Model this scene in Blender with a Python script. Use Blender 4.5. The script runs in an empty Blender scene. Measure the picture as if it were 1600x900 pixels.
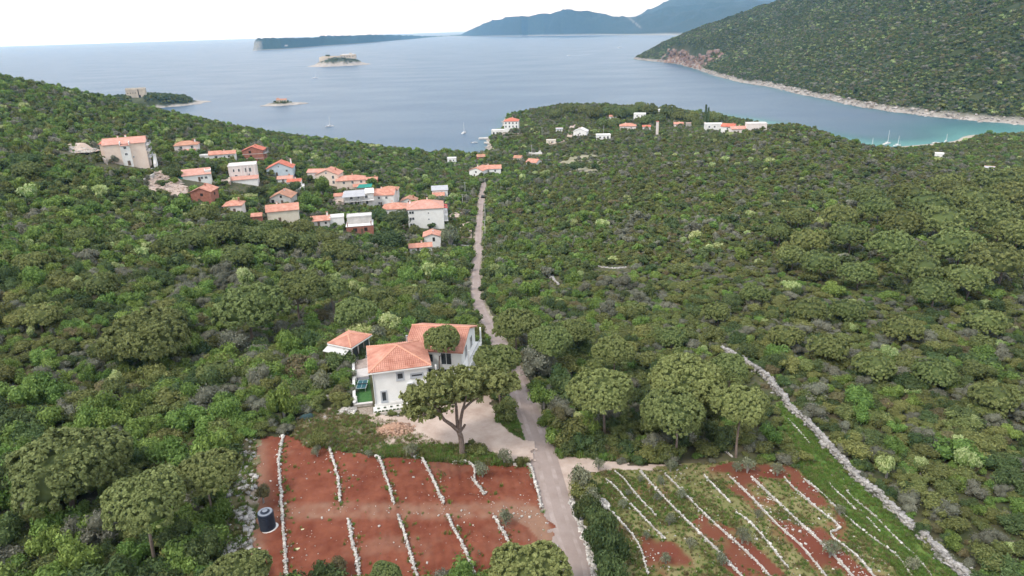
import bpy, bmesh, math, random
import numpy as np
from mathutils import Matrix, Vector

random.seed(7)
RNG = np.random.default_rng(7)
SC = bpy.context.scene
COL = SC.collection
R = math.radians

# ------------------------------------------------------------------ camera
FPX, PITCH, ROLL, HCAM = 1067.0, R(20.85), R(1.75), 100.0       # focal length in photo pixels (1600 x 900)
cam_d = bpy.data.cameras.new('camera')
cam_d.sensor_width = 36.0
cam_d.lens = FPX * 36.0 / 1600.0
cam_d.clip_start = 0.5
cam_d.clip_end = 120000.0
cam = bpy.data.objects.new('camera', cam_d)
COL.objects.link(cam)
cF = np.array([0, math.cos(PITCH), -math.sin(PITCH)])
_r0 = np.array([1.0, 0, 0]); _u0 = np.array([0, math.sin(PITCH), math.cos(PITCH)])
cR = math.cos(ROLL) * _r0 - math.sin(ROLL) * _u0
cU = math.sin(ROLL) * _r0 + math.cos(ROLL) * _u0
CAM = np.array([0.0, 0.0, HCAM])
cam.matrix_world = Matrix(((cR[0], cU[0], -cF[0], 0), (cR[1], cU[1], -cF[1], 0), (cR[2], cU[2], -cF[2], HCAM), (0, 0, 0, 1)))
SC.camera = cam

# ------------------------------------------------------------------ world, sun, exposure
SUN_EL, SUN_AZ = R(50), R(-132)          # azimuth from +Y towards +X
world = bpy.data.worlds.new('World')
SC.world = world
world.use_nodes = True
wn, wl = world.node_tree.nodes, world.node_tree.links
wn.clear()
w_out = wn.new('ShaderNodeOutputWorld'); w_bg = wn.new('ShaderNodeBackground')
sky = wn.new('ShaderNodeTexSky'); sky.sky_type = 'NISHITA'; sky.sun_disc = False
sky.sun_elevation = SUN_EL; sky.sun_rotation = SUN_AZ
sky.air_density = 1.0; sky.dust_density = 2.0; sky.ozone_density = 1.0
w_tc = wn.new('ShaderNodeTexCoord'); w_map = wn.new('ShaderNodeMapping')
w_map.inputs['Scale'].default_value = (1.0, 1.0, 3.2)
w_no = wn.new('ShaderNodeTexNoise'); w_no.inputs['Scale'].default_value = 2.6; w_no.inputs['Detail'].default_value = 6.0
w_rp = wn.new('ShaderNodeValToRGB')
w_rp.color_ramp.elements[0].position = 0.36; w_rp.color_ramp.elements[0].color = (0.30, 0.30, 0.30, 1)
w_rp.color_ramp.elements[1].position = 0.60; w_rp.color_ramp.elements[1].color = (0.97, 0.97, 0.97, 1)
w_mx = wn.new('ShaderNodeMix'); w_mx.data_type = 'RGBA'
w_mx.inputs[7].default_value = (11.6, 12.2, 13.0, 1.0)            # thin high cloud
wl.new(w_tc.outputs['Generated'], w_map.inputs['Vector']); wl.new(w_map.outputs['Vector'], w_no.inputs['Vector'])
wl.new(w_no.outputs['Fac'], w_rp.inputs['Fac']); wl.new(w_rp.outputs['Color'], w_mx.inputs['Factor'])
wl.new(sky.outputs['Color'], w_mx.inputs[6]); wl.new(w_mx.outputs[2], w_bg.inputs['Color'])
w_bg.inputs['Strength'].default_value = 0.10
wl.new(w_bg.outputs['Background'], w_out.inputs['Surface'])

sun_d = bpy.data.lights.new('sun', 'SUN'); sun_d.energy = 1.5; sun_d.angle = R(12); sun_d.color = (1.0, 0.96, 0.90)
sun = bpy.data.objects.new('sun', sun_d); COL.objects.link(sun)
_sd = Vector((math.sin(SUN_AZ) * math.cos(SUN_EL), math.cos(SUN_AZ) * math.cos(SUN_EL), math.sin(SUN_EL)))
sun.rotation_euler = _sd.to_track_quat('Z', 'Y').to_euler()
SC.view_settings.view_transform = 'Standard'; SC.view_settings.look = 'None'
SC.view_settings.exposure = 0.68; SC.view_settings.gamma = 1.0
SC.view_settings.use_curve_mapping = False
SC.cycles.use_denoising = True
SC.cycles.max_bounces = 5; SC.cycles.diffuse_bounces = 3; SC.cycles.glossy_bounces = 2; SC.cycles.transmission_bounces = 2
SC.cycles.volume_bounces = 1
SC.cycles.use_adaptive_sampling = True; SC.cycles.adaptive_threshold = 0.012

# ------------------------------------------------------------------ pixel <-> place
def ray(px, py):
    d = cF + ((px - 800) / FPX) * cR - ((py - 450) / FPX) * cU
    return d / math.hypot(d[0], d[1])                # unit horizontal length
def at_z(px, py, z):
    d = ray(px, py); t = (z - HCAM) / d[2]
    return np.array([d[0] * t, d[1] * t])
def at_r(px, py, r):
    return CAM + ray(px, py) * r
def project(p):
    v = np.asarray(p, float) - CAM
    z = v @ cF
    return 800 + FPX * (v @ cR) / z, 450 - FPX * (v @ cU) / z, z

# ------------------------------------------------------------------ noise
def _hash(ix, iy, s):
    n = (ix.astype(np.int64) * 374761393 + iy.astype(np.int64) * 668265263 + s * 974711) & 0x7fffffff
    n = ((n ^ (n >> 13)) * 1274126177) & 0x7fffffff
    return ((n ^ (n >> 16)) & 0xffff) / 65535.0
def vnoise(x, y, s=0):
    x = np.asarray(x, float); y = np.asarray(y, float)
    ix = np.floor(x); iy = np.floor(y); fx = x - ix; fy = y - iy
    fx = fx * fx * (3 - 2 * fx); fy = fy * fy * (3 - 2 * fy)
    a = _hash(ix, iy, s); b = _hash(ix + 1, iy, s); c = _hash(ix, iy + 1, s); d = _hash(ix + 1, iy + 1, s)
    return (a + (b - a) * fx) * (1 - fy) + (c + (d - c) * fx) * fy
def fbm(x, y, octv=4, s=0):
    v = 0; a = 1; t = 0
    for k in range(octv):
        v = v + a * vnoise(x * 2 ** k, y * 2 ** k, s + k); t += a; a *= 0.5
    return v / t
def smooth(a, b, x):
    t = np.clip((x - a) / (b - a), 0, 1); return t * t * (3 - 2 * t)

# ------------------------------------------------------------------ land form: thin plate spline through surveyed points
CP = []
for px, py, z in [
    # fields and near ground
    (0, 890, 46), (200, 890, 47), (420, 890, 47), (600, 890, 47.5), (800, 890, 48), (900, 890, 48), (1050, 890, 47.5), (1250, 890, 46.5),
    (1450, 890, 46), (1590, 890, 46), (400, 700, 48), (560, 700, 48), (723, 712, 48), (845, 700, 48), (1000, 730, 47.5), (1200, 730, 47),
    (1400, 760, 46), (580, 640, 48), (690, 600, 47.5), (800, 605, 46.5), (550, 560, 47.3), (640, 560, 47.3), (0, 700, 46), (200, 700, 46.5),
    (950, 680, 47), (1150, 680, 47), (1125, 548, 45), (1590, 700, 45),
    # road down to the shore
    (766, 512, 40), (750, 470, 32), (745, 430, 25), (746, 384, 16.5), (750, 340, 11), (753, 302, 7.5), (760, 275, 5),
    # left slope
    (0, 128, 71), (0, 250, 58), (0, 400, 51), (0, 550, 47), (200, 168, 47), (100, 148, 59), (400, 209, 25), (500, 226, 15), (620, 240, 5.5), (700, 243, 2.5),
    (200, 259, 46), (293, 243, 38), (400, 255, 30), (440, 275, 27), (420, 345, 29), (520, 290, 22), (600, 312, 16), (660, 388, 16), (500, 355, 25),
    (310, 320, 37), (260, 300, 41), (560, 440, 31), (395, 540, 42), (200, 500, 46), (660, 352, 13), (690, 290, 8), (660, 460, 31), (250, 400, 44), (560, 365, 22),
    # right slopes
    (860, 520, 39), (900, 450, 33), (880, 380, 25), (900, 300, 14), (1000, 480, 38), (1100, 450, 38), (1000, 380, 32), (1100, 350, 33), (1000, 290, 22), (1100, 240, 24),
    (1160, 205, 24), (1240, 197, 28), (1290, 210, 25), (1250, 250, 29), (1250, 330, 34), (1350, 238, 10), (1400, 300, 20), (1550, 380, 31), (1600, 262, 12), (1300, 450, 38), (1500, 500, 40),
    (1400, 234, 1.5), (1340, 229, 0), (1480, 226, 1.2), (1590, 210, 1.2), (1540, 213, 1.8), (1350, 226, -0.6), (1480, 219, -0.8), (1545, 208, -0.6),
    (980, 240, 12), (900, 250, 8), (830, 262, 5),
    # little headland with the villas
    (760, 238, 0.4), (765, 222, 0.5), (757, 214, -2), (795, 209, 7), (840, 215, 8), (880, 165, 13), (930, 167, 13), (900, 200, 9), (1000, 195, 10), (1000, 171, 12), (1060, 183, 9.5), (1110, 193, 8), (1160, 203, 6),
    (820, 183, 6),
    # sea bed
    (740, 232, -2.5), (730, 215, -9), (500, 190, -14), (600, 150, -18), (760, 185, -9), (850, 140, -16), (1000, 140, -14), (1100, 165, -10), (1180, 182, -8), (1250, 170, -9), (1330, 200, -5), (1450, 200, -4), (1600, 199, -2), (1400, 180, -6)]:
    x, y = at_z(px, py, z); CP.append((x, y, z))
for (px, py, z) in [(0, 128, 71), (100, 148, 59), (200, 168, 47), (400, 209, 25), (500, 226, 15)]:      # behind the left ridge the land drops to the sea
    d = ray(px, py); x, y = at_z(px, py, z); r = math.hypot(x, y)
    for dr, f in ((110, 0.55), (240, 0.0)):
        CP.append((d[0] * (r + dr), d[1] * (r + dr), z * f - (6 if f == 0 else 6)))
for x, y, z in [(-60, 15, 46), (60, 15, 46), (-250, 120, 52), (250, 120, 45), (-420, 200, 66), (-560, 330, 78), (420, 330, 22), (0, 0, 46), (430, 230, 33), (-700, 700, 20), (-200, 800, -20), (180, 1000, -18), (600, 300, 30), (560, 430, 16)]:
    CP.append((x, y, z))
CP = np.array(CP)
_S = 100.0
def _phi(r2): return 0.5 * r2 * np.log(np.maximum(r2, 1e-9))
_n = len(CP); _X = CP[:, :2] / _S
_K = _phi(((_X[:, None] - _X[None]) ** 2).sum(2)) + np.eye(_n) * 0.0006
_P = np.c_[np.ones(_n), _X]
_A = np.block([[_K, _P], [_P.T, np.zeros((3, 3))]])
_W = np.linalg.solve(_A, np.r_[CP[:, 2], 0, 0, 0])
def hgt(x, y):
    x = np.asarray(x, float); y = np.asarray(y, float); sh = x.shape
    Q = np.c_[x.ravel(), y.ravel()] / _S
    out = np.empty(len(Q))
    for a in range(0, len(Q), 20000):
        q = Q[a:a + 20000]
        out[a:a + 20000] = _phi(((q[:, None] - _X[None]) ** 2).sum(2)) @ _W[:_n] + _W[_n] + q @ _W[_n + 1:]
    return out.reshape(sh)
def h1(x, y): return float(hgt(np.array([x]), np.array([y]))[0])
_TS = np.r_[np.arange(30, 260, 0.5), np.arange(260, 1200, 1.5)]
def ground_at(px, py):
    """where the ray of a photo pixel meets the land (x, y, z)"""
    d = ray(px, py)
    z = hgt(d[0] * _TS, d[1] * _TS); zr = HCAM + d[2] * _TS
    k = int(np.argmax(np.maximum(z, 0) >= zr))
    if k == 0: k = len(_TS) - 1
    a = (zr - np.maximum(z, 0)); t = _TS[k - 1] + (_TS[k] - _TS[k - 1]) * a[k - 1] / max(a[k - 1] - a[k], 1e-6)
    x, y = d[0] * t, d[1] * t
    return np.array([x, y, max(h1(x, y), 0.0)])
def gpoly(pts): return np.array([ground_at(*p)[:2] for p in pts])
def inpoly(x, y, P):
    x = np.asarray(x); y = np.asarray(y); r = np.zeros(x.shape, bool); n = len(P)
    for i in range(n):
        x1, y1 = P[i]; x2, y2 = P[(i + 1) % n]
        if y1 == y2: continue
        c = ((y1 > y) != (y2 > y)) & (x < (x2 - x1) * (y - y1) / (y2 - y1) + x1); r ^= c
    return r
def dline(x, y, L):
    """distance to a polyline"""
    d = np.full(np.shape(x), 1e9)
    for (x1, y1), (x2, y2) in zip(L[:-1], L[1:]):
        vx, vy = x2 - x1, y2 - y1; l2 = vx * vx + vy * vy + 1e-9
        t = np.clip(((x - x1) * vx + (y - y1) * vy) / l2, 0, 1)
        d = np.minimum(d, np.hypot(x - x1 - t * vx, y - y1 - t * vy))
    return d
def spline(P, step=1.0):
    """Catmull-Rom through points, resampled evenly"""
    P = np.array(P, float); Q = np.vstack([2 * P[0] - P[1], P, 2 * P[-1] - P[-2]]); out = []
    for i in range(1, len(Q) - 2):
        n = max(2, int(np.linalg.norm(Q[i + 1] - Q[i]) / step))
        t = np.linspace(0, 1, n, endpoint=False)[:, None]
        out.append(0.5 * ((2 * Q[i]) + (-Q[i - 1] + Q[i + 1]) * t + (2 * Q[i - 1] - 5 * Q[i] + 4 * Q[i + 1] - Q[i + 2]) * t ** 2 + (-Q[i - 1] + 3 * Q[i] - 3 * Q[i + 1] + Q[i + 2]) * t ** 3))
    out.append(P[-1:]); return np.vstack(out)

# ------------------------------------------------------------------ materials
MATS = {}
def mat(name, c1, c2=None, scale=3.0, rough=0.9, detail=5.0, lo=0.35, hi=0.65, bump=0.0, bscale=None, spec=0.3, attr=None, c3=None, coord='Object', metal=0.0):
    """surface of two colours mixed by noise; attr 'tone' lightens and darkens single pieces; c3 mixed in where attribute attr3 is set"""
    if name in MATS: return MATS[name]
    m = bpy.data.materials.new(name); m.use_nodes = True; nt = m.node_tree; N, L = nt.nodes, nt.links
    b = N['Principled BSDF']; b.inputs['Roughness'].default_value = rough; b.inputs['Specular IOR Level'].default_value = spec
    b.inputs['Metallic'].default_value = metal
    col = None
    tc = N.new('ShaderNodeTexCoord')
    if c2 is not None:
        no = N.new('ShaderNodeTexNoise'); no.inputs['Scale'].default_value = scale; no.inputs['Detail'].default_value = detail; no.inputs['Roughness'].default_value = 0.65
        L.new(tc.outputs[coord], no.inputs['Vector'])
        rp = N.new('ShaderNodeValToRGB'); rp.color_ramp.elements[0].position = lo; rp.color_ramp.elements[1].position = hi
        rp.color_ramp.elements[0].color = (*c1, 1); rp.color_ramp.elements[1].color = (*c2, 1)
        L.new(no.outputs['Fac'], rp.inputs['Fac']); col = rp.outputs['Color']
    if c3 is not None:
        at3 = N.new('ShaderNodeAttribute'); at3.attribute_name = 'mixin'
        mx3 = N.new('ShaderNodeMix'); mx3.data_type = 'RGBA'; mx3.inputs[7].default_value = (*c3, 1)
        if col: L.new(col, mx3.inputs[6])
        else: mx3.inputs[6].default_value = (*c1, 1)
        L.new(at3.outputs['Fac'], mx3.inputs['Factor']); col = mx3.outputs[2]
    if attr:
        at = N.new('ShaderNodeAttribute'); at.attribute_name = attr
        mr = N.new('ShaderNodeMapRange'); mr.inputs['To Min'].default_value = 0.72; mr.inputs['To Max'].default_value = 1.25
        L.new(at.outputs['Fac'], mr.inputs['Value'])
        mm = N.new('ShaderNodeMix'); mm.data_type = 'RGBA'; mm.blend_type = 'MULTIPLY'; mm.inputs['Factor'].default_value = 1.0
        if col: L.new(col, mm.inputs[6])
        else: mm.inputs[6].default_value = (*c1, 1)
        L.new(mr.outputs['Result'], mm.inputs[7]); col = mm.outputs[2]
    if col: L.new(col, b.inputs['Base Color'])
    else: b.inputs['Base Color'].default_value = (*c1, 1)
    if bump:
        bn = N.new('ShaderNodeTexNoise'); bn.inputs['Scale'].default_value = bscale or scale * 4; bn.inputs['Detail'].default_value = 4
        L.new(tc.outputs[coord], bn.inputs['Vector'])
        bp = N.new('ShaderNodeBump'); bp.inputs['Strength'].default_value = min(bump, 1.0); bp.inputs['Distance'].default_value = 0.05 if bump <= 1 else bump * .05
        L.new(bn.outputs['Fac'], bp.inputs['Height']); L.new(bp.outputs['Normal'], b.inputs['Normal'])
    MATS[name] = m; return m

# ------------------------------------------------------------------ mesh helpers
def mesh_np(name, V, Fq, mats=(), attrs=None, mi=None, shade=False):
    """V (n,3); Fq: array (m,3|4) or a list of such arrays"""
    me = bpy.data.meshes.new(name)
    Fs = Fq if isinstance(Fq, list) else [Fq]
    Fs = [np.asarray(f, np.int32) for f in Fs if len(f)]
    V = np.asarray(V, np.float32)
    nl = sum(f.size for f in Fs); nf = sum(len(f) for f in Fs)
    me.vertices.add(len(V)); me.vertices.foreach_set('co', V.ravel())
    me.loops.add(nl); me.loops.foreach_set('vertex_index', np.concatenate([f.ravel() for f in Fs]))
    tot = np.concatenate([np.full(len(f), f.shape[1], np.int32) for f in Fs])
    st = np.r_[0, np.cumsum(tot)[:-1]].astype(np.int32)
    me.polygons.add(nf); me.polygons.foreach_set('loop_start', st)
    try: me.polygons.foreach_set('loop_total', tot)
    except Exception: pass
    if mi is not None: me.polygons.foreach_set('material_index', np.asarray(mi, np.int32))
    if shade: me.polygons.foreach_set('use_smooth', np.ones(nf, bool))
    for m in mats: me.materials.append(m)
    for k, a in (attrs or {}).items():
        at = me.attributes.new(k, 'FLOAT', 'POINT'); at.data.foreach_set('value', np.asarray(a, np.float32))
    me.update(calc_edges=True); me.validate()
    return me
def put(name, me, parent=None, loc=None, rz=0.0, label=None, cat=None, group=None, kind=None):
    o = bpy.data.objects.new(name, me); COL.objects.link(o)
    if parent is not None: o.parent = parent
    if loc is not None: o.location = tuple(float(v) for v in loc)
    if rz: o.rotation_euler = (0, 0, rz)
    if label: o['label'] = label
    if cat: o['category'] = cat
    if group: o['group'] = group
    if kind: o['kind'] = kind
    return o
def grid_mesh(name, X, Y, Z, mats, attrs=None, keep=None, shade=True):
    n, m = X.shape
    idx = np.arange(n * m).reshape(n, m)
    F = np.stack([idx[:-1, :-1], idx[:-1, 1:], idx[1:, 1:], idx[1:, :-1]], -1).reshape(-1, 4)
    if keep is not None: F = F[keep[:-1, :-1].ravel()]
    return mesh_np(name, np.stack([X, Y, Z], -1).reshape(-1, 3), F, mats, {k: a.ravel() for k, a in (attrs or {}).items()}, shade=shade)
# ================================================================== THE SETTING
# ---- lines and outlines read off the site
ROAD_PX = [(910, 960), (902, 890), (885, 840), (868, 788), (843, 695), (822, 640), (808, 596), (790, 556), (768, 516), (752, 484), (744, 456), (744, 430), (745, 408), (748, 394), (747, 375), (749, 350), (751, 324), (753, 302), (757, 285)]
ROAD = spline(gpoly(ROAD_PX), 1.2)
ROAD_W = 3.6
ROAD_WID = np.interp(np.hypot(ROAD[:, 0], ROAD[:, 1]), [60, 110, 150, 400], [3.7, 3.5, 2.7, 3.0])
LEFT_FIELD = gpoly([(398, 700), (412, 684), (443, 683), (520, 702), (600, 716), (708, 722), (800, 728), (828, 729), (848, 795), (866, 842), (884, 905), (640, 925), (380, 925), (392, 840), (402, 780), (398, 740)])
RIGHT_FIELD = gpoly([(920, 745), (945, 736), (1000, 736), (1060, 728), (1150, 722), (1240, 730), (1270, 720), (1320, 745), (1400, 812), (1490, 893), (1520, 925), (1300, 930), (960, 925), (945, 830), (925, 780)])
TERRACE_STRIP = gpoly([(1215, 632), (1232, 628), (1262, 660), (1302, 706), (1345, 755), (1320, 745), (1270, 720), (1240, 700)])
DRIVE = gpoly([(600, 692), (604, 678), (590, 668), (573, 653), (610, 652), (662, 644), (700, 632), (740, 622), (762, 618), (776, 650), (788, 672), (818, 690), (834, 694), (836, 728), (806, 725), (770, 712), (720, 699), (660, 700), (612, 702)])
TRACK = gpoly([(862, 712), (876, 714), (930, 719), (1000, 726), (1060, 730), (1062, 738), (1000, 740), (940, 738), (905, 737), (898, 760), (893, 782), (880, 776)])
YARD = gpoly([(552, 640), (552, 575), (575, 560), (640, 545), (648, 512), (735, 512), (735, 590), (700, 612), (640, 640)])
MARGIN = gpoly([(480, 700), (455, 684), (470, 650), (520, 640), (560, 648), (620, 660), (700, 700), (800, 726), (700, 722), (600, 714)])
LEFT_BANK = gpoly([(372, 690), (400, 686), (400, 760), (402, 790), (392, 850), (385, 905), (335, 905), (345, 850), (350, 800), (362, 750)])
GRAVEL_CLEARING = gpoly([(232, 282), (255, 268), (278, 282), (296, 300), (288, 312), (258, 312), (232, 308)])
MEADOW = gpoly([(800, 306), (815, 285), (850, 290), (868, 310), (860, 322), (820, 318)])
OLIVE_TERRACE = gpoly([(868, 262), (880, 243), (925, 241), (945, 247), (938, 268), (890, 270)])
ROADL = ROAD[::3]
def clear_mask(x, y):
    """1 where no scrub grows"""
    m = np.zeros(np.shape(x))
    for P in (LEFT_FIELD, RIGHT_FIELD, DRIVE, TRACK, YARD, MARGIN, LEFT_BANK, TERRACE_STRIP):
        m = np.maximum(m, inpoly(x, y, P))
    for P in (GRAVEL_CLEARING, OLIVE_TERRACE):
        m = np.maximum(m, inpoly(x, y, P) * (fbm(x / 7, y / 7, 3, 403) < .54))
    return np.maximum(m, dline(x, y, ROADL) < 2.3)

# ---- the land itself
az = np.radians(np.linspace(-50, 50, 320)); rr = 24 * (1120 / 24.0) ** np.linspace(0, 1, 280)
RRg, AZg = np.meshgrid(rr, az, indexing='ij')
GX, GY = RRg * np.sin(AZg), RRg * np.cos(AZg)
GZ = hgt(GX, GY)
cm = clear_mask(GX, GY)
GZ = GZ + (fbm(GX / 5, GY / 5, 3, 5) - 0.5) * 0.9 * (1 - cm) * smooth(0.3, 3, GZ) - 0.02
bare = np.maximum.reduce([inpoly(GX, GY, GRAVEL_CLEARING), inpoly(GX, GY, LEFT_BANK) * 0.5, smooth(1.4, 0.7, GZ) * 1.0]) * (0.6 + 0.4 * fbm(GX, GY, 3, 9))
ground_m = mat('ground', (0.050, 0.062, 0.022), (0.105, 0.088, 0.052), scale=0.22, rough=0.95, bump=0.6, bscale=2.0, c3=(0.46, 0.40, 0.34), coord='Object')
put('ground', grid_mesh('ground', GX, GY, GZ, [ground_m], {'mixin': bare}), kind='structure')

# ---- the slope across the bay
BAY = [at_z(px, py, 0) for px, py in [(988, 92), (1012, 95), (1040, 98), (1066, 101), (1082, 106), (1120, 119), (1160, 129), (1200, 135), (1260, 149), (1340, 166), (1420, 178), (1500, 187), (1570, 192), (1620, 197)]]
BAY = [np.array([2600.0, 2900.0]), np.array([1500.0, 2500.0]), np.array([900.0, 2260.0]), BAY[0] + np.array([70, 60])] + BAY + [BAY[-1] + np.array([60, -30]), np.array([900.0, 430.0]), np.array([2600.0, 300.0])]
BAY = np.array(BAY)
bx = np.r_[np.linspace(330, 560, 116)[:-1], np.linspace(560, 1000, 148)[:-1], np.linspace(1000, 1900, 110)]; by = np.linspace(420, 2500, 480)
BX, BY = np.meshgrid(bx, by, indexing='ij')
bd = dline(BX, BY, BAY); bin_ = inpoly(BX, BY, BAY)
bd = np.where(bin_, bd, -bd) + (fbm(BX / 26, BY / 26, 4, 21) - 0.5) * 15
def bay_profile(d, x, y):
    cliff = smooth(1560, 1700, y) * smooth(2010, 1900, y)
    z = np.where(d > 0, 2.6 * (1 - np.exp(-np.maximum(d, 0) / 4.0)) + 0.50 * d, d * 0.25)
    z = z + cliff * 42 * smooth(2, 26, d) * smooth(190, 40, d)
    z = np.where(z > 240, 240 + (z - 240) * 0.35, z)
    gul = (fbm(x / 210, y / 210, 3, 31) - 0.5) * 0.34 + (fbm(x / 60, y / 60, 3, 37) - 0.5) * 0.10
    return z * (1 + gul * smooth(5, 120, d)) + (fbm(x / 6, y / 6, 3, 41) - 0.5) * 3.0 * smooth(-2, 3, d)
BZ = bay_profile(bd, BX, BY)
cliffm = smooth(1560, 1700, BY) * smooth(2030, 1960, BY)
tip = smooth(1880, 1960, BY)
rocky = np.clip(smooth(4.8 + 5 * fbm(BX / 18, BY / 18, 3, 51) + 62 * cliffm * fbm(BX / 40, BY / 40, 2, 52), 2.0, BZ) + 0.0, 0, 1)
redness = cliffm * smooth(4, 12, BZ) * (0.55 + 0.45 * fbm(BX / 30, BY / 30, 3, 55))
def land_mat(name, veg1, veg2, rock1, rock2, red):
    m = bpy.data.materials.new(name); m.use_nodes = True; N, L = m.node_tree.nodes, m.node_tree.links
    b = N['Principled BSDF']; b.inputs['Roughness'].default_value = 0.95; b.inputs['Specular IOR Level'].default_value = 0.15
    tc = N.new('ShaderNodeTexCoord')
    def rampn(scale, a, c, lo=0.35, hi=0.65):
        no = N.new('ShaderNodeTexNoise'); no.inputs['Scale'].default_value = scale; no.inputs['Detail'].default_value = 6; no.inputs['Roughness'].default_value = 0.7
        L.new(tc.outputs['Object'], no.inputs['Vector']); rp = N.new('ShaderNodeValToRGB')
        rp.color_ramp.elements[0].position = lo; rp.color_ramp.elements[1].position = hi
        rp.color_ramp.elements[0].color = (*a, 1); rp.color_ramp.elements[1].color = (*c, 1); L.new(no.outputs['Fac'], rp.inputs['Fac']); return rp.outputs['Color']
    def mix(a, b_, attr):
        at = N.new('ShaderNodeAttribute'); at.attribute_name = attr; mx = N.new('ShaderNodeMix'); mx.data_type = 'RGBA'
        L.new(at.outputs['Fac'], mx.inputs['Factor']); L.new(a, mx.inputs[6]); L.new(b_, mx.inputs[7]); return mx.outputs[2]
    veg = rampn(0.05, veg1, veg2); rock = mix(rampn(0.12, rock1, rock2, 0.3, 0.7), rampn(0.06, red, rock1, 0.45, 0.75), 'red')
    L.new(mix(veg, rock, 'rock'), b.inputs['Base Color']); return m
hill_m = land_mat('hill_land', (0.030, 0.044, 0.017), (0.062, 0.072, 0.030), (0.22, 0.195, 0.17), (0.42, 0.385, 0.355), (0.20, 0.085, 0.055))
put('hill', grid_mesh('hill', BX, BY, BZ, [hill_m], {'rock': rocky, 'red': redness}, keep=(BZ > -6)), kind='structure')

# ---- far mountains: land rising behind the open water
def ridge_land(name, prof, depth_front, depth_back, m, nu=220, nv=26, rough=1.0, seed=0, rock_below=4.0, white=None, jag=0.0):
    """prof: list of (px, base_py, ridge_py, ridge distance)"""
    P = np.array(prof, float); u = np.linspace(0, 1, nu)
    pxs = np.interp(u, np.linspace(0, 1, len(P)), P[:, 0])
    bpy_ = np.interp(pxs, P[:, 0], P[:, 1]); rpy = np.interp(pxs, P[:, 0], P[:, 2]); rd = np.interp(pxs, P[:, 0], P[:, 3])
    X = np.zeros((nu, nv)); Y = X.copy(); Z = X.copy()
    for i in range(nu):
        d = ray(pxs[i], bpy_[i]); r0 = HCAM / -d[2]; r1 = max(rd[i], r0 * 1.02)
        top = max(at_r(pxs[i], rpy[i] + jag * (float(fbm(np.array([pxs[i] / 3.1]), np.array([seed + .5]), 3, seed)[0]) - .5), r1)[2], 1.0)
        t = np.r_[np.linspace(-0.12, 1, nv - 6), np.linspace(1.15, 2.2, 6)]
        r = np.where(t <= 1, r0 + (r1 - r0) * t, r1 + (t - 1) * (r1 - r0 + 200))
        zz = np.where(t <= 1, top * np.sign(t) * np.abs(t) ** 0.85, top * (1 - (t - 1) * 0.9))
        X[i], Y[i], Z[i] = d[0] * r, d[1] * r, zz
    sc = 600.0 * rough
    tt = smooth(0, 0.5, Z / np.maximum(Z.max(1, keepdims=True), 1))
    rid = 1 - 2 * np.abs(fbm(X / sc, Y / sc, 4, seed) - 0.5)
    Z = Z * (1 + tt * ((rid - 0.75) * 0.85) * smooth(2.0, 0.9, np.broadcast_to(np.r_[np.linspace(-.12, 1, nv - 6), np.linspace(1.15, 2.2, 6)], Z.shape) * 1.0) * np.where(np.arange(nv) < nv - 8, 1, 0.15))
    rk = smooth(rock_below, rock_below * 0.4, Z)
    if white is not None: rk = np.maximum(rk, white(X, Y, Z, pxs[:, None]))
    put(name, grid_mesh(name, X, Y, Z, [m], {'rock': rk, 'red': rk * 0}), kind='structure')
far_m = land_mat('mountain_land', (0.018, 0.030, 0.018), (0.042, 0.052, 0.032), (0.26, 0.25, 0.23), (0.42, 0.41, 0.39), (0.3, 0.2, 0.15))
ridge_land('mountain', [(690, 57, 57, 8000), (720, 57, 54, 8000), (745, 57, 42, 8000), (770, 57, 32, 8000), (800, 57, 26, 8000), (815, 57, 25, 8000), (825, 56.6, 26, 8000), (850, 56, 20, 8000), (875, 56, 18, 8000), (900, 55.6, 17, 8000), (917, 55.4, 15, 8000), (935, 55.2, 20, 8000), (960, 55, 26, 8000), (985, 55, 28, 8000), (1000, 55, 26, 8000), (1040, 55, 10, 8000), (1100, 56, 4, 8000), (1200, 57, 0, 8000)], 0, 0, far_m, nu=300, rough=0.8, seed=61, rock_below=9, jag=1.5,
           white=lambda X, Y, Z, px: 0.45 * smooth(2.4, 1.0, np.abs(px - (978 + 24 * np.clip((185 - Z) / 130, 0, 1)))) * smooth(50, 80, Z) * smooth(185, 160, Z))
ridge_land('mountain.001', [(955, 54, 52, 9800), (985, 54, 28, 9800), (1010, 54, 18, 9800), (1035, 54, 6, 9800), (1060, 54, -8, 9800), (1085, 54, -17, 9800), (1110, 54, -15, 9800), (1135, 54, -8, 9800), (1170, 54, 2, 9800), (1210, 54, 10, 9800)], 0, 0, far_m, nu=220, rough=1.3, seed=71)
ridge_land('mountain.002', [(1080, 53, 20, 13500), (1110, 53, -4, 13500), (1140, 53, -10, 13500), (1180, 53, -8, 13500), (1230, 53, -14, 13500), (1300, 53, -20, 13500)], 0, 0, far_m, nu=160, rough=1.6, seed=77)
pen_m = land_mat('peninsula_land', (0.018, 0.034, 0.014), (0.036, 0.054, 0.024), (0.34, 0.31, 0.27), (0.48, 0.44, 0.39), (0.3, 0.2, 0.15))
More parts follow.
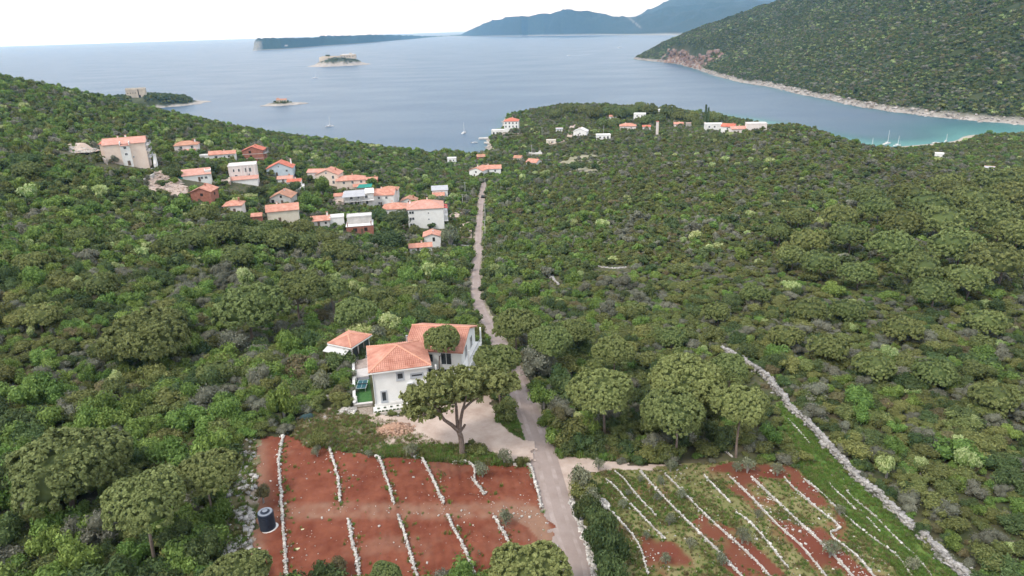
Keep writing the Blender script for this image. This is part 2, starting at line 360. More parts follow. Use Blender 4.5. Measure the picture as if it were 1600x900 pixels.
ridge_land('far_peninsula', [(395, 79.2, 79, 5000), (397, 79, 75, 5000), (399, 79, 67, 5000), (402, 78.9, 63.5, 5000), (406, 78.7, 60.5, 5000), (414, 78.3, 60, 5100), (440, 77, 59.5, 5250), (470, 75, 59, 5400), (500, 72.5, 58, 5650), (506, 72, 55.5, 5700), (530, 70.5, 55, 6000), (560, 68.5, 55, 6300), (585, 66.5, 54.5, 6700), (610, 64, 54.5, 7200), (640, 61.5, 55.5, 7800), (670, 58.8, 56.2, 8700), (700, 57, 56, 9600)], 0, 0, pen_m, nu=300, rough=0.5, seed=81, rock_below=4, jag=3.2,
           white=lambda X, Y, Z, px: np.maximum(smooth(416, 408, px + 5 * fbm(Z / 8, px * .3, 2, 4)) * (.25 + .5 * fbm(Z / 6 + px * .9, px * .7, 3, 3)) * smooth(75, 50, Z), 0.9 * smooth(3.2, 1.5, np.abs(px - 448)) * smooth(16, 20, Z) * smooth(30, 26, Z)))

# ---- islands
def island(name, px0, px1, py, prof, depth, m, rock_h, seed, nu=90, nv=40):
    d = ray((px0 + px1) / 2, py); r = HCAM / -d[2]
    A = np.r_[at_z(px0, py + (px1 - px0) * -0.0305 * 0.5 * -1, 0)]
    c = d[:2] * r; ax = np.array([d[1], -d[0]]); dv = d[:2]
    half = (px1 - px0) / 2 * np.dot(np.r_[c, -HCAM], cF) / FPX
    u = np.linspace(-1.06, 1.06, nu); v = np.linspace(-1.06, 1.06, nv)
    U, V = np.meshgrid(u, v, indexing='ij')
    X = c[0] + ax[0] * U * half + dv[0] * (V + 0.9) * depth; Y = c[1] + ax[1] * U * half + dv[1] * (V + 0.9) * depth
    rad = 1 - np.sqrt(U ** 2 + V ** 2) + (fbm(U * 3 + seed, V * 3, 3, seed) - 0.5) * 0.25
    H = np.interp(U, np.linspace(-1, 1, len(prof)), prof)
    Z = H * smooth(-0.03, 0.38, rad) + 1.6 * smooth(-0.02, 0.04, rad) - 1.2 + (fbm(X / 4, Y / 4, 3, seed + 2) - 0.5) * 1.6 * smooth(-0.1, 0.1, rad)
    Z = np.where(rad < 0.02, -3, Z)
    rk = smooth(rock_h, rock_h * 0.55, Z + (fbm(X / 7, Y / 7, 2, seed + 5) - 0.5) * rock_h * .8)
    put(name, grid_mesh(name, X, Y, Z, [m], {'rock': rk, 'red': rk * 0}), kind='structure')
    def top(uu, vv):
        i = int(np.argmin(abs(u - uu))); j = int(np.argmin(abs(v - vv))); return np.array([X[i, j], Y[i, j], Z[i, j]])
    return top, (ax, dv, half)
isl_m = land_mat('island_land', (0.035, 0.050, 0.020), (0.080, 0.085, 0.042), (0.26, 0.23, 0.205), (0.44, 0.405, 0.37), (0.3, 0.2, 0.15))
ISL_FORT, IA = island('fort_island', 480, 580, 103.5, [2, 5, 12, 19, 22, 22, 21, 17, 11, 6, 2], 85, isl_m, 15.0, 3)
ISL_CHAPEL, IB = island('chapel_island', 408, 483, 165, [0.6, 1.2, 2.4, 3.2, 3.6, 3.4, 2.6, 1.4, 1.0, .8, .5], 18, isl_m, 3.6, 5)
ISL_SPIT, IC = island('spit', 150, 326, 169, [13, 14, 14, 14, 14, 14, 12.5, 10.5, 7, 2.0, 0.8], 60, isl_m, 3.0, 8, nu=120)

# ---- the sea
sa = np.radians(np.r_[np.linspace(-180, -48, 34)[:-1], np.linspace(-48, 48, 300), np.linspace(48, 180, 34)[1:]]); sr = np.r_[0.0, 120 * (30000 / 120.0) ** np.linspace(0, 1, 190)]
SRg, SAg = np.meshgrid(sr, sa, indexing='ij'); SX, SY = SRg * np.sin(SAg), SRg * np.cos(SAg)
near = (SRg < 1300) & (np.abs(SAg) < R(50))
sh = np.full(SX.shape, -30.0); sh[near] = hgt(SX[near], SY[near])
bdd = np.where(SRg < 3000, dline(SX, SY, BAY), 999)
shallow = np.maximum(smooth(-3.5, -0.2, sh) * near * (0.2 + 0.7 * smooth(180, 280, SX)), 0)
bay_in = smooth(300, 420, SX) * smooth(900, 720, SY) * smooth(250, 500, SY)
shallow = np.maximum(shallow, bay_in * smooth(-6.5, -1, sh) * 0.75)
shallow = np.maximum(shallow, smooth(26, 4, bdd) * 0.35)
sea_m = bpy.data.materials.new('sea_water'); sea_m.use_nodes = True
N, L = sea_m.node_tree.nodes, sea_m.node_tree.links; b = N['Principled BSDF']
tc = N.new('ShaderNodeTexCoord'); at = N.new('ShaderNodeAttribute'); at.attribute_name = 'shallow'
rp = N.new('ShaderNodeValToRGB'); rp.color_ramp.elements[0].color = (0.048, 0.094, 0.152, 1); rp.color_ramp.elements[1].color = (0.060, 0.215, 0.205, 1); rp.color_ramp.elements[1].position = 0.9
e = rp.color_ramp.elements.new(0.45); e.color = (0.018, 0.105, 0.125, 1)
L.new(at.outputs['Fac'], rp.inputs['Fac']); L.new(rp.outputs['Color'], b.inputs['Base Color'])
b.inputs['IOR'].default_value = 1.333; b.inputs['Specular IOR Level'].default_value = 0.37
mp = N.new('ShaderNodeMapping'); mp.inputs['Scale'].default_value = (1.0, 1.9, 1.0); mp.inputs['Rotation'].default_value = (0, 0, 0.5); L.new(tc.outputs['Object'], mp.inputs['Vector'])
n1 = N.new('ShaderNodeTexNoise'); n1.inputs['Scale'].default_value = 0.35; n1.inputs['Detail'].default_value = 4; L.new(mp.outputs['Vector'], n1.inputs['Vector'])
bp = N.new('ShaderNodeBump'); bp.inputs['Strength'].default_value = 0.5; bp.inputs['Distance'].default_value = 1.2; L.new(n1.outputs['Fac'], bp.inputs['Height']); L.new(bp.outputs['Normal'], b.inputs['Normal'])
n2 = N.new('ShaderNodeTexNoise'); n2.inputs['Scale'].default_value = 0.006; n2.inputs['Detail'].default_value = 4; L.new(mp.outputs['Vector'], n2.inputs['Vector'])
mr = N.new('ShaderNodeMapRange'); mr.inputs['From Min'].default_value = 0.35; mr.inputs['From Max'].default_value = 0.65; mr.inputs['To Min'].default_value = 0.29; mr.inputs['To Max'].default_value = 0.34
L.new(n2.outputs['Fac'], mr.inputs['Value']); L.new(mr.outputs['Result'], b.inputs['Roughness'])
put('sea', grid_mesh('sea', SX, SY, SX * 0.0, [sea_m], {'shallow': shallow}), kind='structure')

# ---- sheets lying on the land
def sheet(name, P, res, zoff, m, amp=0.0, seed=0, attrs=None, edge=0.0, kind='structure', parent=None, furrow=None):
    x0, y0 = P.min(0) - 1; x1, y1 = P.max(0) + 1
    X, Y = np.meshgrid(np.arange(x0, x1, res), np.arange(y0, y1, res), indexing='ij')
    k = inpoly(X + (fbm(X / 1.3, Y / 1.3, 2, seed) - .5) * edge, Y + (fbm(X / 1.3 + 9, Y / 1.3, 2, seed) - .5) * edge, P)
    Z = hgt(X, Y) + zoff + (furrow(X, Y) if furrow else 0) + (amp * (fbm(X * 1.6, Y * 1.6, 3, seed) - 0.35) if amp else 0)
    at_ = {a: f(X, Y) for a, f in (attrs or {}).items()}
    me = grid_mesh(name, X, Y, Z, [m], at_, keep=k)
    return put(name, me, kind=kind, parent=parent)
def strip(name, Lw, w, zoff, m, wig=0.0, seed=0):
    T = np.gradient(Lw, axis=0); T /= np.linalg.norm(T, axis=1, keepdims=True); Nn = np.c_[-T[:, 1], T[:, 0]]
    s = np.linspace(-1, 1, 5); jl = 1 + wig * (fbm(np.arange(len(Lw)) / 3.0, np.zeros(len(Lw)), 3, seed) - 0.5)
    jr = 1 + wig * (fbm(np.arange(len(Lw)) / 3.0, np.ones(len(Lw)) * 7, 3, seed + 1) - 0.5)
    off = np.where(s[None] < 0, s[None] * jl[:, None], s[None] * jr[:, None]) * (w / 2 if not np.ndim(w) else 1)
    off = off * (np.asarray(w).reshape(-1, 1) / 2 if np.ndim(w) else 1)
    X = Lw[:, 0, None] + Nn[:, 0, None] * off; Y = Lw[:, 1, None] + Nn[:, 1, None] * off
    return put(name, grid_mesh(name, X, Y, hgt(X, Y) + zoff, [m]), kind='structure')
asphalt_m = mat('asphalt', (0.255, 0.195, 0.172), (0.350, 0.285, 0.258), scale=0.35, rough=0.95, bump=0.4, bscale=12, detail=9, lo=.28, hi=.74)
gravel_m = mat('gravel', (0.37, 0.275, 0.225), (0.55, 0.445, 0.380), scale=0.35, rough=0.95, bump=0.6, bscale=5, lo=.3, hi=.7)
soil_m = mat('red_soil', (0.130, 0.037, 0.022), (0.222, 0.078, 0.047), scale=0.45, rough=1.0, detail=10, bump=1.0, bscale=3.0, spec=0.1, lo=.32, hi=.68, c3=(0.25, 0.145, 0.10))
field_m = mat('field_grass', (0.125, 0.138, 0.045), (0.235, 0.205, 0.100), scale=0.30, rough=1.0, detail=8, bump=0.8, bscale=3.0, spec=0.1, c3=(0.150, 0.048, 0.031))
strip('road_verge', ROAD, ROAD_WID + 1.3, 0.04, mat('verge', (0.36, 0.30, 0.25), (0.16, 0.15, 0.07), scale=0.5, bump=.6, bscale=5), wig=0.5, seed=3)
strip('road', ROAD, ROAD_WID, 0.085, asphalt_m, wig=0.05, seed=5)
wheel_m = mat('worn_asphalt', (0.275, 0.215, 0.190), (0.375, 0.308, 0.280), scale=0.6, rough=.95, detail=9, bump=.3, bscale=12)
_T = np.gradient(ROAD, axis=0); _T /= np.linalg.norm(_T, axis=1, keepdims=True); _N = np.c_[-_T[:, 1], _T[:, 0]]
for sd in (-.78, .78): strip('wheel_track', ROAD + _N * sd, .50, 0.092, wheel_m, wig=1.1, seed=int(41 + sd * 10))
sheet('gravel_drive', DRIVE, 0.3, 0.20, gravel_m, amp=0.06, seed=4, edge=2.5)
sheet('gravel_track', TRACK, 0.3, 0.06, gravel_m, amp=0.06, seed=6, edge=2.0)
PATHL = gpoly([(440, 803), (530, 797), (620, 799), (700, 800), (780, 798), (850, 805)])
RUBBLE_L = gpoly([(800, 793), (836, 792), (858, 820), (872, 850), (862, 866), (848, 852), (826, 826), (802, 812)])
sheet('red_soil_field', LEFT_FIELD, 0.20, 0.06, soil_m, amp=0.27, seed=8, edge=1.5, furrow=lambda X, Y: .055 * np.sin((X * .985 + Y * .17 + (fbm(X / 6, Y / 6, 2, 23) - .5) * 1.2) * 2 * math.pi / 1.15) * smooth(.35, .6, fbm(X / 8, Y / 8, 2, 27)),
      attrs={'mixin': lambda X, Y: np.clip(smooth(2.0, 0.7, dline(X, Y, PATHL)) * 0.75 * fbm(X, Y, 3, 12) * 1.5 + smooth(.2, .6, fbm(X / 2, Y / 2, 3, 15)) * inpoly(X, Y, RUBBLE_L) + smooth(.60, .8, fbm(X / 5, Y / 5, 4, 14)) * .35 + smooth(2.5, 0, dline(X, Y, gpoly([(398, 700), (402, 780), (392, 840), (380, 920)]))) * .8, 0, 1)})
RED_PATCHES = [gpoly(p) for p in (
    [(1090, 735), (1150, 722), (1240, 730), (1260, 750), (1180, 748), (1115, 748)],
    [(1110, 742), (1180, 745), (1230, 790), (1300, 850), (1370, 905), (1290, 915), (1220, 830), (1150, 775)],
    [(1230, 745), (1265, 752), (1320, 815), (1345, 850), (1285, 845), (1240, 785)],
    [(1095, 805), (1150, 828), (1230, 900), (1150, 905), (1105, 865), (1070, 825)],
    [(1000, 835), (1060, 850), (1130, 905), (1010, 915)])]
def soil_mix(X, Y):
    v = np.zeros(X.shape)
    for P in RED_PATCHES: v = np.maximum(v, inpoly(X, Y, P) * 1.0)
    nz = fbm(X / 3.2, Y / 3.2, 4, 17)
    return np.clip(v * smooth(0.36, 0.58, nz) * .95 + smooth(0.66, 0.78, nz) * 0.5, 0, 1)
sheet('terraced_field', RIGHT_FIELD, 0.3, 0.06, field_m, amp=0.20, seed=9, edge=1.5, attrs={'mixin': soil_mix})
grass_m = mat('green_grass', (0.065, 0.135, 0.025), (0.135, 0.190, 0.050), scale=0.5, rough=1.0, bump=0.8, bscale=4, spec=0.1)
GREEN_STRIP = gpoly([(1232, 700), (1215, 632), (1232, 628), (1262, 662), (1302, 706), (1345, 752), (1400, 808), (1492, 890), (1512, 925), (1430, 925), (1360, 850), (1310, 800), (1280, 770), (1250, 735)])
sheet('grass_verge', GREEN_STRIP, 0.3, 0.12, grass_m, amp=0.25, seed=10, edge=2.5)
dry_m = mat('dry_grass', (0.16, 0.135, 0.07), (0.085, 0.10, 0.036), scale=0.45, rough=1.0, bump=.8, bscale=4, c3=(0.30, 0.24, 0.19))
sheet('dry_bank', MARGIN, 0.3, 0.05, dry_m, amp=0.3, seed=11, edge=2.0, attrs={'mixin': lambda X, Y: smooth(.5, .7, fbm(X / 2, Y / 2, 3, 19))})
sheet('stony_bank', LEFT_BANK, 0.3, 0.05, dry_m, amp=0.4, seed=13, edge=2.0, attrs={'mixin': lambda X, Y: smooth(.4, .65, fbm(X / 2, Y / 2, 3, 29))})
sheet('gravel_clearing', GRAVEL_CLEARING, 0.8, 0.15, gravel_m, amp=0.5, seed=14, edge=4.0)
sheet('olive_terrace', OLIVE_TERRACE, 1.0, 0.15, mat('terrace_ground', (0.14, 0.15, 0.07), (0.34, 0.30, 0.22), scale=0.12), amp=0.2, seed=16, edge=5)
grassm2 = mat('verge_grass', (0.045, 0.095, 0.020), (0.10, 0.14, 0.045), scale=0.5, rough=1.0, bump=.8, bscale=4)
sheet('grass_verge', gpoly([(776, 640), (790, 636), (806, 652), (820, 690), (800, 680), (784, 664)]), 0.25, 0.09, grassm2, amp=0.2, seed=18, edge=1.5)
# ================================================================== VEGETATION
def leaf_mat(name, c1, c2, var=0.5, trans=0.22, dull=None):
    m = bpy.data.materials.new(name); m.use_nodes = True; N, L = m.node_tree.nodes, m.node_tree.links
    b = N['Principled BSDF']; b.inputs['Roughness'].default_value = 0.7; b.inputs['Specular IOR Level'].default_value = 0.18
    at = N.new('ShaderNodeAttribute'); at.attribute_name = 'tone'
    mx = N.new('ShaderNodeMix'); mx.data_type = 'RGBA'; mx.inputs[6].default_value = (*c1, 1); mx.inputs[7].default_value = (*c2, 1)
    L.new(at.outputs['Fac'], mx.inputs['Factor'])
    oi = N.new('ShaderNodeObjectInfo'); mr = N.new('ShaderNodeMapRange'); mr.inputs['To Min'].default_value = 1 - var * 0.5; mr.inputs['To Max'].default_value = 1 + var * 0.6
    L.new(oi.outputs['Random'], mr.inputs['Value'])
    hs = N.new('ShaderNodeHueSaturation'); mh = N.new('ShaderNodeMath'); mh.operation = 'MULTIPLY'; mh.inputs[1].default_value = 7.31
    mf = N.new('ShaderNodeMath'); mf.operation = 'FRACT'; L.new(oi.outputs['Random'], mh.inputs[0]); L.new(mh.outputs[0], mf.inputs[0])
    m2 = N.new('ShaderNodeMapRange'); m2.inputs['To Min'].default_value = 0.478; m2.inputs['To Max'].default_value = 0.515; L.new(mf.outputs[0], m2.inputs['Value'])
    L.new(m2.outputs['Result'], hs.inputs['Hue']); L.new(mr.outputs['Result'], hs.inputs['Value']); L.new(mx.outputs[2], hs.inputs['Color'])
    L.new(hs.outputs['Color'], b.inputs['Base Color'])
    tr = N.new('ShaderNodeBsdfTranslucent'); L.new(hs.outputs['Color'], tr.inputs['Color'])
    ms = N.new('ShaderNodeMixShader'); ms.inputs[0].default_value = trans
    L.new(b.outputs['BSDF'], ms.inputs[1]); L.new(tr.outputs['BSDF'], ms.inputs[2]); L.new(ms.outputs[0], N['Material Output'].inputs['Surface'])
    return m
bark_m = mat('bark', (0.13, 0.095, 0.075), (0.24, 0.19, 0.16), scale=4, rough=0.95, bump=0.8)
greybark_m = mat('grey_bark', (0.20, 0.185, 0.17), (0.32, 0.29, 0.27), scale=4, rough=0.95)
LEAF = {
    'pine': leaf_mat('pine_needles', (0.070, 0.099, 0.028), (0.282, 0.322, 0.119), 0.3),
    'dark': leaf_mat('dark_leaves', (0.047, 0.077, 0.027), (0.141, 0.183, 0.068), 0.5),
    'olive': leaf_mat('olive_green_leaves', (0.090, 0.111, 0.033), (0.232, 0.249, 0.088), 0.5),
    'bright': leaf_mat('bright_leaves', (0.088, 0.151, 0.031), (0.251, 0.353, 0.095), 0.4, 0.3),
    'grey': leaf_mat('grey_leaves', (0.124, 0.129, 0.090), (0.271, 0.267, 0.201), 0.4),
    'ash': leaf_mat('blossom', (0.169, 0.254, 0.062), (0.508, 0.554, 0.271), 0.3, 0.3),
    'brown': leaf_mat('brown_twigs', (0.119, 0.111, 0.051), (0.254, 0.215, 0.113), 0.35),
    'silver': leaf_mat('silver_leaves', (0.119, 0.133, 0.081), (0.282, 0.296, 0.198), 0.3),
}
def sph(n, rng, up=None):
    v = rng.normal(size=(n, 3)); v /= np.linalg.norm(v, axis=1, keepdims=True)
    if up is not None: v[:, 2] = np.where(v[:, 2] < up, -v[:, 2] * 0.7, v[:, 2]); v /= np.linalg.norm(v, axis=1, keepdims=True)
    return v
def quads(Cn, Nn, s, rng, asp=0.6):
    """leaf sized quads at centres Cn facing Nn"""
    n = len(Cn); a = rng.normal(size=(n, 3)); u = np.cross(Nn, a); u /= np.linalg.norm(u, axis=1, keepdims=True) + 1e-9; v = np.cross(Nn, u)
    s = np.broadcast_to(np.asarray(s, float), (n,))[:, None]
    u = u * s; v = v * s * asp
    V = np.stack([Cn - u * .5 - v * .5, Cn + u * .5 - v * .35, Cn + u * .55 + v * .4, Cn - u * .4 + v * .5], 1).reshape(-1, 3)
    return V, np.arange(4 * n).reshape(-1, 4)
def tubes(paths):
    """paths: list of ([(x,y,z)...],[r...]) -> verts, faces (6 sided)"""
    V = []; F = []; k = 6
    for P, rad in paths:
        P = np.array(P, float); b0 = len(V)
        T = np.gradient(P, axis=0); T /= np.linalg.norm(T, axis=1, keepdims=True) + 1e-9
        for p, t, r in zip(P, T, rad):
            a = np.cross(t, (0.3, 0.9, 0.1)); a /= np.linalg.norm(a) + 1e-9; c = np.cross(t, a)
            for j in range(k):
                th = 2 * math.pi * j / k; V.append(p + r * (math.cos(th) * a + math.sin(th) * c))
        for i in range(len(P) - 1):
            for j in range(k): F.append((b0 + i * k + j, b0 + i * k + (j + 1) % k, b0 + (i + 1) * k + (j + 1) % k, b0 + (i + 1) * k + j))
    return np.array(V), np.array(F)
def ico_lump(c, r, rng, squash=1.0):
    t = (1 + 5 ** .5) / 2
    V = np.array([(-1, t, 0), (1, t, 0), (-1, -t, 0), (1, -t, 0), (0, -1, t), (0, 1, t), (0, -1, -t), (0, 1, -t), (t, 0, -1), (t, 0, 1), (-t, 0, -1), (-t, 0, 1)], float); V /= np.linalg.norm(V[0])
    F = np.array([(0, 11, 5), (0, 5, 1), (0, 1, 7), (0, 7, 10), (0, 10, 11), (1, 5, 9), (5, 11, 4), (11, 10, 2), (10, 7, 6), (7, 1, 8), (3, 9, 4), (3, 4, 2), (3, 2, 6), (3, 6, 8), (3, 8, 9), (4, 9, 5), (2, 4, 11), (6, 2, 10), (8, 6, 7), (9, 8, 1)])
    return np.array(c) + V * np.array([r, r, r * squash]) * rng.uniform(.85, 1.1, (12, 1)), F
def shrub_mesh(name, m, seed, nleaf=800, leaf=0.15, nl=8, tall=1.0, open_=0.0, tip=0.0):
    """crown of unit half-width standing on z=0, height about 1.5*tall"""
    rng = np.random.default_rng(seed)
    cs = []; rs = []
    for i in range(nl):
        a = rng.uniform(0, 6.28); q = rng.uniform(0.15, 0.68) if i else 0.0
        cs.append((q * math.cos(a), q * math.sin(a), tall * (0.45 + rng.uniform(-.12, .55) * (1 - q * .5)))); rs.append(rng.uniform(.30, .52))
    cs = np.array(cs); rs = np.array(rs)
    w = rs ** 2; w /= w.sum(); k = rng.choice(nl, nleaf, p=w)
    d = sph(nleaf, rng, -0.45); rad = rs[k] * rng.uniform(.72, 1.10, nleaf)
    Cn = cs[k] + d * rad[:, None] * np.array([1, 1, .9 * tall ** .5]); Cn[:, 2] = np.maximum(Cn[:, 2], 0.04)
    Nn = d + rng.normal(size=d.shape) * .55; Nn /= np.linalg.norm(Nn, axis=1, keepdims=True)
    V, F = quads(Cn, Nn, leaf * rng.uniform(.6, 1.3, nleaf), rng)
    lobe = rng.uniform(-.22, .22, nl)
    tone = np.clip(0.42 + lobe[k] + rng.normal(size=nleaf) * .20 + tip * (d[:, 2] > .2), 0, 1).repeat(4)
    Fs = [F]
    if open_ < 0.5:
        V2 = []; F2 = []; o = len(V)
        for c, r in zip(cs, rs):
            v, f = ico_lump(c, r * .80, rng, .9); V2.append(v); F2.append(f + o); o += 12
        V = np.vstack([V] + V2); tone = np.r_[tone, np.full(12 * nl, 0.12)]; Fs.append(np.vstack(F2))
        v, f = tubes([([(0, 0, -.2), (0, 0, .5)], [.06, .04])]); Fs.append(f + len(V)); V = np.vstack([V, v]); tone = np.r_[tone, np.full(len(v), .2)]
        return mesh_np(name, V, Fs, [m], {'tone': tone})
    pth = [([(0, 0, -.2), tuple(c * np.array([.4, .4, .6])), tuple(c), tuple(c + np.array([0, 0, r * .7]))], [.05, .035, .02, .008]) for c, r in zip(cs, rs)]
    v, f = tubes(pth); mi = np.r_[np.zeros(len(F)), np.ones(len(f))]
    Fs.append(f + len(V)); V = np.vstack([V, v]); tone = np.r_[tone, np.full(len(v), .2)]
    return mesh_np(name, V, Fs, [m, greybark_m], {'tone': tone}, mi=mi)
def dome_point(th, ph, seed):
    """crown surface of an umbrella pine of half-width 1: th from the top, ph around"""
    lob = 1 + .11 * np.sin(3 * ph + seed) + .06 * np.sin(5 * ph + 2.3 * seed) + .22 * (vnoise(ph * 2.2 + seed * 7, th * 2.6, seed) - .5)
    bul = .24 * (fbm(np.sin(th) * np.cos(ph) * 3.2 + 9 * seed, np.sin(th) * np.sin(ph) * 3.2, 2, seed) - .5)
    q = np.sin(np.minimum(th, 1.75)) ** .85 * .88 * lob
    return np.stack([q * np.cos(ph), q * np.sin(ph), .56 * np.cos(th) + bul + .08], -1)
def pine_meshes(seed, ntuft=150, per=22, need=0.06):
    """umbrella pine of half-width 1, crown base near z=0, top near 0.6"""
    rng = np.random.default_rng(seed)
    th = np.arccos(1 - rng.uniform(0, 1.30, ntuft)); ph = rng.uniform(0, 2 * math.pi, ntuft)
    tc = dome_point(th, ph, seed); e = 1e-3
    du = dome_point(th + e, ph, seed) - tc; dv = dome_point(th, ph + e, seed) - tc
    d = np.cross(du, dv); d /= np.linalg.norm(d, axis=1, keepdims=True) + 1e-12; d = np.where((d * (tc - [0, 0, -.2])).sum(1, keepdims=True) < 0, -d, d)
    tr = rng.uniform(.045, .085, ntuft)
    n = ntuft * per; t = np.repeat(np.arange(ntuft), per)
    dd = d[t] + rng.normal(size=(n, 3)) * .75 + np.array([0, 0, .15]); dd /= np.linalg.norm(dd, axis=1, keepdims=True)
    Cn = tc[t] + dd * (tr[t] * rng.uniform(.35, 1.0, n))[:, None]
    Nn = dd + rng.normal(size=(n, 3)) * .45; Nn /= np.linalg.norm(Nn, axis=1, keepdims=True)
    V, F = quads(Cn, Nn, need * rng.uniform(.6, 1.25, n), rng, .6)
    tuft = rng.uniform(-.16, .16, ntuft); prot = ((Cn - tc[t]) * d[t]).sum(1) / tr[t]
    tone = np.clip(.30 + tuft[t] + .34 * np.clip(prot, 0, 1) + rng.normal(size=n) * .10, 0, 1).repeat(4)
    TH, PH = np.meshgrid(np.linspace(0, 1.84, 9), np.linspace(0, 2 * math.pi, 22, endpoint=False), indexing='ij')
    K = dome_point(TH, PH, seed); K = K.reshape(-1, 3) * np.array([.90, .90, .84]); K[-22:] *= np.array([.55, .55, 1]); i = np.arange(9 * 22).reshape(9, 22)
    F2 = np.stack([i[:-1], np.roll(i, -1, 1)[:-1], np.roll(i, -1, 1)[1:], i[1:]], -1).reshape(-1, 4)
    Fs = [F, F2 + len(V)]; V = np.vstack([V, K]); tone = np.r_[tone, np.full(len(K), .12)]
    cc = tc[rng.permutation(ntuft)[:30]] * np.array([.8, .8, .7])
    return V, Fs, tone, cc
def make_pine(seed, lean=(0.0, 0.0), lod=1.0, needles='pine'):
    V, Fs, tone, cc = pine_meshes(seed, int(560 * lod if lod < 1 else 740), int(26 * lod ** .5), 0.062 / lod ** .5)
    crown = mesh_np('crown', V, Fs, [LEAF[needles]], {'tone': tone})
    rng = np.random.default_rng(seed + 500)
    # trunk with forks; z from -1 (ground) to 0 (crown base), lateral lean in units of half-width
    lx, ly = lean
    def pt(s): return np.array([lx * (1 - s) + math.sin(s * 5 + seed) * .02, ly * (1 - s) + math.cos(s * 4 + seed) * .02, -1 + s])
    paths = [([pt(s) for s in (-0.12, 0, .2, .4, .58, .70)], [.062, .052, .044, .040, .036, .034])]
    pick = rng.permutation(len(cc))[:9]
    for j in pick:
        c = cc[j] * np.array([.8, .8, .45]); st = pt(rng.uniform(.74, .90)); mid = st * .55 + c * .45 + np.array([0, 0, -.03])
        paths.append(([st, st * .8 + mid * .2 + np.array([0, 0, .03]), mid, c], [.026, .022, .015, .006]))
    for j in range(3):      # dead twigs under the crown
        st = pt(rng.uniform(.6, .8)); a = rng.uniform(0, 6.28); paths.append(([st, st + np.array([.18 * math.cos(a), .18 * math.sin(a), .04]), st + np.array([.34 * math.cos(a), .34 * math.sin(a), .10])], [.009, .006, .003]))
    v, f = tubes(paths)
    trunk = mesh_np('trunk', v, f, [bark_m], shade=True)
    return crown, trunk

# ---- the kinds of bush growing in the scrub: (leaf, meshes)
KINDS = ['dark', 'olive', 'bright', 'grey', 'ash', 'brown']
NEAR = {}; FAR = {}
for i, k in enumerate(KINDS):
    op = {'grey': .3, 'brown': .3}.get(k, 0)
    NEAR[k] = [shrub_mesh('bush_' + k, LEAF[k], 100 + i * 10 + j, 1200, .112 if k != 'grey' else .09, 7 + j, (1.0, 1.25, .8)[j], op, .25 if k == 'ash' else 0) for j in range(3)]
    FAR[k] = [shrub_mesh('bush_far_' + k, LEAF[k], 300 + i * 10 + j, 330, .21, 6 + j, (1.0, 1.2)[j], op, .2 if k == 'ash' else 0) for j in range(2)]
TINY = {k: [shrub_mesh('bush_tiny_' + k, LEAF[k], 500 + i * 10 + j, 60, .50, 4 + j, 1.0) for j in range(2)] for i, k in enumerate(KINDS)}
PALE_KIND = {}

# ---- windows in the scrub: what the photograph shows between the bushes stays open (x0, y0, x1, y1, farthest distance)
OPEN = []
def keep_open(x0, y0, x1, y1, dist): OPEN.append((x0, y0, x1, y1, dist))
def blocked(px, py, rp, rng_, hp):
    """crowns (centre px,py; half-width rp; half-height hp; distance rng_) standing before something that is seen"""
    b = np.zeros(px.shape, bool)
    for x0, y0, x1, y1, d in OPEN:
        b |= (rng_ < d - 1.0) & (px + rp * .8 > x0) & (px - rp * .8 < x1) & (py + hp * .8 > y0) & (py - hp * .8 < y1)
    return b
def nproject(P):
    v = P - CAM; z = v @ cF
    return 800 + FPX * (v @ cR) / z, 450 - FPX * (v @ cU) / z, z
# ================================================================== BUILDINGS
WALLM = {
    'white': mat('white_plaster', (0.74, 0.73, 0.71), (0.82, 0.81, 0.79), scale=0.6, rough=0.85),
    'offwhite': mat('aged_white_plaster', (0.62, 0.60, 0.57), (0.80, 0.79, 0.77), scale=0.35, rough=0.9),
    'peach': mat('peach_plaster', (0.70, 0.56, 0.47), (0.76, 0.64, 0.55), scale=0.4, rough=0.9),
    'cream': mat('cream_plaster', (0.62, 0.55, 0.44), (0.70, 0.64, 0.54), scale=0.4, rough=0.9),
    'palepink': mat('pale_pink_plaster', (0.66, 0.58, 0.55), (0.74, 0.67, 0.64), scale=0.4, rough=0.9),
    'blue': mat('pale_blue_plaster', (0.43, 0.51, 0.57), (0.56, 0.62, 0.67), scale=0.4, rough=0.9),
    'grey': mat('grey_render', (0.42, 0.40, 0.38), (0.56, 0.54, 0.52), scale=0.4, rough=0.9),
    'concrete': mat('concrete', (0.42, 0.40, 0.38), (0.58, 0.55, 0.52), scale=0.4, rough=0.9, bump=.3),
    'brick': mat('bare_brick', (0.27, 0.105, 0.075), (0.38, 0.17, 0.12), scale=1.2, rough=0.9, bump=.4),
    'stone': mat('wall_stone', (0.30, 0.26, 0.23), (0.50, 0.44, 0.39), scale=0.8, rough=0.95, bump=.6),
    'oldstone': mat('fort_stone', (0.42, 0.36, 0.29), (0.58, 0.50, 0.41), scale=0.15, rough=0.95, bump=.6),
}
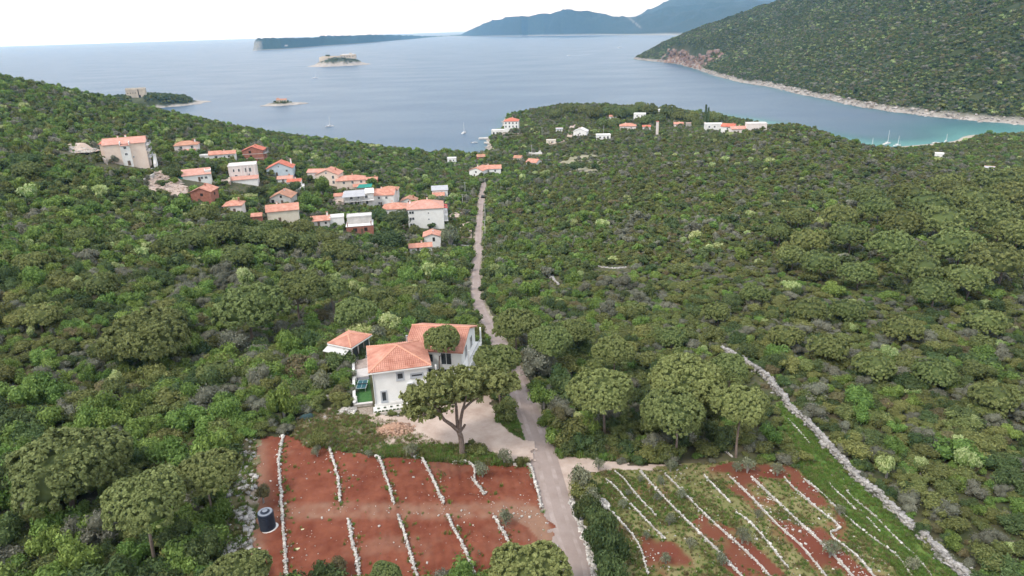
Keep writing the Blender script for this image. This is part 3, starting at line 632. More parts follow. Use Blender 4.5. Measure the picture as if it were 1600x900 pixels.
ROOFM = {
    'tile': mat('roof_tile', (0.40, 0.165, 0.115), (0.60, 0.315, 0.235), scale=0.55, rough=0.9, detail=9, bump=.5, bscale=5),
    'pink': mat('faded_roof_tile', (0.46, 0.225, 0.175), (0.56, 0.32, 0.26), scale=0.6, rough=0.9, bump=.5, bscale=5),
    'red': mat('red_roof_tile', (0.42, 0.105, 0.070), (0.56, 0.20, 0.13), scale=0.5, rough=0.9, bump=.5, bscale=5),
    'old': mat('weathered_roof_tile', (0.34, 0.165, 0.11), (0.50, 0.27, 0.18), scale=0.35, rough=0.9, bump=.5, bscale=5),
    'grey': mat('grey_sheet_roof', (0.36, 0.36, 0.38), (0.44, 0.44, 0.46), scale=0.5, rough=0.6),
    'flat': mat('pale_flat_roof', (0.60, 0.58, 0.57), (0.74, 0.73, 0.72), scale=0.4, rough=0.9),
    'white': WALLM['white'],
}
ridge_m = mat('ridge_tile', (0.56, 0.26, 0.17), (0.64, 0.34, 0.24), scale=1, rough=0.9)
glass_m = mat('window_glass', (0.025, 0.030, 0.035), (0.05, 0.06, 0.07), scale=0.7, rough=0.12, spec=0.5)
frame_m = mat('window_frame', (0.70, 0.70, 0.70), rough=0.6)
greyframe_m = mat('grey_surround', (0.40, 0.42, 0.45), rough=0.7)
dark_m = mat('dark_opening', (0.030, 0.026, 0.024), rough=0.9)
wood_m = mat('dark_wood', (0.10, 0.07, 0.05), (0.16, 0.11, 0.08), scale=5, rough=0.8)
metal_m = mat('grey_metal', (0.42, 0.42, 0.43), rough=0.5, metal=0.3)
BOXF = np.array([(0, 3, 2, 1), (4, 5, 6, 7), (0, 1, 5, 4), (1, 2, 6, 5), (2, 3, 7, 6), (3, 0, 4, 7)])
def boxv(x0, x1, y0, y1, z0, z1): return np.array([(x, y, z) for z in (z0, z1) for x, y in ((x0, y0), (x1, y0), (x1, y1), (x0, y1))], float)
class MB:
    def __init__(s): s.V = []; s.F = []; s.M = []; s.n = 0; s.mats = []
    def add(s, V, F, m=None):
        V = np.asarray(V, float); F = [tuple(int(i) + s.n for i in f) for f in F]
        k = 0
        if m is not None:
            if m not in s.mats: s.mats.append(m)
            k = s.mats.index(m)
        s.V.append(V); s.F += F; s.M += [k] * len(F); s.n += len(V); return s
    def box(s, x0, x1, y0, y1, z0, z1, m=None, rz=0, c=(0, 0)):
        V = boxv(x0, x1, y0, y1, z0, z1)
        if rz:
            a = V[:, :2] - c; V[:, 0] = c[0] + a[:, 0] * math.cos(rz) - a[:, 1] * math.sin(rz); V[:, 1] = c[1] + a[:, 0] * math.sin(rz) + a[:, 1] * math.cos(rz)
        return s.add(V, BOXF, m)
    def tube(s, P, r, m=None):
        V, F = tubes([(P, [r] * len(P) if np.isscalar(r) else r)]); return s.add(V, F, m)
    def slab(s, P, t, m=None):
        """plane polygon P (counter-clockwise from above) with thickness t below"""
        P = np.asarray(P, float); n = len(P); V = np.vstack([P, P - [0, 0, t]])
        F = [tuple(range(n)), tuple(range(2 * n - 1, n - 1, -1))] + [(i, i + n, (i + 1) % n + n, (i + 1) % n) for i in range(n)]
        return s.add(V, F, m)
    def mesh(s, name, m=None, smooth_=False):
        me = bpy.data.meshes.new(name); me.from_pydata(np.vstack(s.V).tolist(), [], s.F)
        for x in ([m] if m else s.mats): me.materials.append(x)
        if not m: me.polygons.foreach_set('material_index', s.M)
        me.update(); return me
    def put(s, name, m=None, **k): return put(name, s.mesh(name, m), **k)
_wc = {}
def window_meshes(w, h, style):
    k = (round(w, 2), round(h, 2), style)
    if k not in _wc:
        fm = {'plain': frame_m, 'grey': greyframe_m, 'hole': dark_m, 'wood': wood_m}[style]
        f = MB(); t = .10 if style != 'grey' else .22
        if style == 'hole': t = .05
        for a in ((-w / 2 - t, w / 2 + t, h / 2, h / 2 + t), (-w / 2 - t, w / 2 + t, -h / 2 - t, -h / 2), (-w / 2 - t, -w / 2, -h / 2, h / 2), (w / 2, w / 2 + t, -h / 2, h / 2)):
            f.box(a[0], a[1], -.07, .01, a[2], a[3])
        if style == 'plain' and w > .9: f.box(-.04, .04, -.05, .01, -h / 2, h / 2)
        if style == 'grey': f.box(-w / 2 - .3, w / 2 + .3, -.14, -.072, -h / 2 - t - .06, -h / 2 - t + .02)
        p = MB(); p.box(-w / 2, w / 2, -.025, .008, -h / 2, h / 2)
        _wc[k] = (f.mesh('window', fm), p.mesh('pane', dark_m if style == 'hole' else glass_m))
    return _wc[k]
def add_window(root, side, u, z, w, h, W, D, style='plain', name='window'):
    f, p = window_meshes(w, h, style)
    o = put(name, f, parent=root)
    o.location, o.rotation_euler = {'f': ((u, -D / 2 - .002, z), (0, 0, 0)), 'r': ((W / 2 + .002, u, z), (0, 0, math.pi / 2)), 'l': ((-W / 2 - .002, -u, z), (0, 0, -math.pi / 2)), 'b': ((-u, D / 2 + .002, z), (0, 0, math.pi))}[side]
    put('pane', p, parent=o)
    return o
def roof_planes(kind, W, D, h, pitch, ov):
    w, d = W / 2 + ov, D / 2 + ov; t = math.tan(pitch); e = h - ov * t
    if kind == 'hip':
        if W >= D:
            r = w - d; z = e + d * t
            A, B = (-r, 0, z), (r, 0, z)
            return [[(-w, -d, e), (w, -d, e), B, A], [(w, d, e), (-w, d, e), A, B], [(w, -d, e), (w, d, e), B], [(-w, d, e), (-w, -d, e), A]], [(A, B), (A, (-w, -d, e)), (A, (-w, d, e)), (B, (w, -d, e)), (B, (w, d, e))]
        r = d - w; z = e + w * t
        A, B = (0, -r, z), (0, r, z)
        return [[(-w, -d, e), (w, -d, e), A], [(w, d, e), (-w, d, e), B], [(w, -d, e), (w, d, e), B, A], [(-w, d, e), (-w, -d, e), A, B]], [(A, B), (A, (-w, -d, e)), (A, (w, -d, e)), (B, (w, d, e)), (B, (-w, d, e))]
    if kind == 'side':      # ridge parallel to the front
        z = e + d * t; A, B = (-w, 0, z), (w, 0, z)
        return [[(-w, -d, e), (w, -d, e), B, A], [(w, d, e), (-w, d, e), A, B]], [(A, B)]
    if kind == 'front':     # gable to the front
        z = e + w * t; A, B = (0, -d, z), (0, d, z)
        return [[(w, -d, e), (w, d, e), B, A], [(-w, d, e), (-w, -d, e), A, B]], [(A, B)]
    if kind == 'shed':      # falls to the front
        z0, z1 = e, e + 2 * d * t
        return [[(-w, -d, z0), (w, -d, z0), (w, d, z1), (-w, d, z1)]], []
    return [], []
def wall_mesh(kind, W, D, h, pitch, m, base=-2.0):
    b = MB(); b.box(-W / 2, W / 2, -D / 2, D / 2, base, h - .02)
    t = math.tan(pitch)
    if kind == 'front':
        z = h - .02 + W / 2 * t - .12
        b.add([(-W / 2, -D / 2, h - .02), (W / 2, -D / 2, h - .02), (0, -D / 2, z), (-W / 2, D / 2, h - .02), (W / 2, D / 2, h - .02), (0, D / 2, z)], [(0, 1, 2), (5, 4, 3), (0, 2, 5, 3), (1, 4, 5, 2)])
    if kind == 'side':
        z = h - .02 + D / 2 * t - .12
        b.add([(-W / 2, -D / 2, h - .02), (-W / 2, D / 2, h - .02), (-W / 2, 0, z), (W / 2, -D / 2, h - .02), (W / 2, D / 2, h - .02), (W / 2, 0, z)], [(2, 1, 0), (3, 4, 5), (0, 3, 5, 2), (1, 2, 5, 4)])
    if kind == 'shed':
        z = h - .02 + D * t - .12
        b.add([(-W / 2, -D / 2, h - .02), (W / 2, -D / 2, h - .02), (W / 2, D / 2, z), (-W / 2, D / 2, z), (W / 2, D / 2, h - .02), (-W / 2, D / 2, h - .02)], [(0, 1, 2, 3), (1, 4, 2), (0, 3, 5), (4, 5, 3, 2)])
    return b.mesh('wall', m)
def block(root, W, D, h, roof, wm, rm, pitch=22, ov=.45, off=(0, 0, 0), rz=0.0, caps=True, base=-2.0, parapet=.35):
    p = R(pitch)
    w = put('wall', wall_mesh(roof, W, D, h, p, wm, base), parent=root, loc=off, rz=rz)
    b = MB()
    if roof == 'flat':
        b.box(-W / 2 - .15, W / 2 + .15, -D / 2 - .15, D / 2 + .15, h - .01, h + .14, rm)
        if parapet:
            for a in ((-W / 2 - .1, W / 2 + .1, -D / 2 - .1, -D / 2 + .1), (-W / 2 - .1, W / 2 + .1, D / 2 - .1, D / 2 + .1), (-W / 2 - .1, -W / 2 + .1, -D / 2 + .1, D / 2 - .1), (W / 2 - .1, W / 2 + .1, -D / 2 + .1, D / 2 - .1)): b.box(*a, h + .14, h + .14 + parapet, wm)
    else:
        pl, rg = roof_planes(roof, W, D, h, p, ov)
        for P in pl: b.slab(np.array(P) + [0, 0, .16], .16, rm)
        if caps:
            for A, B in rg: b.tube([np.array(A) + [0, 0, .17], np.array(B) + [0, 0, .17]], .12, ridge_m)
    rf = b.put('roof', parent=root, loc=off, rz=rz)
    return w, rf
def chimney(rf, x, y, z0, z1, m=None, s=.35):
    b = MB(); b.box(x - s, x + s, y - s, y + s, z0, z1, m or WALLM['white']); b.box(x - s - .1, x + s + .1, y - s - .1, y + s + .1, z1 + .002, z1 + .14, ROOFM['tile'])
    return b.put('chimney', parent=rf)
HOUSES = []
def house(px, py, wpx, label, yaw=0, h=5.6, depth=8.0, roof='hip', wm='white', rm='tile', pitch=22, wins=(), style='plain', open_=None, name='house', cat='house', ov=.45, group=None, width=None, vis=True, parapet=.35):
    """(px,py): foot of the front wall's middle in the photograph; wpx: its width there"""
    P = ground_at(px, py); _, _, z = project(P)
    W = width or wpx * z / FPX; yw = R(yaw) + .6 * math.atan2(-P[0], P[1])
    far_ = math.hypot(*P[:2]) > 400
    c = P[:2] + np.array([-math.sin(yw), math.cos(yw)]) * depth / 2
    root = put(name, None, loc=(c[0], c[1], P[2]), rz=yw, label=label, cat=cat, group=group)
    w, rf = block(root, W, depth, h, roof, WALLM[wm], ROOFM[rm], pitch, ov, parapet=parapet)
    for (side, u, zz, ww, hh) in wins: add_window(root, side, u * (W / 2 if side in 'fb' else depth / 2), zz, ww, hh, W, depth, style)
    rng_ = math.hypot(*P[:2])
    if roof in ('hip', 'side', 'front') and W > 6 and 'chimney' not in label:
        k_ = int(px) % 3 - 1; chimney(rf, W * (.22 * k_ + .06), depth * .12, h + .2, h + min(W, depth) / 2 * math.tan(R(pitch)) + .75, WALLM[('white', wm, 'brick')[int(px) % 3]], .28)
    if W > 6:
        b = MB(); u_ = W * (.08 if int(px) % 2 else -.12); b.box(u_ - .5, u_ + .5, -depth / 2 - .06, -depth / 2 - .004, 0, 2.1, wood_m); b.put('door', parent=root)
    HOUSES.append((c[0], c[1], yw, W / 2 + .9, depth / 2 + .9))
    if open_: keep_open(open_[0], open_[1], open_[2], open_[3] - (.3 * (open_[3] - open_[1]) if far_ else 0), rng_)
    return root, W, depth, rf
def balcony(root, x0, x1, y0, y1, z, m=None, rail='offwhite', name='balcony'):
    b = MB(); b.box(x0, x1, y0, y1, z - .16, z, m or WALLM['offwhite'])
    for a in ((x0, x1, y0, y0 + .06), (x0, x1, y1 - .06, y1), (x1 - .06, x1, y0 + .06, y1 - .06), (x0, x0 + .06, y0 + .06, y1 - .06)):
        b.box(*a, z + .85, z + .95, metal_m)
    n = int((x1 - x0) / .35) + 1; n2 = int((y1 - y0) / .35) + 1
    for i in range(n + 1):
        for yy in (y0 + .03, y1 - .03): b.box(x0 + (x1 - x0 - .05) * i / n, x0 + (x1 - x0 - .05) * i / n + .04, yy - .02, yy + .02, z, z + .85, metal_m)
    for i in range(1, n2):
        for xx in (x0 + .03, x1 - .03): b.box(xx - .02, xx + .02, y0 + (y1 - y0) * i / n2, y0 + (y1 - y0) * i / n2 + .04, z, z + .85, metal_m)
    return b.put(name, parent=root)

# ---------------------------------------------------------------- the white house in front
def tile_faces(b, P, m, tw=.30, tl=.42):
    """rows of curved tiles laid on the plane polygon P whose first edge is the eave"""
    P = np.array(P, float); u = P[1] - P[0]; Lu = np.linalg.norm(u); u /= Lu
    n = np.cross(u, P[-1] - P[0]); n /= np.linalg.norm(n); v = np.cross(n, u)
    if n[2] < 0: n = -n
    Q = np.c_[(P - P[0]) @ u, (P - P[0]) @ v]
    nu = int(Lu / tw); tw = Lu / nu; nv = int(Q[:, 1].max() / tl) + 1
    I, J = np.meshgrid(np.arange(nu), np.arange(nv), indexing='ij'); cu = (I + .5) * tw; cv = (J + .5) * tl
    ok = inpoly(cu, cv, Q); I, J = I[ok], J[ok]
    rr_ = np.random.default_rng(len(I)).uniform(-.012, .012, len(I))
    prof = [(0, .0), (.16, .075), (.5, .10), (.84, .075), (1.0, .0)]
    V = []; F = []
    base = np.arange(len(I)) * 10
    for e, (dv, dz) in enumerate(((-.03, .045), (tl, .0))):
        for a, hgt_ in prof:
            V.append(P[0] + ((I + a) * tw)[:, None] * u + (J * tl + dv)[:, None] * v + (hgt_ + dz + rr_)[:, None] * n)
    V = np.stack(V, 1).reshape(-1, 3)
    for k in range(4): F.append(np.stack([base + k, base + k + 1, base + k + 6, base + k + 5], 1))
    F.append(np.stack([base + 4, base + 3, base + 2, base + 1], 1)); 
    F = np.vstack(F)
    b.add(V, F, m)
def tiled_block(root, W, D, h, roof, wm, pitch, ov=.45, off=(0, 0, 0), rz=0.0, base=-2):
    p = R(pitch)
    w = put('wall', wall_mesh(roof, W, D, h, p, wm, base), parent=root, loc=off, rz=rz)
    pl, rg = roof_planes(roof, W, D, h, p, ov)
    b = MB()
    for P in pl: b.slab(np.array(P) + [0, 0, .05], .12, ROOFM['tile'])
    rf = b.put('roof', parent=root, loc=off, rz=rz)
    t = MB()
    for P in pl: tile_faces(t, np.array(P) + [0, 0, .055], ROOFM['tile'])
    o = t.put('roof_tiles', parent=rf); o['kind'] = 'stuff'
    c = MB()
    for A, B in rg:
        A, B = np.array(A), np.array(B); n = max(2, int(np.linalg.norm(B - A) / .45))
        for i in range(n):
            a = A + (B - A) * i / n; e = A + (B - A) * (i + 1.12) / n
            c.tube([a + [0, 0, .12], e + [0, 0, .12 + .03]], [.15, .12], ridge_m)
    o = c.put('ridge_tiles', parent=rf); o['kind'] = 'stuff'
    g = MB(); w2, d2 = W / 2 + ov, D / 2 + ov; e = h - ov * math.tan(p)
    for a in ((-w2, w2, -d2 - .10, -d2 - .01), (w2 + .01, w2 + .10, -d2 - .1, d2 + .1), (-w2 - .10, -w2 - .01, -d2 - .1, d2 + .1)): g.box(*a, e - .14, e + .04, WALLM['white'])
    if roof == 'hip': g.put('gutter', parent=root, loc=off, rz=rz)
    return w, rf
ZH = 48.0
a0 = at_z(576, 583, ZH + 5.9); a1 = at_z(673.5, 570.5, ZH + 5.9)
ux = (a1 - a0) / np.linalg.norm(a1 - a0); uy = np.array([-ux[1], ux[0]]); We = np.linalg.norm(a1 - a0); De = 9.2
hc = (a0 + a1) / 2 + uy * De / 2
yaw_f = math.atan2(ux[1], ux[0])
WH = put('white_house', None, loc=(hc[0], hc[1], ZH), rz=yaw_f, label='white two-storey house with orange hipped tile roofs beside the big umbrella pine', cat='house')
Wf, Df = We - .9, De - .9
tiled_block(WH, Wf, Df, 5.95, 'hip', WALLM['white'], 21)
def toloc(p2):
    d = np.asarray(p2)[:2] - hc; return np.array([d @ ux, d @ uy])
# rear wing, turned away from the front block
w0 = at_z(644, 507, ZH + 7.6); w1 = at_z(733.5, 511, ZH + 7.6)
wu = (w1 - w0) / np.linalg.norm(w1 - w0); yaw_w = math.atan2(wu[1], wu[0]); wv = np.array([-wu[1], wu[0]])
Dw = 10.4; Ww = np.linalg.norm(w1 - w0); wc = (w0 + w1) / 2; wl_ = toloc(wc)
pw = 21; hw = 7.6 - (Dw / 2) * math.tan(R(pw))
tiled_block(WH, Ww - .7, Dw - .9, hw, 'side', WALLM['white'], pw, ov=.4, off=(wl_[0], wl_[1], 0), rz=yaw_w - yaw_f)
add_window(WH, 'f', -.01 * Wf + .35 * 0, 4.55, .75, .85, Wf, Df, 'grey')
add_window(WH, 'f', .29 * Wf, 4.35, 1.55, .30, Wf, Df, 'grey')
add_window(WH, 'f', -.33 * Wf, 1.55, .55, 1.45, Wf, Df, 'grey')
add_window(WH, 'l', 0.15 * Df, 4.4, 1.2, 1.2, Wf, Df, 'plain'); add_window(WH, 'l', -0.2 * Df, 1.3, 1.6, 2.1, Wf, Df, 'plain')
add_window(WH, 'r', -0.28 * Df, 4.3, 1.5, 2.0, Wf, Df, 'plain'); add_window(WH, 'r', -.28 * Df, 1.2, 1.6, 2.2, Wf, Df, 'plain')
b = MB(); b.box(-Wf / 2 - .12, Wf / 2 + .12, -Df / 2 - .14, -Df / 2 - .004, -.6, .45, WALLM['offwhite']); b.put('plinth', parent=WH)
for x in (-Wf / 2 + .12, Wf / 2 - .12):
    b = MB(); b.tube([(x, -Df / 2 - .09, -.3), (x, -Df / 2 - .09, 5.55)], .055, greyframe_m); b.put('downpipe', parent=WH)
b = MB(); b.box(Wf * .10, Wf * .10 + .85, -Df / 2 - .36, -Df / 2 - .01, 2.75, 3.35, frame_m); b.box(Wf * .10 + .12, Wf * .10 + .58, -Df / 2 - .375, -Df / 2 - .361, 2.82, 3.28, greyframe_m); b.put('air_conditioner', parent=WH)
# loggia column and slab at the right corner
b = MB(); b.box(Wf / 2 + .003, Wf / 2 + 1.3, -Df / 2 + .1, -Df / 2 + 2.6, 2.9, 3.08, WALLM['white']); b.box(Wf / 2 + 1.05, Wf / 2 + 1.28, -Df / 2 + .12, -Df / 2 + .35, 3.082, 5.5, WALLM['white']); b.box(Wf / 2 + 1.05, Wf / 2 + 1.28, -Df / 2 + .12, -Df / 2 + .35, -.6, 2.898, WALLM['white'])
b.box(Wf / 2 + .01, Wf / 2 + 1.03, -Df / 2 + .14, -Df / 2 + .18, 3.09, 4.0, glass_m); b.put('loggia', parent=WH)
def wing_obj(name, mb):
    o = mb.put(name, parent=WH, loc=(wl_[0], wl_[1], 0), rz=yaw_w - yaw_f); return o
ww2, wd2 = (Ww - .7) / 2, (Dw - .9) / 2
for (x, z, w_, h_) in ((-ww2 * .25, 1.25, 2.4, 2.2), (ww2 * .35, 1.25, 2.2, 2.2), (-ww2 * .2, 4.2, 1.4, 1.3), (ww2 * .45, 4.2, 1.6, 1.9)):
    f, p = window_meshes(w_, h_, 'plain'); c_, s_ = math.cos(yaw_w - yaw_f), math.sin(yaw_w - yaw_f)
    lx, ly = x, -wd2 - .002
    o = put('window', f, parent=WH, loc=(wl_[0] + lx * c_ - ly * s_, wl_[1] + lx * s_ + ly * c_, z), rz=yaw_w - yaw_f); put('pane', p, parent=o)
b = MB(); b.box(ww2 + .004, ww2 + 1.2, -wd2 + .3, wd2 - .3, 2.75, 2.95, WALLM['white']); b.box(ww2 + .95, ww2 + 1.18, -wd2 + .3, -wd2 + .55, -.8, 5.6, WALLM['white']); b.box(ww2 + .95, ww2 + 1.18, wd2 - .55, wd2 - .3, -.8, 5.6, WALLM['white'])
for i in range(12): b.box(ww2 + 1.08, ww2 + 1.12, -wd2 + .6 + i * .66, -wd2 + .64 + i * .66, 2.952, 3.85, metal_m)
b.box(ww2 + 1.06, ww2 + 1.14, -wd2 + .56, wd2 - .56, 3.85, 3.92, metal_m); wing_obj('balcony', b)
for z in (1.3, 4.2):
    for y in (-1.8, 1.8):
        f, p = window_meshes(1.3, 1.9, 'plain'); c_, s_ = math.cos(yaw_w - yaw_f), math.sin(yaw_w - yaw_f); lx, ly = ww2 + .002, y
        o = put('window', f, parent=WH, loc=(wl_[0] + lx * c_ - ly * s_, wl_[1] + lx * s_ + ly * c_, z), rz=yaw_w - yaw_f + math.pi / 2); put('pane', p, parent=o)
b = MB(); b.tube([(0, 0, 0), (0, 0, 1.1)], .09, metal_m); b.box(-.16, .16, -.16, .16, 1.1, 1.16, metal_m)
cx = toloc(at_z(636, 532, ZH + 6.6)); b.put('flue', parent=WH, loc=(cx[0], cx[1], 6.3))
HOUSES.append((hc[0], hc[1], yaw_f, 6, 6)); HOUSES.append((wc[0], wc[1], yaw_w, 6.5, 6.5))
keep_open(574, 535, 680, 640, 92); keep_open(640, 506, 735, 580, 92)

# ---------------------------------------------------------------- garden pavilion
q = [at_z(512, 535.5, ZH + 3.1), at_z(548.5, 543, ZH + 3.1), at_z(576, 521.5, ZH + 3.1)]
pu = (q[1] - q[0]); pW = np.linalg.norm(pu); pu /= pW; pv_ = np.array([-pu[1], pu[0]]); pD = abs((q[2] - q[1]) @ pv_)
pc = q[1] - pu * pW / 2 + pv_ * pD / 2; pyaw = math.atan2(pu[1], pu[0])
PV = put('garden_pavilion', None, loc=(pc[0], pc[1], ZH - .4), rz=pyaw, label='small white garden pavilion with orange tile roof and pale awning left of the house', cat='pavilion')
tiled_block(PV, pW - .7, pD - .7, 3.45, 'hip', WALLM['white'], 20, ov=.35)
for u in (-.30, .02, .32): add_window(PV, 'r', u * (pD - .7), 2.0, 1.15, 1.9, pW - .7, pD - .7, 'wood', 'glazed_panel')
b = MB(); y0 = -(pD - .7) / 2; b.box(-pW / 2 + .5, pW / 2 - .7, y0 - .05, y0 - .004, .1, 2.5, dark_m); b.put('doorway', parent=PV)
b = MB(); b.slab([(-pW / 2 - .1, y0 - 1.7, 2.55), (pW / 2 - .5, y0 - 1.7, 2.55), (pW / 2 - .5, y0 - .006, 3.05), (-pW / 2 - .1, y0 - .006, 3.05)], .08, mat('awning_cloth', (0.52, 0.51, 0.49), rough=.9)); b.put('awning', parent=PV)
for x in (-pW / 2, pW / 2 - .65):
    b = MB(); b.box(x, x + .1, y0 - 1.65, y0 - 1.55, -1.0, 2.5, wood_m); b.put('awning_post', parent=PV)
HOUSES.append((pc[0], pc[1], pyaw, 3.2, 4.2)); keep_open(512, 514, 577, 560, 105)

# ---------------------------------------------------------------- garden of the white house
def flat_poly(name, pts, z, t, m, kind='structure', **k):
    P = np.array([at_z(px, py, z) for px, py in pts]); 
    if np.sum(P[:, 0] * np.roll(P[:, 1], -1) - P[:, 1] * np.roll(P[:, 0], -1)) < 0: P = P[::-1]
    b = MB(); b.slab(np.c_[P, np.full(len(P), z)], t, m); return b.put(name, kind=kind, **k)
turf_m = mat('garden_turf', (0.035, 0.110, 0.030), (0.060, 0.150, 0.042), scale=1.5, rough=1, bump=.6, bscale=30)
flat_poly('garden_lawn', [(554.5, 594), (577, 592), (582, 628), (556, 629)], ZH + .12, 1.6, turf_m)
flat_poly('patio', [(553.5, 578), (575, 574), (576, 587), (554, 590)], ZH + .35, 1.8, mat('patio_slab', (0.46, 0.42, 0.40), (0.56, 0.52, 0.50), scale=1))
flat_poly('patio', [(553, 564), (574, 559), (575, 573.6), (553.4, 577.6)], ZH + .30, 1.8, mat('patio_brick', (0.30, 0.23, 0.20), (0.40, 0.33, 0.29), scale=2))
flat_poly('planting_bed', [(556, 638), (582, 635), (583, 649.5), (556, 652)], ZH + .04, 1.7, mat('bed_soil', (0.20, 0.15, 0.11), (0.36, 0.31, 0.26), scale=3, bump=.8))
flat_poly('patio_step', [(554, 590.2), (576.2, 587.2), (577, 592), (554.4, 594)], ZH + .16, 1.6, mat('dark_paving', (0.13, 0.14, 0.16), (0.18, 0.19, 0.21), scale=2))
flat_poly('planting_bed', [(583, 636), (640, 629), (652, 641), (584, 648)], ZH + .08, 1.7, mat('white_pebbles', (0.60, 0.58, 0.54), (0.76, 0.74, 0.70), scale=6, bump=.8, bscale=25))
def wall_line(name, pts, z0, hh, th, m, label, cat, cap=None):
    P = np.array([at_z(px, py, z0) for px, py in pts]); b = MB()
    for A, B in zip(P[:-1], P[1:]):
        d = B - A; Ln = np.linalg.norm(d); a = math.atan2(d[1], d[0]); V = boxv(0, Ln, -th / 2, th / 2, z0 - 1.5, z0 + hh)
        X = V.copy(); V[:, 0] = A[0] + X[:, 0] * math.cos(a) - X[:, 1] * math.sin(a); V[:, 1] = A[1] + X[:, 0] * math.sin(a) + X[:, 1] * math.cos(a); b.add(V, BOXF, m)
        if cap:
            V = boxv(-.05, Ln + .05, -th / 2 - .06, th / 2 + .06, z0 + hh + .002, z0 + hh + .08); X = V.copy()
            V[:, 0] = A[0] + X[:, 0] * math.cos(a) - X[:, 1] * math.sin(a); V[:, 1] = A[1] + X[:, 0] * math.sin(a) + X[:, 1] * math.cos(a); b.add(V, BOXF, cap)
    return b.put(name, label=label, cat=cat)
wall_line('garden_wall', [(552.5, 566), (553.5, 600), (554.5, 636)], ZH, .75, .3, WALLM['concrete'], 'long low grey wall along the left side of the lawn', 'wall', WALLM['offwhite'])
wall_line('garden_wall', [(555.5, 636), (582, 633)], ZH, .45, .35, WALLM['stone'], 'short stone wall across the lawn end in front of the house', 'wall', WALLM['concrete'])
wall_line('garden_wall', [(583.5, 650.5), (620, 646.5), (654, 642.5)], ZH - .3, .5, .4, WALLM['stone'], 'low stone wall below the white pebble bed', 'wall')
wall_line('garden_wall', [(532, 606), (543, 612), (552, 613)], ZH - .3, .6, .35, WALLM['stone'], 'short stone wall beside the rubble left of the lawn', 'wall')
# table tennis table
tp = at_z(566.5, 607, ZH + .12); TT = put('table_tennis_table', None, loc=(tp[0], tp[1], ZH + .12), rz=R(3), label='teal table tennis table on the small lawn beside the house', cat='table')
b = MB(); b.box(-.76, .76, -1.37, 1.37, .72, .76, mat('teal_board', (0.010, 0.075, 0.090), rough=.5)); b.put('table_top', parent=TT)
b = MB(); wl2 = mat('white_line', (.75, .75, .75), rough=.6)
for a in ((-.76, -.72, -1.37, 1.37), (.72, .76, -1.37, 1.37), (-.715, .715, -1.37, -1.33), (-.715, .715, 1.33, 1.37), (-.012, .012, -1.325, 1.325)): b.box(*a, .762, .765, wl2)
b.put('table_lines', parent=TT)
b = MB(); b.box(-.9, .9, -.012, .012, .77, .92, mat('net', (.05, .06, .07), rough=.9)); b.put('net', parent=TT)
for x in (-.6, .6):
    for y in (-1.0, 1.0):
        b = MB(); b.box(x - .03, x + .03, y - .03, y + .03, 0, .72, metal_m); b.put('leg', parent=TT)
# small white lamp posts in the garden and by the road
def bollard(px, py, z, hh, label):
    p = at_z(px, py, z); t = put('garden_lamp', None, loc=(p[0], p[1], z), label=label, cat='lamp', group=None)
    b = MB(); b.tube([(0, 0, -.2), (0, 0, hh)], .10, WALLM['white']); b.put('post', parent=t)
    b = MB(); b.tube([(0, 0, hh + .002), (0, 0, hh + .10)], [.15, .12], WALLM['offwhite']); b.add([(0.1, 0, hh + .11), (0, .1, hh + .11), (-.1, 0, hh + .11), (0, -.1, hh + .11)], [(0, 1, 2, 3)], WALLM['offwhite']); b.put('cap', parent=t)
bollard(556.5, 596, ZH + .12, .7, 'stubby white lamp on the lawn near the dark step')
bollard(558, 631, ZH + .12, 1.2, 'taller white lamp at the near corner of the lawn')
bollard(796, 649, h1(*ground_at(796, 649)[:2]), 1.1, 'white marker post in the grass beside the road by the pines')
# ---------------------------------------------------------------- the village
def fw(*rows):       # windows of the front: (u in half-widths, z, w, h)
    return [('f', *r) for r in rows]
# apartment block on the left
AB, W, D, rf = house(201, 259, 58, 'big peach four-storey apartment block at the far left of the village', yaw=4, h=10.0, depth=11, roof='side', wm='peach', rm='pink', pitch=20, open_=(160, 208, 240, 262), name='apartment_block', cat='apartment block',
    wins=fw((-.05, 8.6, 1.0, 1.0), (-.02, 5.8, .9, .9), (.02, 1.6, 1.1, 2.2), (-.12, 2.2, 1.0, 1.0), (.22, 3.8, .5, .5), (.34, 3.8, .5, .5)) + [('r', u, z, 1.6, 1.9) for u in (-.5, .35) for z in (1.5, 4.3, 7.1)])
for k in range(3): balcony(AB, W / 2 + .01, W / 2 + 1.5, -D / 2 + .4, D / 2 - .4, 3.0 + k * 2.8)
b = MB(); b.box(-W * .10, W * .13, -D / 2 - .9, -D / 2 - .004, -1, 9.3, WALLM['offwhite']); b.box(-W * .10 - .1, -W * .10 + .25, -D / 2 - 1.0, -D / 2 + 2.2, 9.4, 10.9, WALLM['white']); b.box(W * .13 - .25, W * .13 + .1, -D / 2 - 1.0, -D / 2 + 2.2, 9.4, 10.9, WALLM['white']); b.put('stair_tower', parent=AB)
for z_, h_ in ((8.3, 1.0), (5.4, .9)): 
    f, p = window_meshes(1.0, h_, 'plain'); o = put('window', f, parent=AB, loc=(W * .015, -D / 2 - .903, z_)); put('pane', p, parent=o)
b = MB(); b.box(W * .005, W * .075, -D / 2 - .96, -D / 2 - .903, .2, 2.4, wood_m); b.put('door', parent=AB)
b = MB(); b.slab([(-W * .10, -D / 2 - 1.3, 9.35), (W * .13, -D / 2 - 1.3, 9.35), (W * .13, -D / 2 + 3.0, 10.95), (-W * .10, -D / 2 + 3.0, 10.95)], .15, ROOFM['pink']); b.put('tower_roof', parent=AB)
block(AB, W * .75, 9, 9.6, 'hip', WALLM['peach'], ROOFM['red'], 18, off=(-W * .28, D * .72, 0))
chimney(rf, W * .03, 1.0, 10.5, 13.0)
b = MB()      # outside stair on the right
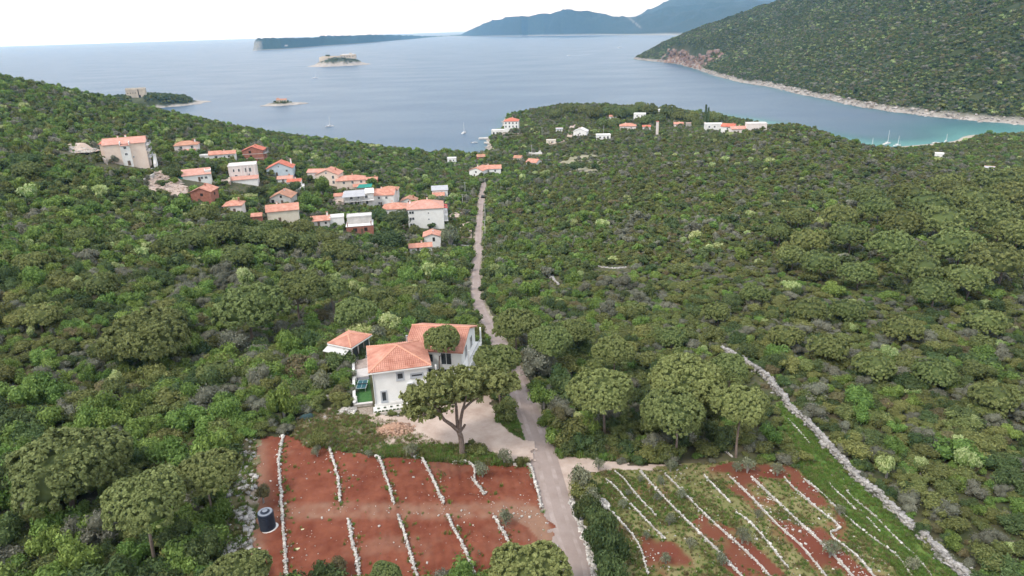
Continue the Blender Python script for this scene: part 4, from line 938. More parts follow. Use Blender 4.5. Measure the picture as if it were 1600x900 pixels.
for i in range(12): b.box(W / 2 + 1.9, W / 2 + 3.1, -D / 2 - 1.5 + i * .55, -D / 2 - .95 + i * .55, -1.5, .2 + i * .32, WALLM['offwhite'])
b.put('outside_stair', parent=AB)
# the row at the top
h_, W, D, rf = house(293, 241, 34, 'pale two-storey house with hipped roof right of the apartment block', yaw=2, h=5.2, depth=8, wm='palepink', rm='old', open_=(272, 214, 314, 243), wins=fw((-.45, 3.9, 1.3, 1.3), (.5, 3.9, 1.3, 1.3), (-.35, 1.0, 1.2, 1.2)))
chimney(rf, W * .36, 1.2, 5.6, 7.6)
b = MB(); b.slab([(-W * .15, -D / 2 - 1.6, 2.3), (W * .4, -D / 2 - 1.6, 2.3), (W * .4, -D / 2 - .01, 2.9), (-W * .15, -D / 2 - .01, 2.9)], .12, ROOFM['tile']); b.put('porch_roof', parent=h_)
h_, W, D, rf = house(349, 252, 38, 'low pale house with a stepped double roof left of the bare brick house', yaw=3, h=4.0, depth=7, roof='side', wm='offwhite', rm='tile', pitch=18, open_=(327, 228, 370, 250), wins=fw((-.5, 2.6, 1.4, 1.3), (.15, 2.6, .6, .7), (.5, 2.6, 1.3, 1.2)))
block(h_, W * .45, 6.4, 4.35, 'side', WALLM['offwhite'], ROOFM['tile'], 18, off=(-W * .28, .5, 0))
house(320, 248, 14, 'narrow white terrace wing between the two pale top houses', yaw=2, h=1.6, depth=4, roof='flat', wm='offwhite', rm='flat', open_=(312, 238, 327, 247), name='terrace_building', cat='outbuilding')
h_, W, D, rf = house(397, 254, 31, 'tall unplastered red brick house with a tile gable at the top right of the village', yaw=-6, h=7.0, depth=9, roof='front', wm='brick', rm='red', pitch=21, open_=(378, 221, 416, 256), style='hole', wins=fw((-.25, 6.2, 1.3, 1.2), (-.2, 3.6, 1.3, 1.2), (.5, 1.0, 1.0, 1.8)) + [('r', -.3, 5.5, 1.2, 1.6), ('r', .3, 2.6, 1.2, 1.2)])
b = MB(); 
for z in (2.3, 4.9): b.box(-W / 2 - .05, W / 2 + .05, -D / 2 - .06, -D / 2 - .004, z, z + .25, WALLM['concrete'])
b.put('floor_band', parent=h_)
balcony(h_, W / 2 + .01, W / 2 + 1.6, -D / 2 + .6, D / 2 - 1.5, 4.9, WALLM['concrete'])
# second row
h_, W, D, rf = house(438, 275, 39, 'pale blue house with a wide red gable roof and a white chimney', yaw=-3, h=4.2, depth=10, roof='front', wm='blue', rm='red', pitch=24, open_=(416, 246, 461, 275), wins=fw((-.05, 5.2, .6, .7), (-.55, 2.8, 1.0, 1.1), (.55, 2.8, 1.0, 1.1)))
chimney(rf, W * .38, 3.5, 4.6, 7.8)
house(446, 286, 22, 'small white shed with a pinkish tile roof in front of the blue house', yaw=0, h=2.3, depth=5, roof='side', wm='white', rm='pink', open_=(434, 270, 448, 284), pitch=20, name='shed', cat='shed', wins=fw((-.3, 1.3, .8, .9)))
house(460, 291, 20, 'white shed with blue door and red tile roof behind the grey gabled house', yaw=-4, h=2.4, depth=5, roof='side', wm='white', rm='red', open_=(448, 275, 470, 290), pitch=20, name='shed', cat='shed', wins=fw((.3, 1.2, .9, 1.8)))
h_, W, D, rf = house(382, 285, 41, 'pale boxy flat-roofed three-storey house with white parapet', yaw=3, h=8.2, depth=9, roof='flat', wm='palepink', rm='flat', open_=(360, 255, 408, 297), wins=fw((-.62, 6.2, .6, 1.3), (-.25, 6.2, .7, 1.3), (.2, 6.1, 1.0, 1.9), (.55, 6.1, 1.0, 1.9), (-.5, 3.4, 1.1, 1.2), (.4, 3.3, 1.0, 1.9)))
for i in range(5):
    b = MB(); b.box(-W * .05 + i * W * .12, -W * .05 + i * W * .12 + .25, -D / 2 - .22, -D / 2 - .004, 0, 8.2, WALLM['white']); b.put('facade_fin', parent=h_)
b = MB(); b.slab([(-W * .48, -D / 2 - 4.6, 2.3), (W * .55, -D / 2 - 4.6, 2.3), (W * .55, -D / 2 - .25, 3.4), (-W * .48, -D / 2 - .25, 3.4)], .15, ROOFM['pink'])
b.put('porch_roof', parent=h_)
b = MB(); b.box(-W * .42, W * .5, -D / 2 - 4.2, -D / 2 - .25, -2, 2.25, WALLM['white']); b.put('porch', parent=h_)
h_, W, D, rf = house(309, 284, 40, 'long low white house with faded roof and a green tarpaulin at its left end', yaw=8, h=3.2, depth=6.5, roof='shed', wm='white', rm='pink', pitch=14, open_=(280, 264, 330, 290), wins=fw((.65, 1.6, 1.0, 1.0), (.35, 1.6, .8, 1.0)))
tarp_m = mat('green_tarpaulin', (0.02, 0.19, 0.15), (0.03, 0.26, 0.21), scale=1, rough=.8)
b = MB(); b.slab([(-W * .72, -D / 2 - .6, 1.2), (-W / 2 - .02, -D / 2 - .4, 2.2), (-W / 2 - .02, D / 2 - 1, 3.6), (-W * .74, D / 2 - 1, 3.0)], .06, tarp_m); b.box(-W * .72, -W / 2 - .03, -D / 2 - .5, -D / 2 - .42, -1.5, 1.15, tarp_m); b.put('tarpaulin', parent=h_)
block(h_, W * .22, 5, 4.3, 'flat', WALLM['white'], ROOFM['flat'], off=(W * .42, .6, 0))
h_, W, D, rf = house(316, 318, 31, 'square brick house with a gabled orange roof below the gravel clearing', yaw=-14, h=4.8, depth=8, roof='front', wm='brick', rm='tile', pitch=22, open_=(300, 286, 334, 312), style='hole', wins=fw((.1, 3.6, 1.0, 1.0)) + [('r', 0, 3.2, 1.0, 1.0)])
house(365, 334, 27, 'house hidden in trees with only its orange hipped roof showing', yaw=-5, h=3.4, depth=6.5, roof='hip', wm='palepink', rm='tile', open_=(348, 311, 382, 325))
house(402, 346, 14, 'tiny low hut with orange roof left of the cream house', yaw=0, h=2.2, depth=3.5, roof='side', wm='brick', rm='tile', open_=(393, 335, 412, 341), name='hut', cat='hut')
h_, W, D, rf = house(439, 320, 33, 'grey rendered gabled house with weathered orange roof above the cream house', yaw=-10, h=3.2, depth=10, roof='front', wm='grey', rm='old', pitch=24, open_=(416, 294, 462, 316), wins=fw((.1, 3.8, .9, 1.0), (-.7, 1.5, 1.2, 1.8)), style='hole')
h_, W, D, rf = house(444, 347, 47, 'windowless cream house with one orange roof slope facing the road house', yaw=5, h=4.9, depth=8, roof='side', wm='cream', rm='tile', pitch=24, open_=(416, 314, 468, 346), wins=[('r', .1, 3.2, 1.0, 1.2), ('r', -.3, 1.2, 1.0, 2.0), ('b', .2, 3, 1, 1.2)])
# third row
h_, W, D, rf = house(512, 289, 36, 'peach gabled house with a long roof and a second roof behind it', yaw=-12, h=5.6, depth=10, roof='front', wm='peach', rm='tile', pitch=22, open_=(482, 251, 526, 289), wins=fw((-.02, 6.5, .7, .8), (.55, 4.2, 1.1, 1.6), (.55, 1.4, 1.1, 1.6), (-.5, 4.2, 1.0, 1.2)))
block(h_, W * .9, 7, 5.9, 'side', WALLM['palepink'], ROOFM['pink'], 18, off=(-W * .55, 4.5, 0))
h_, W, D, rf = house(550, 298, 44, 'wide peach house with hipped orange roof right of the peach gabled house', yaw=4, h=5.8, depth=9, roof='hip', wm='peach', rm='tile', pitch=20, open_=(525, 259, 574, 294), wins=fw((.1, 4.6, 1.0, 1.4), (.7, 4.6, 1.0, 1.2), (-.5, 4.6, 1.0, 1.2)))
b = MB(); b.slab([(W * .05, -D / 2 - 3.0, 2.6), (W * .55, -D / 2 - 3.0, 2.6), (W * .55, -D / 2 - .01, 3.6), (W * .05, -D / 2 - .01, 3.6)], .12, ROOFM['tile']); b.put('porch_roof', parent=h_)
house(581, 289, 17, 'small brick annex with orange roof between the wide peach house and the white villa', yaw=-5, h=3.2, depth=5, roof='side', wm='brick', rm='tile', pitch=18, open_=(572, 267, 592, 286), name='annex', cat='outbuilding', style='hole', wins=fw((.4, 1.8, 1.2, 1.2)))
h_, W, D, rf = house(600, 322, 33, 'white house with broad two-part orange roof behind the metal-canopied building', yaw=-6, h=5.8, depth=11, roof='side', wm='offwhite', rm='tile', pitch=20, open_=(583, 279, 620, 320), wins=fw((-.4, 4.4, 1.0, 1.2), (.3, 4.4, 1.0, 1.2), (-.4, 1.6, 1.0, 1.2)))
block(h_, W * .8, 7, 6.2, 'hip', WALLM['offwhite'], ROOFM['old'], 20, off=(W * .15, 7.0, 0))
# white building with metal canopies and balconies
h_, W, D, rf = house(562, 321, 46, 'white building with grey metal canopies, galleries and slender posts', yaw=4, h=5.6, depth=8, roof='flat', wm='offwhite', rm='white', open_=(536, 289, 590, 318), parapet=0, wins=fw((-.5, 4.2, 1.2, 1.5), (0, 4.2, 1.2, 1.5), (.5, 4.2, 1.2, 1.5), (-.5, 1.4, 1.2, 1.8), (0, 1.4, 1.2, 1.8), (.5, 1.4, 1.2, 1.8)))
b = MB(); b.slab([(-W * .56, -D / 2 - 2.6, 5.2), (W * .22, -D / 2 - 2.6, 5.2), (W * .22, 1, 6.9), (-W * .45, 1, 6.9)], .1, ROOFM['grey']); b.put('canopy', parent=h_)
b = MB(); b.slab([(W * .22, -D / 2 - 1.0, 6.2), (W * .52, -D / 2 - 1.0, 6.2), (W * .52, 2, 7.2), (W * .22, 2, 7.2)], .1, ROOFM['white']); b.put('canopy', parent=h_)
for i in range(5):
    b = MB(); x = -W * .54 + i * W * .185; b.box(x, x + .14, -D / 2 - 2.5, -D / 2 - 2.36, -1.5, 5.08, WALLM['white']); b.put('post', parent=h_)
balcony(h_, -W * .52, W * .5, -D / 2 - 2.3, -D / 2 - .01, 2.7)
b = MB(); b.slab([(-W * .05, D / 2 + .2, 7.2), (W * .45, D / 2 + .2, 7.2), (W * .5, D / 2 + 3, 8.4), (W * .05, D / 2 + 3, 8.4)], .08, tarp_m); b.put('green_awning', parent=h_)
house(530, 314, 13, 'tiny pale house with orange roof left of the metal-canopied building', yaw=0, h=2.6, depth=4, roof='side', wm='palepink', rm='tile', open_=(522, 294, 538, 312), name='hut', cat='hut')
# the lower right group with the white three-storey block
h_, W, D, rf = house(667, 357, 55, 'large white three-storey house with hipped orange roof and red awnings beside the road', yaw=2, h=9.6, depth=13, roof='hip', wm='white', rm='pink', pitch=21, open_=(636, 301, 705, 358), wins=fw((-.86, 8.0, .9, 1.1), (-.72, 8.0, .9, 1.1), (-.86, 5.1, .9, 1.1), (-.72, 5.1, .9, 1.1), (-.86, 2.2, .9, 1.1), (-.72, 2.2, .9, 1.1), (.15, 7.4, .55, .5), (.15, 4.4, .55, .5)) + [('r', u, z, 1.3, 1.9) for u in (-.6, 0, .6) for z in (1.6, 4.5, 7.4)])
for k in range(2): balcony(h_, W / 2 + .01, W / 2 + 2.0, -D / 2 + .4, D / 2 - .4, 3.1 + k * 2.9, WALLM['white'])
aw_m = mat('red_awning', (0.46, 0.08, 0.075), rough=.8)
for y in (-4.0, .5): 
    b = MB(); b.slab([(W / 2 + .01, y, 9.2), (W / 2 + 2.1, y, 8.5), (W / 2 + 2.1, y + 3.2, 8.5), (W / 2 + .01, y + 3.2, 9.2)], .06, aw_m); b.put('awning', parent=h_)
chimney(rf, -W * .44, 3, 9.9, 11.4)
h_, W, D, rf = house(618, 337, 40, 'low white house under a broad orange hipped roof left of the large white three-storey house', yaw=-4, h=3.4, depth=10, roof='hip', wm='white', rm='tile', pitch=20, open_=(597, 309, 638, 326), wins=fw((.7, 2.2, .9, 1.0)))
house(638, 324, 24, 'small orange-roofed house with a dark gable behind the large white three-storey house', yaw=-8, h=3.2, depth=7, roof='front', wm='offwhite', rm='old', pitch=22, open_=(624, 301, 646, 309), style='hole', wins=fw((.2, 3.2, 1.4, .7)))
h_, W, D, rf = house(688, 309, 24, 'white house with a grey sheet roof above an orange lean-to behind the large white house', yaw=3, h=4.4, depth=7, roof='shed', wm='white', rm='grey', pitch=8, open_=(672, 284, 702, 303), wins=fw((.2, 3.0, 1, 1)))
b = MB(); b.slab([(-W * .52, -D / 2 - 4.0, 2.0), (W * .3, -D / 2 - 4.0, 2.0), (W * .3, -D / 2 - .01, 3.3), (-W * .52, -D / 2 - .01, 3.3)], .12, ROOFM['tile']); b.put('lean_to_roof', parent=h_)
h_, W, D, rf = house(676, 386, 26, 'small white gabled chapel-like house with one dark window near the road', yaw=0, h=4.6, depth=7, roof='front', wm='white', rm='tile', pitch=18, open_=(660, 350, 690, 385), style='hole', wins=fw((.2, 3.3, .9, 1.6)))
house(658, 395, 34, 'long low white outbuilding with orange roof in front of the small gabled house', yaw=4, h=2.4, depth=4.5, roof='side', wm='white', rm='tile', pitch=20, open_=(641, 374, 678, 390), name='outbuilding', cat='outbuilding')
h_, W, D, rf = house(563, 365, 41, 'unfinished brick house with two bare concrete slabs', yaw=2, h=3.2, depth=9, roof='flat', wm='brick', rm='flat', open_=(539, 331, 585, 364), style='hole', parapet=0, wins=fw((-.35, 1.7, 1.5, 1.4), (.45, 1.7, 1.2, 1.4)))
block(h_, W * .92, 5.0, 6.2, 'flat', WALLM['concrete'], ROOFM['flat'], off=(0, 2.0, 0), base=3.4, parapet=.3)
b = MB()
for x in (-W * .46, W * .42): b.box(x, x + .35, -D / 2 + .1, -D / 2 + .45, 3.35, 5.0, WALLM['brick'])
b.put('pier', parent=h_)
h_, W, D, rf = house(502, 354, 27, 'low house with orange roof, white chimney and a flat white annex', yaw=4, h=2.6, depth=6, roof='side', wm='grey', rm='tile', pitch=22, open_=(486, 333, 531, 352), style='hole', wins=fw((.55, 1.4, .7, .7)))
block(h_, W * .8, 5, 2.9, 'flat', WALLM['white'], ROOFM['flat'], off=(W * .92, .4, 0)); chimney(rf, W * .40, 0, 3, 5.2)
# concrete retaining walls and other small structures of the village
def slabwall(px0, py0, px1, py1, hh, m, label, name='retaining_wall', th=.5, cat='wall'):
    A, B = ground_at(px0, py0), ground_at(px1, py1); d = B - A; Ln = math.hypot(d[0], d[1]); b = MB(); b.box(0, Ln, -th / 2, th / 2, -1.5, hh, m)
    rng_ = min(math.hypot(*A[:2]), math.hypot(*B[:2])); keep_open(min(px0, px1), min(py0, py1) - hh * 900 / rng_, max(px0, px1), max(py0, py1) - 1, rng_)
    return b.put(name, loc=(A[0], A[1], min(A[2], B[2])), rz=math.atan2(d[1], d[0]), label=label, cat=cat)
slabwall(196, 275, 240, 270, 2.2, WALLM['concrete'], 'long bare concrete wall below the apartment block')
slabwall(225, 281, 242, 277, 1.8, WALLM['concrete'], 'short concrete wall beside the gravel clearing')
slabwall(152, 245, 168, 258, 2.5, WALLM['stone'], 'stone retaining wall left of the apartment block')
slabwall(718, 384, 733, 384, .5, WALLM['concrete'], 'low concrete edge of a yard beside the road')
slabwall(702, 336, 740, 333, 1.4, WALLM['stone'], 'stone yard wall between the large white house and the road')
def pad(name, px0, px1, py0, py1, m, t=.25):
    A = [ground_at(px, py) for px, py in ((px0, py1), (px1, py1), (px1, py0), (px0, py0))]; z = max(a[2] for a in A) + .15; b = MB(); b.slab([(a[0], a[1], z) for a in A], 1.6, m)
    keep_open(px0, py0, px1, py1, math.hypot(*A[0][:2])); return b.put(name, kind='structure')
pad('yard_pavement', 719, 737, 354, 372, gravel_m)
pad('yard_pavement', 600, 632, 352, 359, gravel_m)
pad('yard_pavement', 518, 538, 312, 320, gravel_m)
# ---------------------------------------------------------------- by the shore and on the headland
h_, W, D, rf = house(768, 275, 30, 'right half of the white double house beyond the far road end', yaw=0, h=5.0, depth=9, roof='side', wm='white', rm='tile', pitch=20, open_=(732, 250, 783, 272), wins=fw((-.3, 3.6, 1.1, 1.3), (.4, 3.6, 1.1, 1.3)))
house(744, 277, 23, 'left half of the white double house beyond the far road end', yaw=-24, h=4.6, depth=11, roof='front', wm='white', rm='tile', pitch=20, open_=(732, 252, 756, 274), wins=fw((.0, 3.6, 1.1, 1.3)))
house(830, 260, 18, 'small white house with bright orange roof below the grey yard', yaw=-32, h=3.0, depth=8, roof='side', wm='white', rm='tile', pitch=24, open_=(818, 243, 842, 257))
h_, W, D, rf = house(799, 206, 22, 'white three-storey seaside villa with red hipped roof at the tip of the headland', yaw=-6, h=10.0, depth=12, roof='hip', wm='white', rm='red', pitch=22, open_=(787, 178, 820, 206), name='villa', cat='villa', wins=fw(*[(u, z, 1.2, 1.7) for u in (-.75, -.25, .25, .75) for z in (8.2, 5.0)], (0, 1.6, 1.4, 2.4)))
h_, W, D, rf = house(780, 211, 24, 'low white terraced building with arches on the shore left of the villa', yaw=-4, h=4.2, depth=8, roof='flat', wm='offwhite', rm='flat', open_=(765, 195, 794, 211), name='terrace_building', cat='outbuilding', style='hole', wins=fw(*[(u, 1.6, 1.5, 2.2) for u in (-.7, -.25, .2, .65)]))
slabwall(785, 213, 815, 209, 3.5, WALLM['stone'], 'stone terrace wall below the seaside villa')
h_, W, D, rf = house(906, 213, 21, 'plain white gabled house in the middle of the headland beside a stony track', yaw=-14, h=4.2, depth=9, roof='front', wm='white', rm='flat', pitch=24, open_=(893, 197, 918, 212), wins=fw((0, 2.4, 1, 1.2)))
house(943, 218, 22, 'flat-roofed white bungalow on the headland right of the gabled house', yaw=2, h=3.6, depth=7, roof='flat', wm='white', rm='white', open_=(931, 209, 958, 219), wins=fw((-.5, 1.8, 1.4, 1.4), (.1, 1.8, 1.4, 1.4), (.6, 1.6, 1.4, 2.2)), parapet=.2)
h_, W, D, rf = house(981, 204, 25, 'house with orange hipped roof among trees in the middle of the headland', yaw=-3, h=4.0, depth=9, roof='hip', wm='palepink', rm='tile', open_=(966, 189, 999, 203), wins=fw((-.4, 2.4, 1, 1.2), (.4, 2.4, 1, 1.2)))
house(999, 188, 18, 'white block-shaped house among the pines on the headland crest', yaw=-8, h=6.0, depth=8, roof='flat', wm='white', rm='white', open_=(989, 174, 1010, 187), wins=fw((-.4, 4.2, 1.2, 1.4), (.4, 4.2, 1.2, 1.4)))
house(1034, 178, 11, 'small white cube on the skyline of the headland', yaw=0, h=4.0, depth=6, roof='flat', wm='white', rm='white', open_=(1028, 170, 1040, 176), wins=fw((0, 2.4, 1, 1.2)))
b = MB(); b.box(-.9, .9, -.9, .9, -1, 11.5, WALLM['palepink']); b.box(-1.1, 1.1, -1.1, 1.1, 11.5, 11.9, ROOFM['red'])
p = ground_at(1026.5, 212); b.put('tower', loc=p, label='slim pinkish tower standing among grey trees on the headland', cat='tower'); keep_open(1022, 190, 1031, 209, math.hypot(*p[:2]))
h_, W, D, rf = house(1116, 206, 27, 'white house with stepped flat roofs at the right end of the headland', yaw=4, h=6.0, depth=9, roof='flat', wm='offwhite', rm='flat', open_=(1105, 189, 1146, 203), wins=fw((-.6, 4.2, 1.2, 1.4), (0, 4.2, 1.2, 1.4)))
house(1136, 208, 20, 'white house with red roof beside the stepped flat-roofed house', yaw=-20, h=4.8, depth=8, roof='side', wm='white', rm='red', pitch=22, open_=(1122, 190, 1146, 205), wins=fw((0, 3.4, 1, 1.2)))
house(1156, 209, 26, 'long low faded roof partly hidden by the scrub hill', yaw=12, h=3.4, depth=7, roof='side', wm='palepink', rm='pink', pitch=20, open_=(1140, 195, 1168, 203))
house(1182, 205, 30, 'flat pale pink building peeping over the scrub hill', yaw=4, h=5.0, depth=7, roof='flat', wm='palepink', rm='flat', open_=(1168, 189, 1198, 196))
house(1545, 269, 12, 'little white hut in the grey trees behind the beach at the far right', yaw=-10, h=2.4, depth=4, roof='side', wm='white', rm='grey', open_=(1574, 259, 1594, 265), name='hut', cat='hut', pitch=15)
house(1467, 246, 12, 'small white kiosk in the trees behind the beach', yaw=-10, h=2.6, depth=4, roof='flat', wm='white', rm='white', open_=(1460, 236, 1477, 243), name='kiosk', cat='kiosk')
for args in ((874, 206, 10, 'small white shed with a grey roof above the gabled headland house', 3, 2.6, 4, 'side', 'white', 'grey', (868, 199, 880, 206)),
             (861, 225, 15, 'beige wall-like building beside the track on the headland', -2, 3.0, 4, 'flat', 'cream', 'flat', (853, 217, 869, 226)),
             (1088, 199, 30, 'long grey-brown ruin among the trees left of the stepped flat-roofed house', 2, 3.4, 6, 'flat', 'grey', 'old', (1073, 188, 1104, 198)),
             (1060, 199, 14, 'little orange-roofed cottage among the headland trees', -4, 3.0, 6, 'side', 'palepink', 'tile', (1053, 190, 1067, 198)),
             (958, 187, 11, 'tiny white house high on the left side of the headland crest', 5, 3.2, 5, 'side', 'white', 'tile', (952, 179, 964, 186)),
             (1010, 203, 12, 'low red roof just left of the slim pinkish tower', -6, 2.8, 5, 'side', 'offwhite', 'red', (1004, 196, 1017, 202)),
             (808, 252, 12, 'small faded roof in the grey trees left of the bright orange roof', -20, 2.6, 6, 'side', 'palepink', 'old', (802, 244, 815, 250)),
             (752, 250, 12, 'low reddish roof in the trees near the shore', 6, 2.6, 6, 'side', 'brick', 'old', (745, 243, 760, 249)),
             (706, 254, 14, 'two pale little houses showing white at the shore edge', 0, 3.0, 5, 'flat', 'white', 'flat', (699, 248, 714, 254))):
    house(args[0], args[1], args[2], args[3], yaw=args[4], h=args[5], depth=args[6], roof=args[7], wm=args[8], rm=args[9], open_=args[10], wins=fw((-.4, args[5] * .55, .8, 1.0), (.4, args[5] * .55, .8, 1.0)))
def jetty(px, py, w, d, label):
    x, y = at_z(px, py, 0); b = MB(); b.box(-w / 2, w / 2, -d / 2, d / 2, -3, 1.1, WALLM['concrete']); b.put('jetty', loc=(x, y, 0), label=label, cat='jetty')
jetty(757, 217, 11, 6, 'pale concrete jetty at the water left of the villa'); jetty(764, 224, 9, 5, 'second smaller concrete jetty nearer than the first')
pad('paved_yard', 822, 847, 234, 241, WALLM['concrete'])
TRK = spline(gpoly([(898, 192), (893, 200), (891, 208), (888, 216), (876, 222), (858, 226), (845, 232)]), 3.0)
strip('stony_track', TRK, 4.5, .25, gravel_m, wig=.5, seed=33)
for x, y in ((894, 197), (889, 211), (880, 221), (865, 225)): keep_open(x - 4, y - 3, x + 4, y + 2, math.hypot(*ground_at(x, y)[:2]))
pad('yard_pavement', 336, 361, 282, 290, gravel_m); pad('yard_pavement', 456, 476, 291, 297, WALLM['offwhite']); pad('yard_pavement', 703, 718, 331, 340, gravel_m); pad('yard_pavement', 240, 262, 264, 272, gravel_m)
# ---------------------------------------------------------------- forts
def fort_arza():
    p = ISL_SPIT(-.20, -.15); root = put('stone_fort', None, loc=(p[0], p[1], p[2] - 1), rz=R(20), label='square old stone fort with a dark doorway on the near spit', cat='fort')
    z = np.dot(p - CAM, cF); w = 27 * z / FPX
    b = MB(); b.box(-w / 2, w / 2, -w / 3, w / 3, -4, 14.5, WALLM['oldstone']); b.put('wall', parent=root)
    b = MB(); b.box(-w / 2, w / 2 * .1, -w / 3 - .5, -w / 3 - .01, 12.6, 13.1, WALLM['oldstone'])
    n = 9
    for i in range(n):
        x = -w / 2 + (i + .2) * w / n; b.box(x, x + w / n * .6, -w / 3, -w / 3 + 1, 14.51, 15.6 + (i % 3 == 0) * .8, WALLM['oldstone']); b.box(x, x + w / n * .6, w / 3 - 1, w / 3, 14.51, 15.4, WALLM['oldstone'])
    b.put('battlement', parent=root)
    b = MB(); b.box(w * .12, w * .17, -w / 3 - .06, -w / 3 - .004, 0, 13.6, dark_m); b.box(w * .17, w * .24, -w / 3 - .06, -w / 3 - .004, 1, 5.2, dark_m); b.put('doorway', parent=root)
    for i in range(4):
        f, q_ = window_meshes(1.0, 1.4, 'hole'); o = put('window', f, parent=root, loc=(-w * .40 + i * w * .13, -w / 3 - .01, 8.5)); put('pane', q_, parent=o)
fort_arza()
def fort_mamula():
    p = ISL_FORT(.0, .05); root = put('island_fort', None, loc=(p[0], p[1], p[2] - 3), rz=R(5), label='round-walled old stone fort crowning the far rocky island', cat='fort')
    z = np.dot(p - CAM, cF); s = z / FPX
    b = MB(); n = 28; x0 = -11 * s; r = 19 * s
    ring = [(x0 + r * math.cos(2 * math.pi * i / n), r * .6 * math.sin(2 * math.pi * i / n)) for i in range(n)]
    b.slab([(x, y, 7.5 + .8 * (i % 2)) for i, (x, y) in enumerate(ring)], 14, WALLM['oldstone']); b.put('wall', parent=root)
    b = MB(); ring2 = [(x0 + (x - x0) * .80, y * .80) for x, y in ring]; b.slab([(x, y, 10.5) for x, y in ring2], 2.6, mat('fort_roof', (.36, .29, .20), (.47, .40, .30), scale=.1)); b.put('upper_terrace', parent=root)
    b = MB(); b.box(3 * s, 27 * s, -12, 14, 0, 13.5, WALLM['oldstone']); b.box(6 * s, 24 * s, -9, 12, 13.51, 15.5, ROOFM['flat']); b.box(17 * s, 21 * s, -6, 6, 15.51, 18.5, WALLM['oldstone']); b.put('barracks', parent=root)
    for i in range(5):
        b = MB(); b.box(5 * s + i * 4.2 * s, 6.2 * s + i * 4.2 * s, -12.2, -12.01, 7, 10, dark_m); b.put('embrasure', parent=root)
    q_ = ISL_FORT(-.40, 0.0); t = put('round_tree', None, loc=(q_[0] + 8, q_[1], q_[2] + 5), label='single dark tree on the left rim of the island fort', cat='tree')
    o = put('crown', NEAR['dark'][0], parent=t, loc=(0, 0, 4)); o.scale = (7, 7, 6)
    v, f = tubes([([(0, 0, -8), (0, 0, 8)], [.8, .5])]); put('trunk', mesh_np('trunk', v, f, [bark_m]), parent=t)
fort_mamula()
def chapel():
    p = ISL_CHAPEL(-.1, .0); root = put('chapel', None, loc=(p[0], p[1], p[2]), rz=R(10), label='low old stone monastery building on the small flat islet', cat='chapel')
    block(root, 15, 7, 3.6, 'side', WALLM['oldstone'], ROOFM['old'], 22, ov=.2)
    block(root, 4, 4, 5.6, 'hip', WALLM['oldstone'], ROOFM['old'], 22, ov=.2, off=(-5.5, 1.2, 0))
    for i in range(4): add_window(root, 'f', -5 + i * 3.4, 2.0, .9, 1.3, 15, 7, 'hole')
chapel()
# ---------------------------------------------------------------- boats
hull_m = mat('white_hull', (.78, .78, .78), rough=.35); deck_m = mat('boat_deck', (.55, .50, .44), rough=.7); sail_m = mat('furled_sail', (.70, .70, .72), rough=.9)
def hull(Lh, Bh, Hh):
    n = 9; V = []; F = []
    for i in range(n):
        t = i / (n - 1); x = (t - .5) * Lh; w = Bh / 2 * (1 - max(0, (t - .45) / .55) ** 2.2) * (.85 + .15 * min(1, t * 4)); sh = Hh * (1 + .35 * t * t)
        V += [(x, -w, sh), (x, -w * .75, -.1 * Hh), (x, 0, -.35 * Hh * (1 - t * .6)), (x, w * .75, -.1 * Hh), (x, w, sh)]
    for i in range(n - 1):
        for j in range(4): a = i * 5 + j; F.append((a, a + 5, a + 6, a + 1))
    F.append((0, 1, 2, 3, 4)); return np.array(V), F
def boat(px, py, Lh, rz, label, kind='sail', cat='boat', group=None):
    x, y = at_z(px, py, 0); root = put('sailing_boat' if kind == 'sail' else 'motor_boat', None, loc=(x, y, .1), rz=rz, label=label, cat=cat, group=group)
    b = MB(); V, F = hull(Lh, Lh * .30, Lh * .10); b.add(V, F, hull_m); b.put('hull', parent=root)
    b = MB(); dk = [(V[i * 5][0], V[i * 5][1] * .97, V[i * 5][2] * .9) for i in range(9)] + [(V[i * 5 + 4][0], V[i * 5 + 4][1] * .97, V[i * 5 + 4][2] * .9) for i in range(8, -1, -1)]
    b.add(dk, [tuple(range(18))], deck_m); b.put('deck', parent=root)
    b = MB(); b.box(-Lh * .18, Lh * .18, -Lh * .085, Lh * .085, Lh * .08, Lh * .16, hull_m); b.box(-Lh * .10, Lh * .183, -Lh * .087, Lh * .087, Lh * .115, Lh * .145, glass_m); b.put('cabin', parent=root)
    if kind == 'sail':
        b = MB(); b.tube([(Lh * .05, 0, .1), (Lh * .05, 0, Lh * 1.25)], [.14, .09], hull_m); b.put('mast', parent=root)
        b = MB(); b.tube([(Lh * .05, 0, Lh * .24), (-Lh * .36, 0, Lh * .23)], .16, sail_m); b.put('boom', parent=root)
        b = MB(); b.tube([(Lh * .48, 0, Lh * .14), (Lh * .055, 0, Lh * 1.22)], .05, metal_m); b.put('forestay', parent=root)
    else:
        b = MB(); b.box(-Lh * .5, -Lh * .44, -.35, .35, 0, Lh * .14, dark_m); b.put('outboard_motor', parent=root)
    return root
boat(515, 198, 9, .4, 'white sailing boat anchored off the left hillside')
boat(725, 208.5, 9, 1.2, 'white sailing boat lying left of the villa headland')
boat(741, 223.5, 6, .2, 'small white motor boat close to the shore left of the villa', 'motor')
boat(493, 122.5, 14, .2, 'lone sailing boat between the fort island and the flat islet')
boat(968, 75, 20, .3, 'tiny white sailing boat far out below the mountains')
boat(889, 87, 13, 3.1, 'speeding white motor boat drawing a long pale wake', 'motor')
boat(1386, 225.5, 9, .5, 'tallest-masted sailing boat in the turquoise bay near the scrub hill')
boat(1402, 228, 6.5, .2, 'smaller sailing boat right of the tall mast in the turquoise bay')
boat(1362, 229, 5.5, .6, 'sailing boat nearest the scrub hill in the turquoise bay')
boat(1462, 224, 6, -.3, 'white motor boat moored in the turquoise bay off the beach', 'motor')
boat(1478, 221, 5, .7, 'little sailing boat moored nearest the beach trees', 'sail')
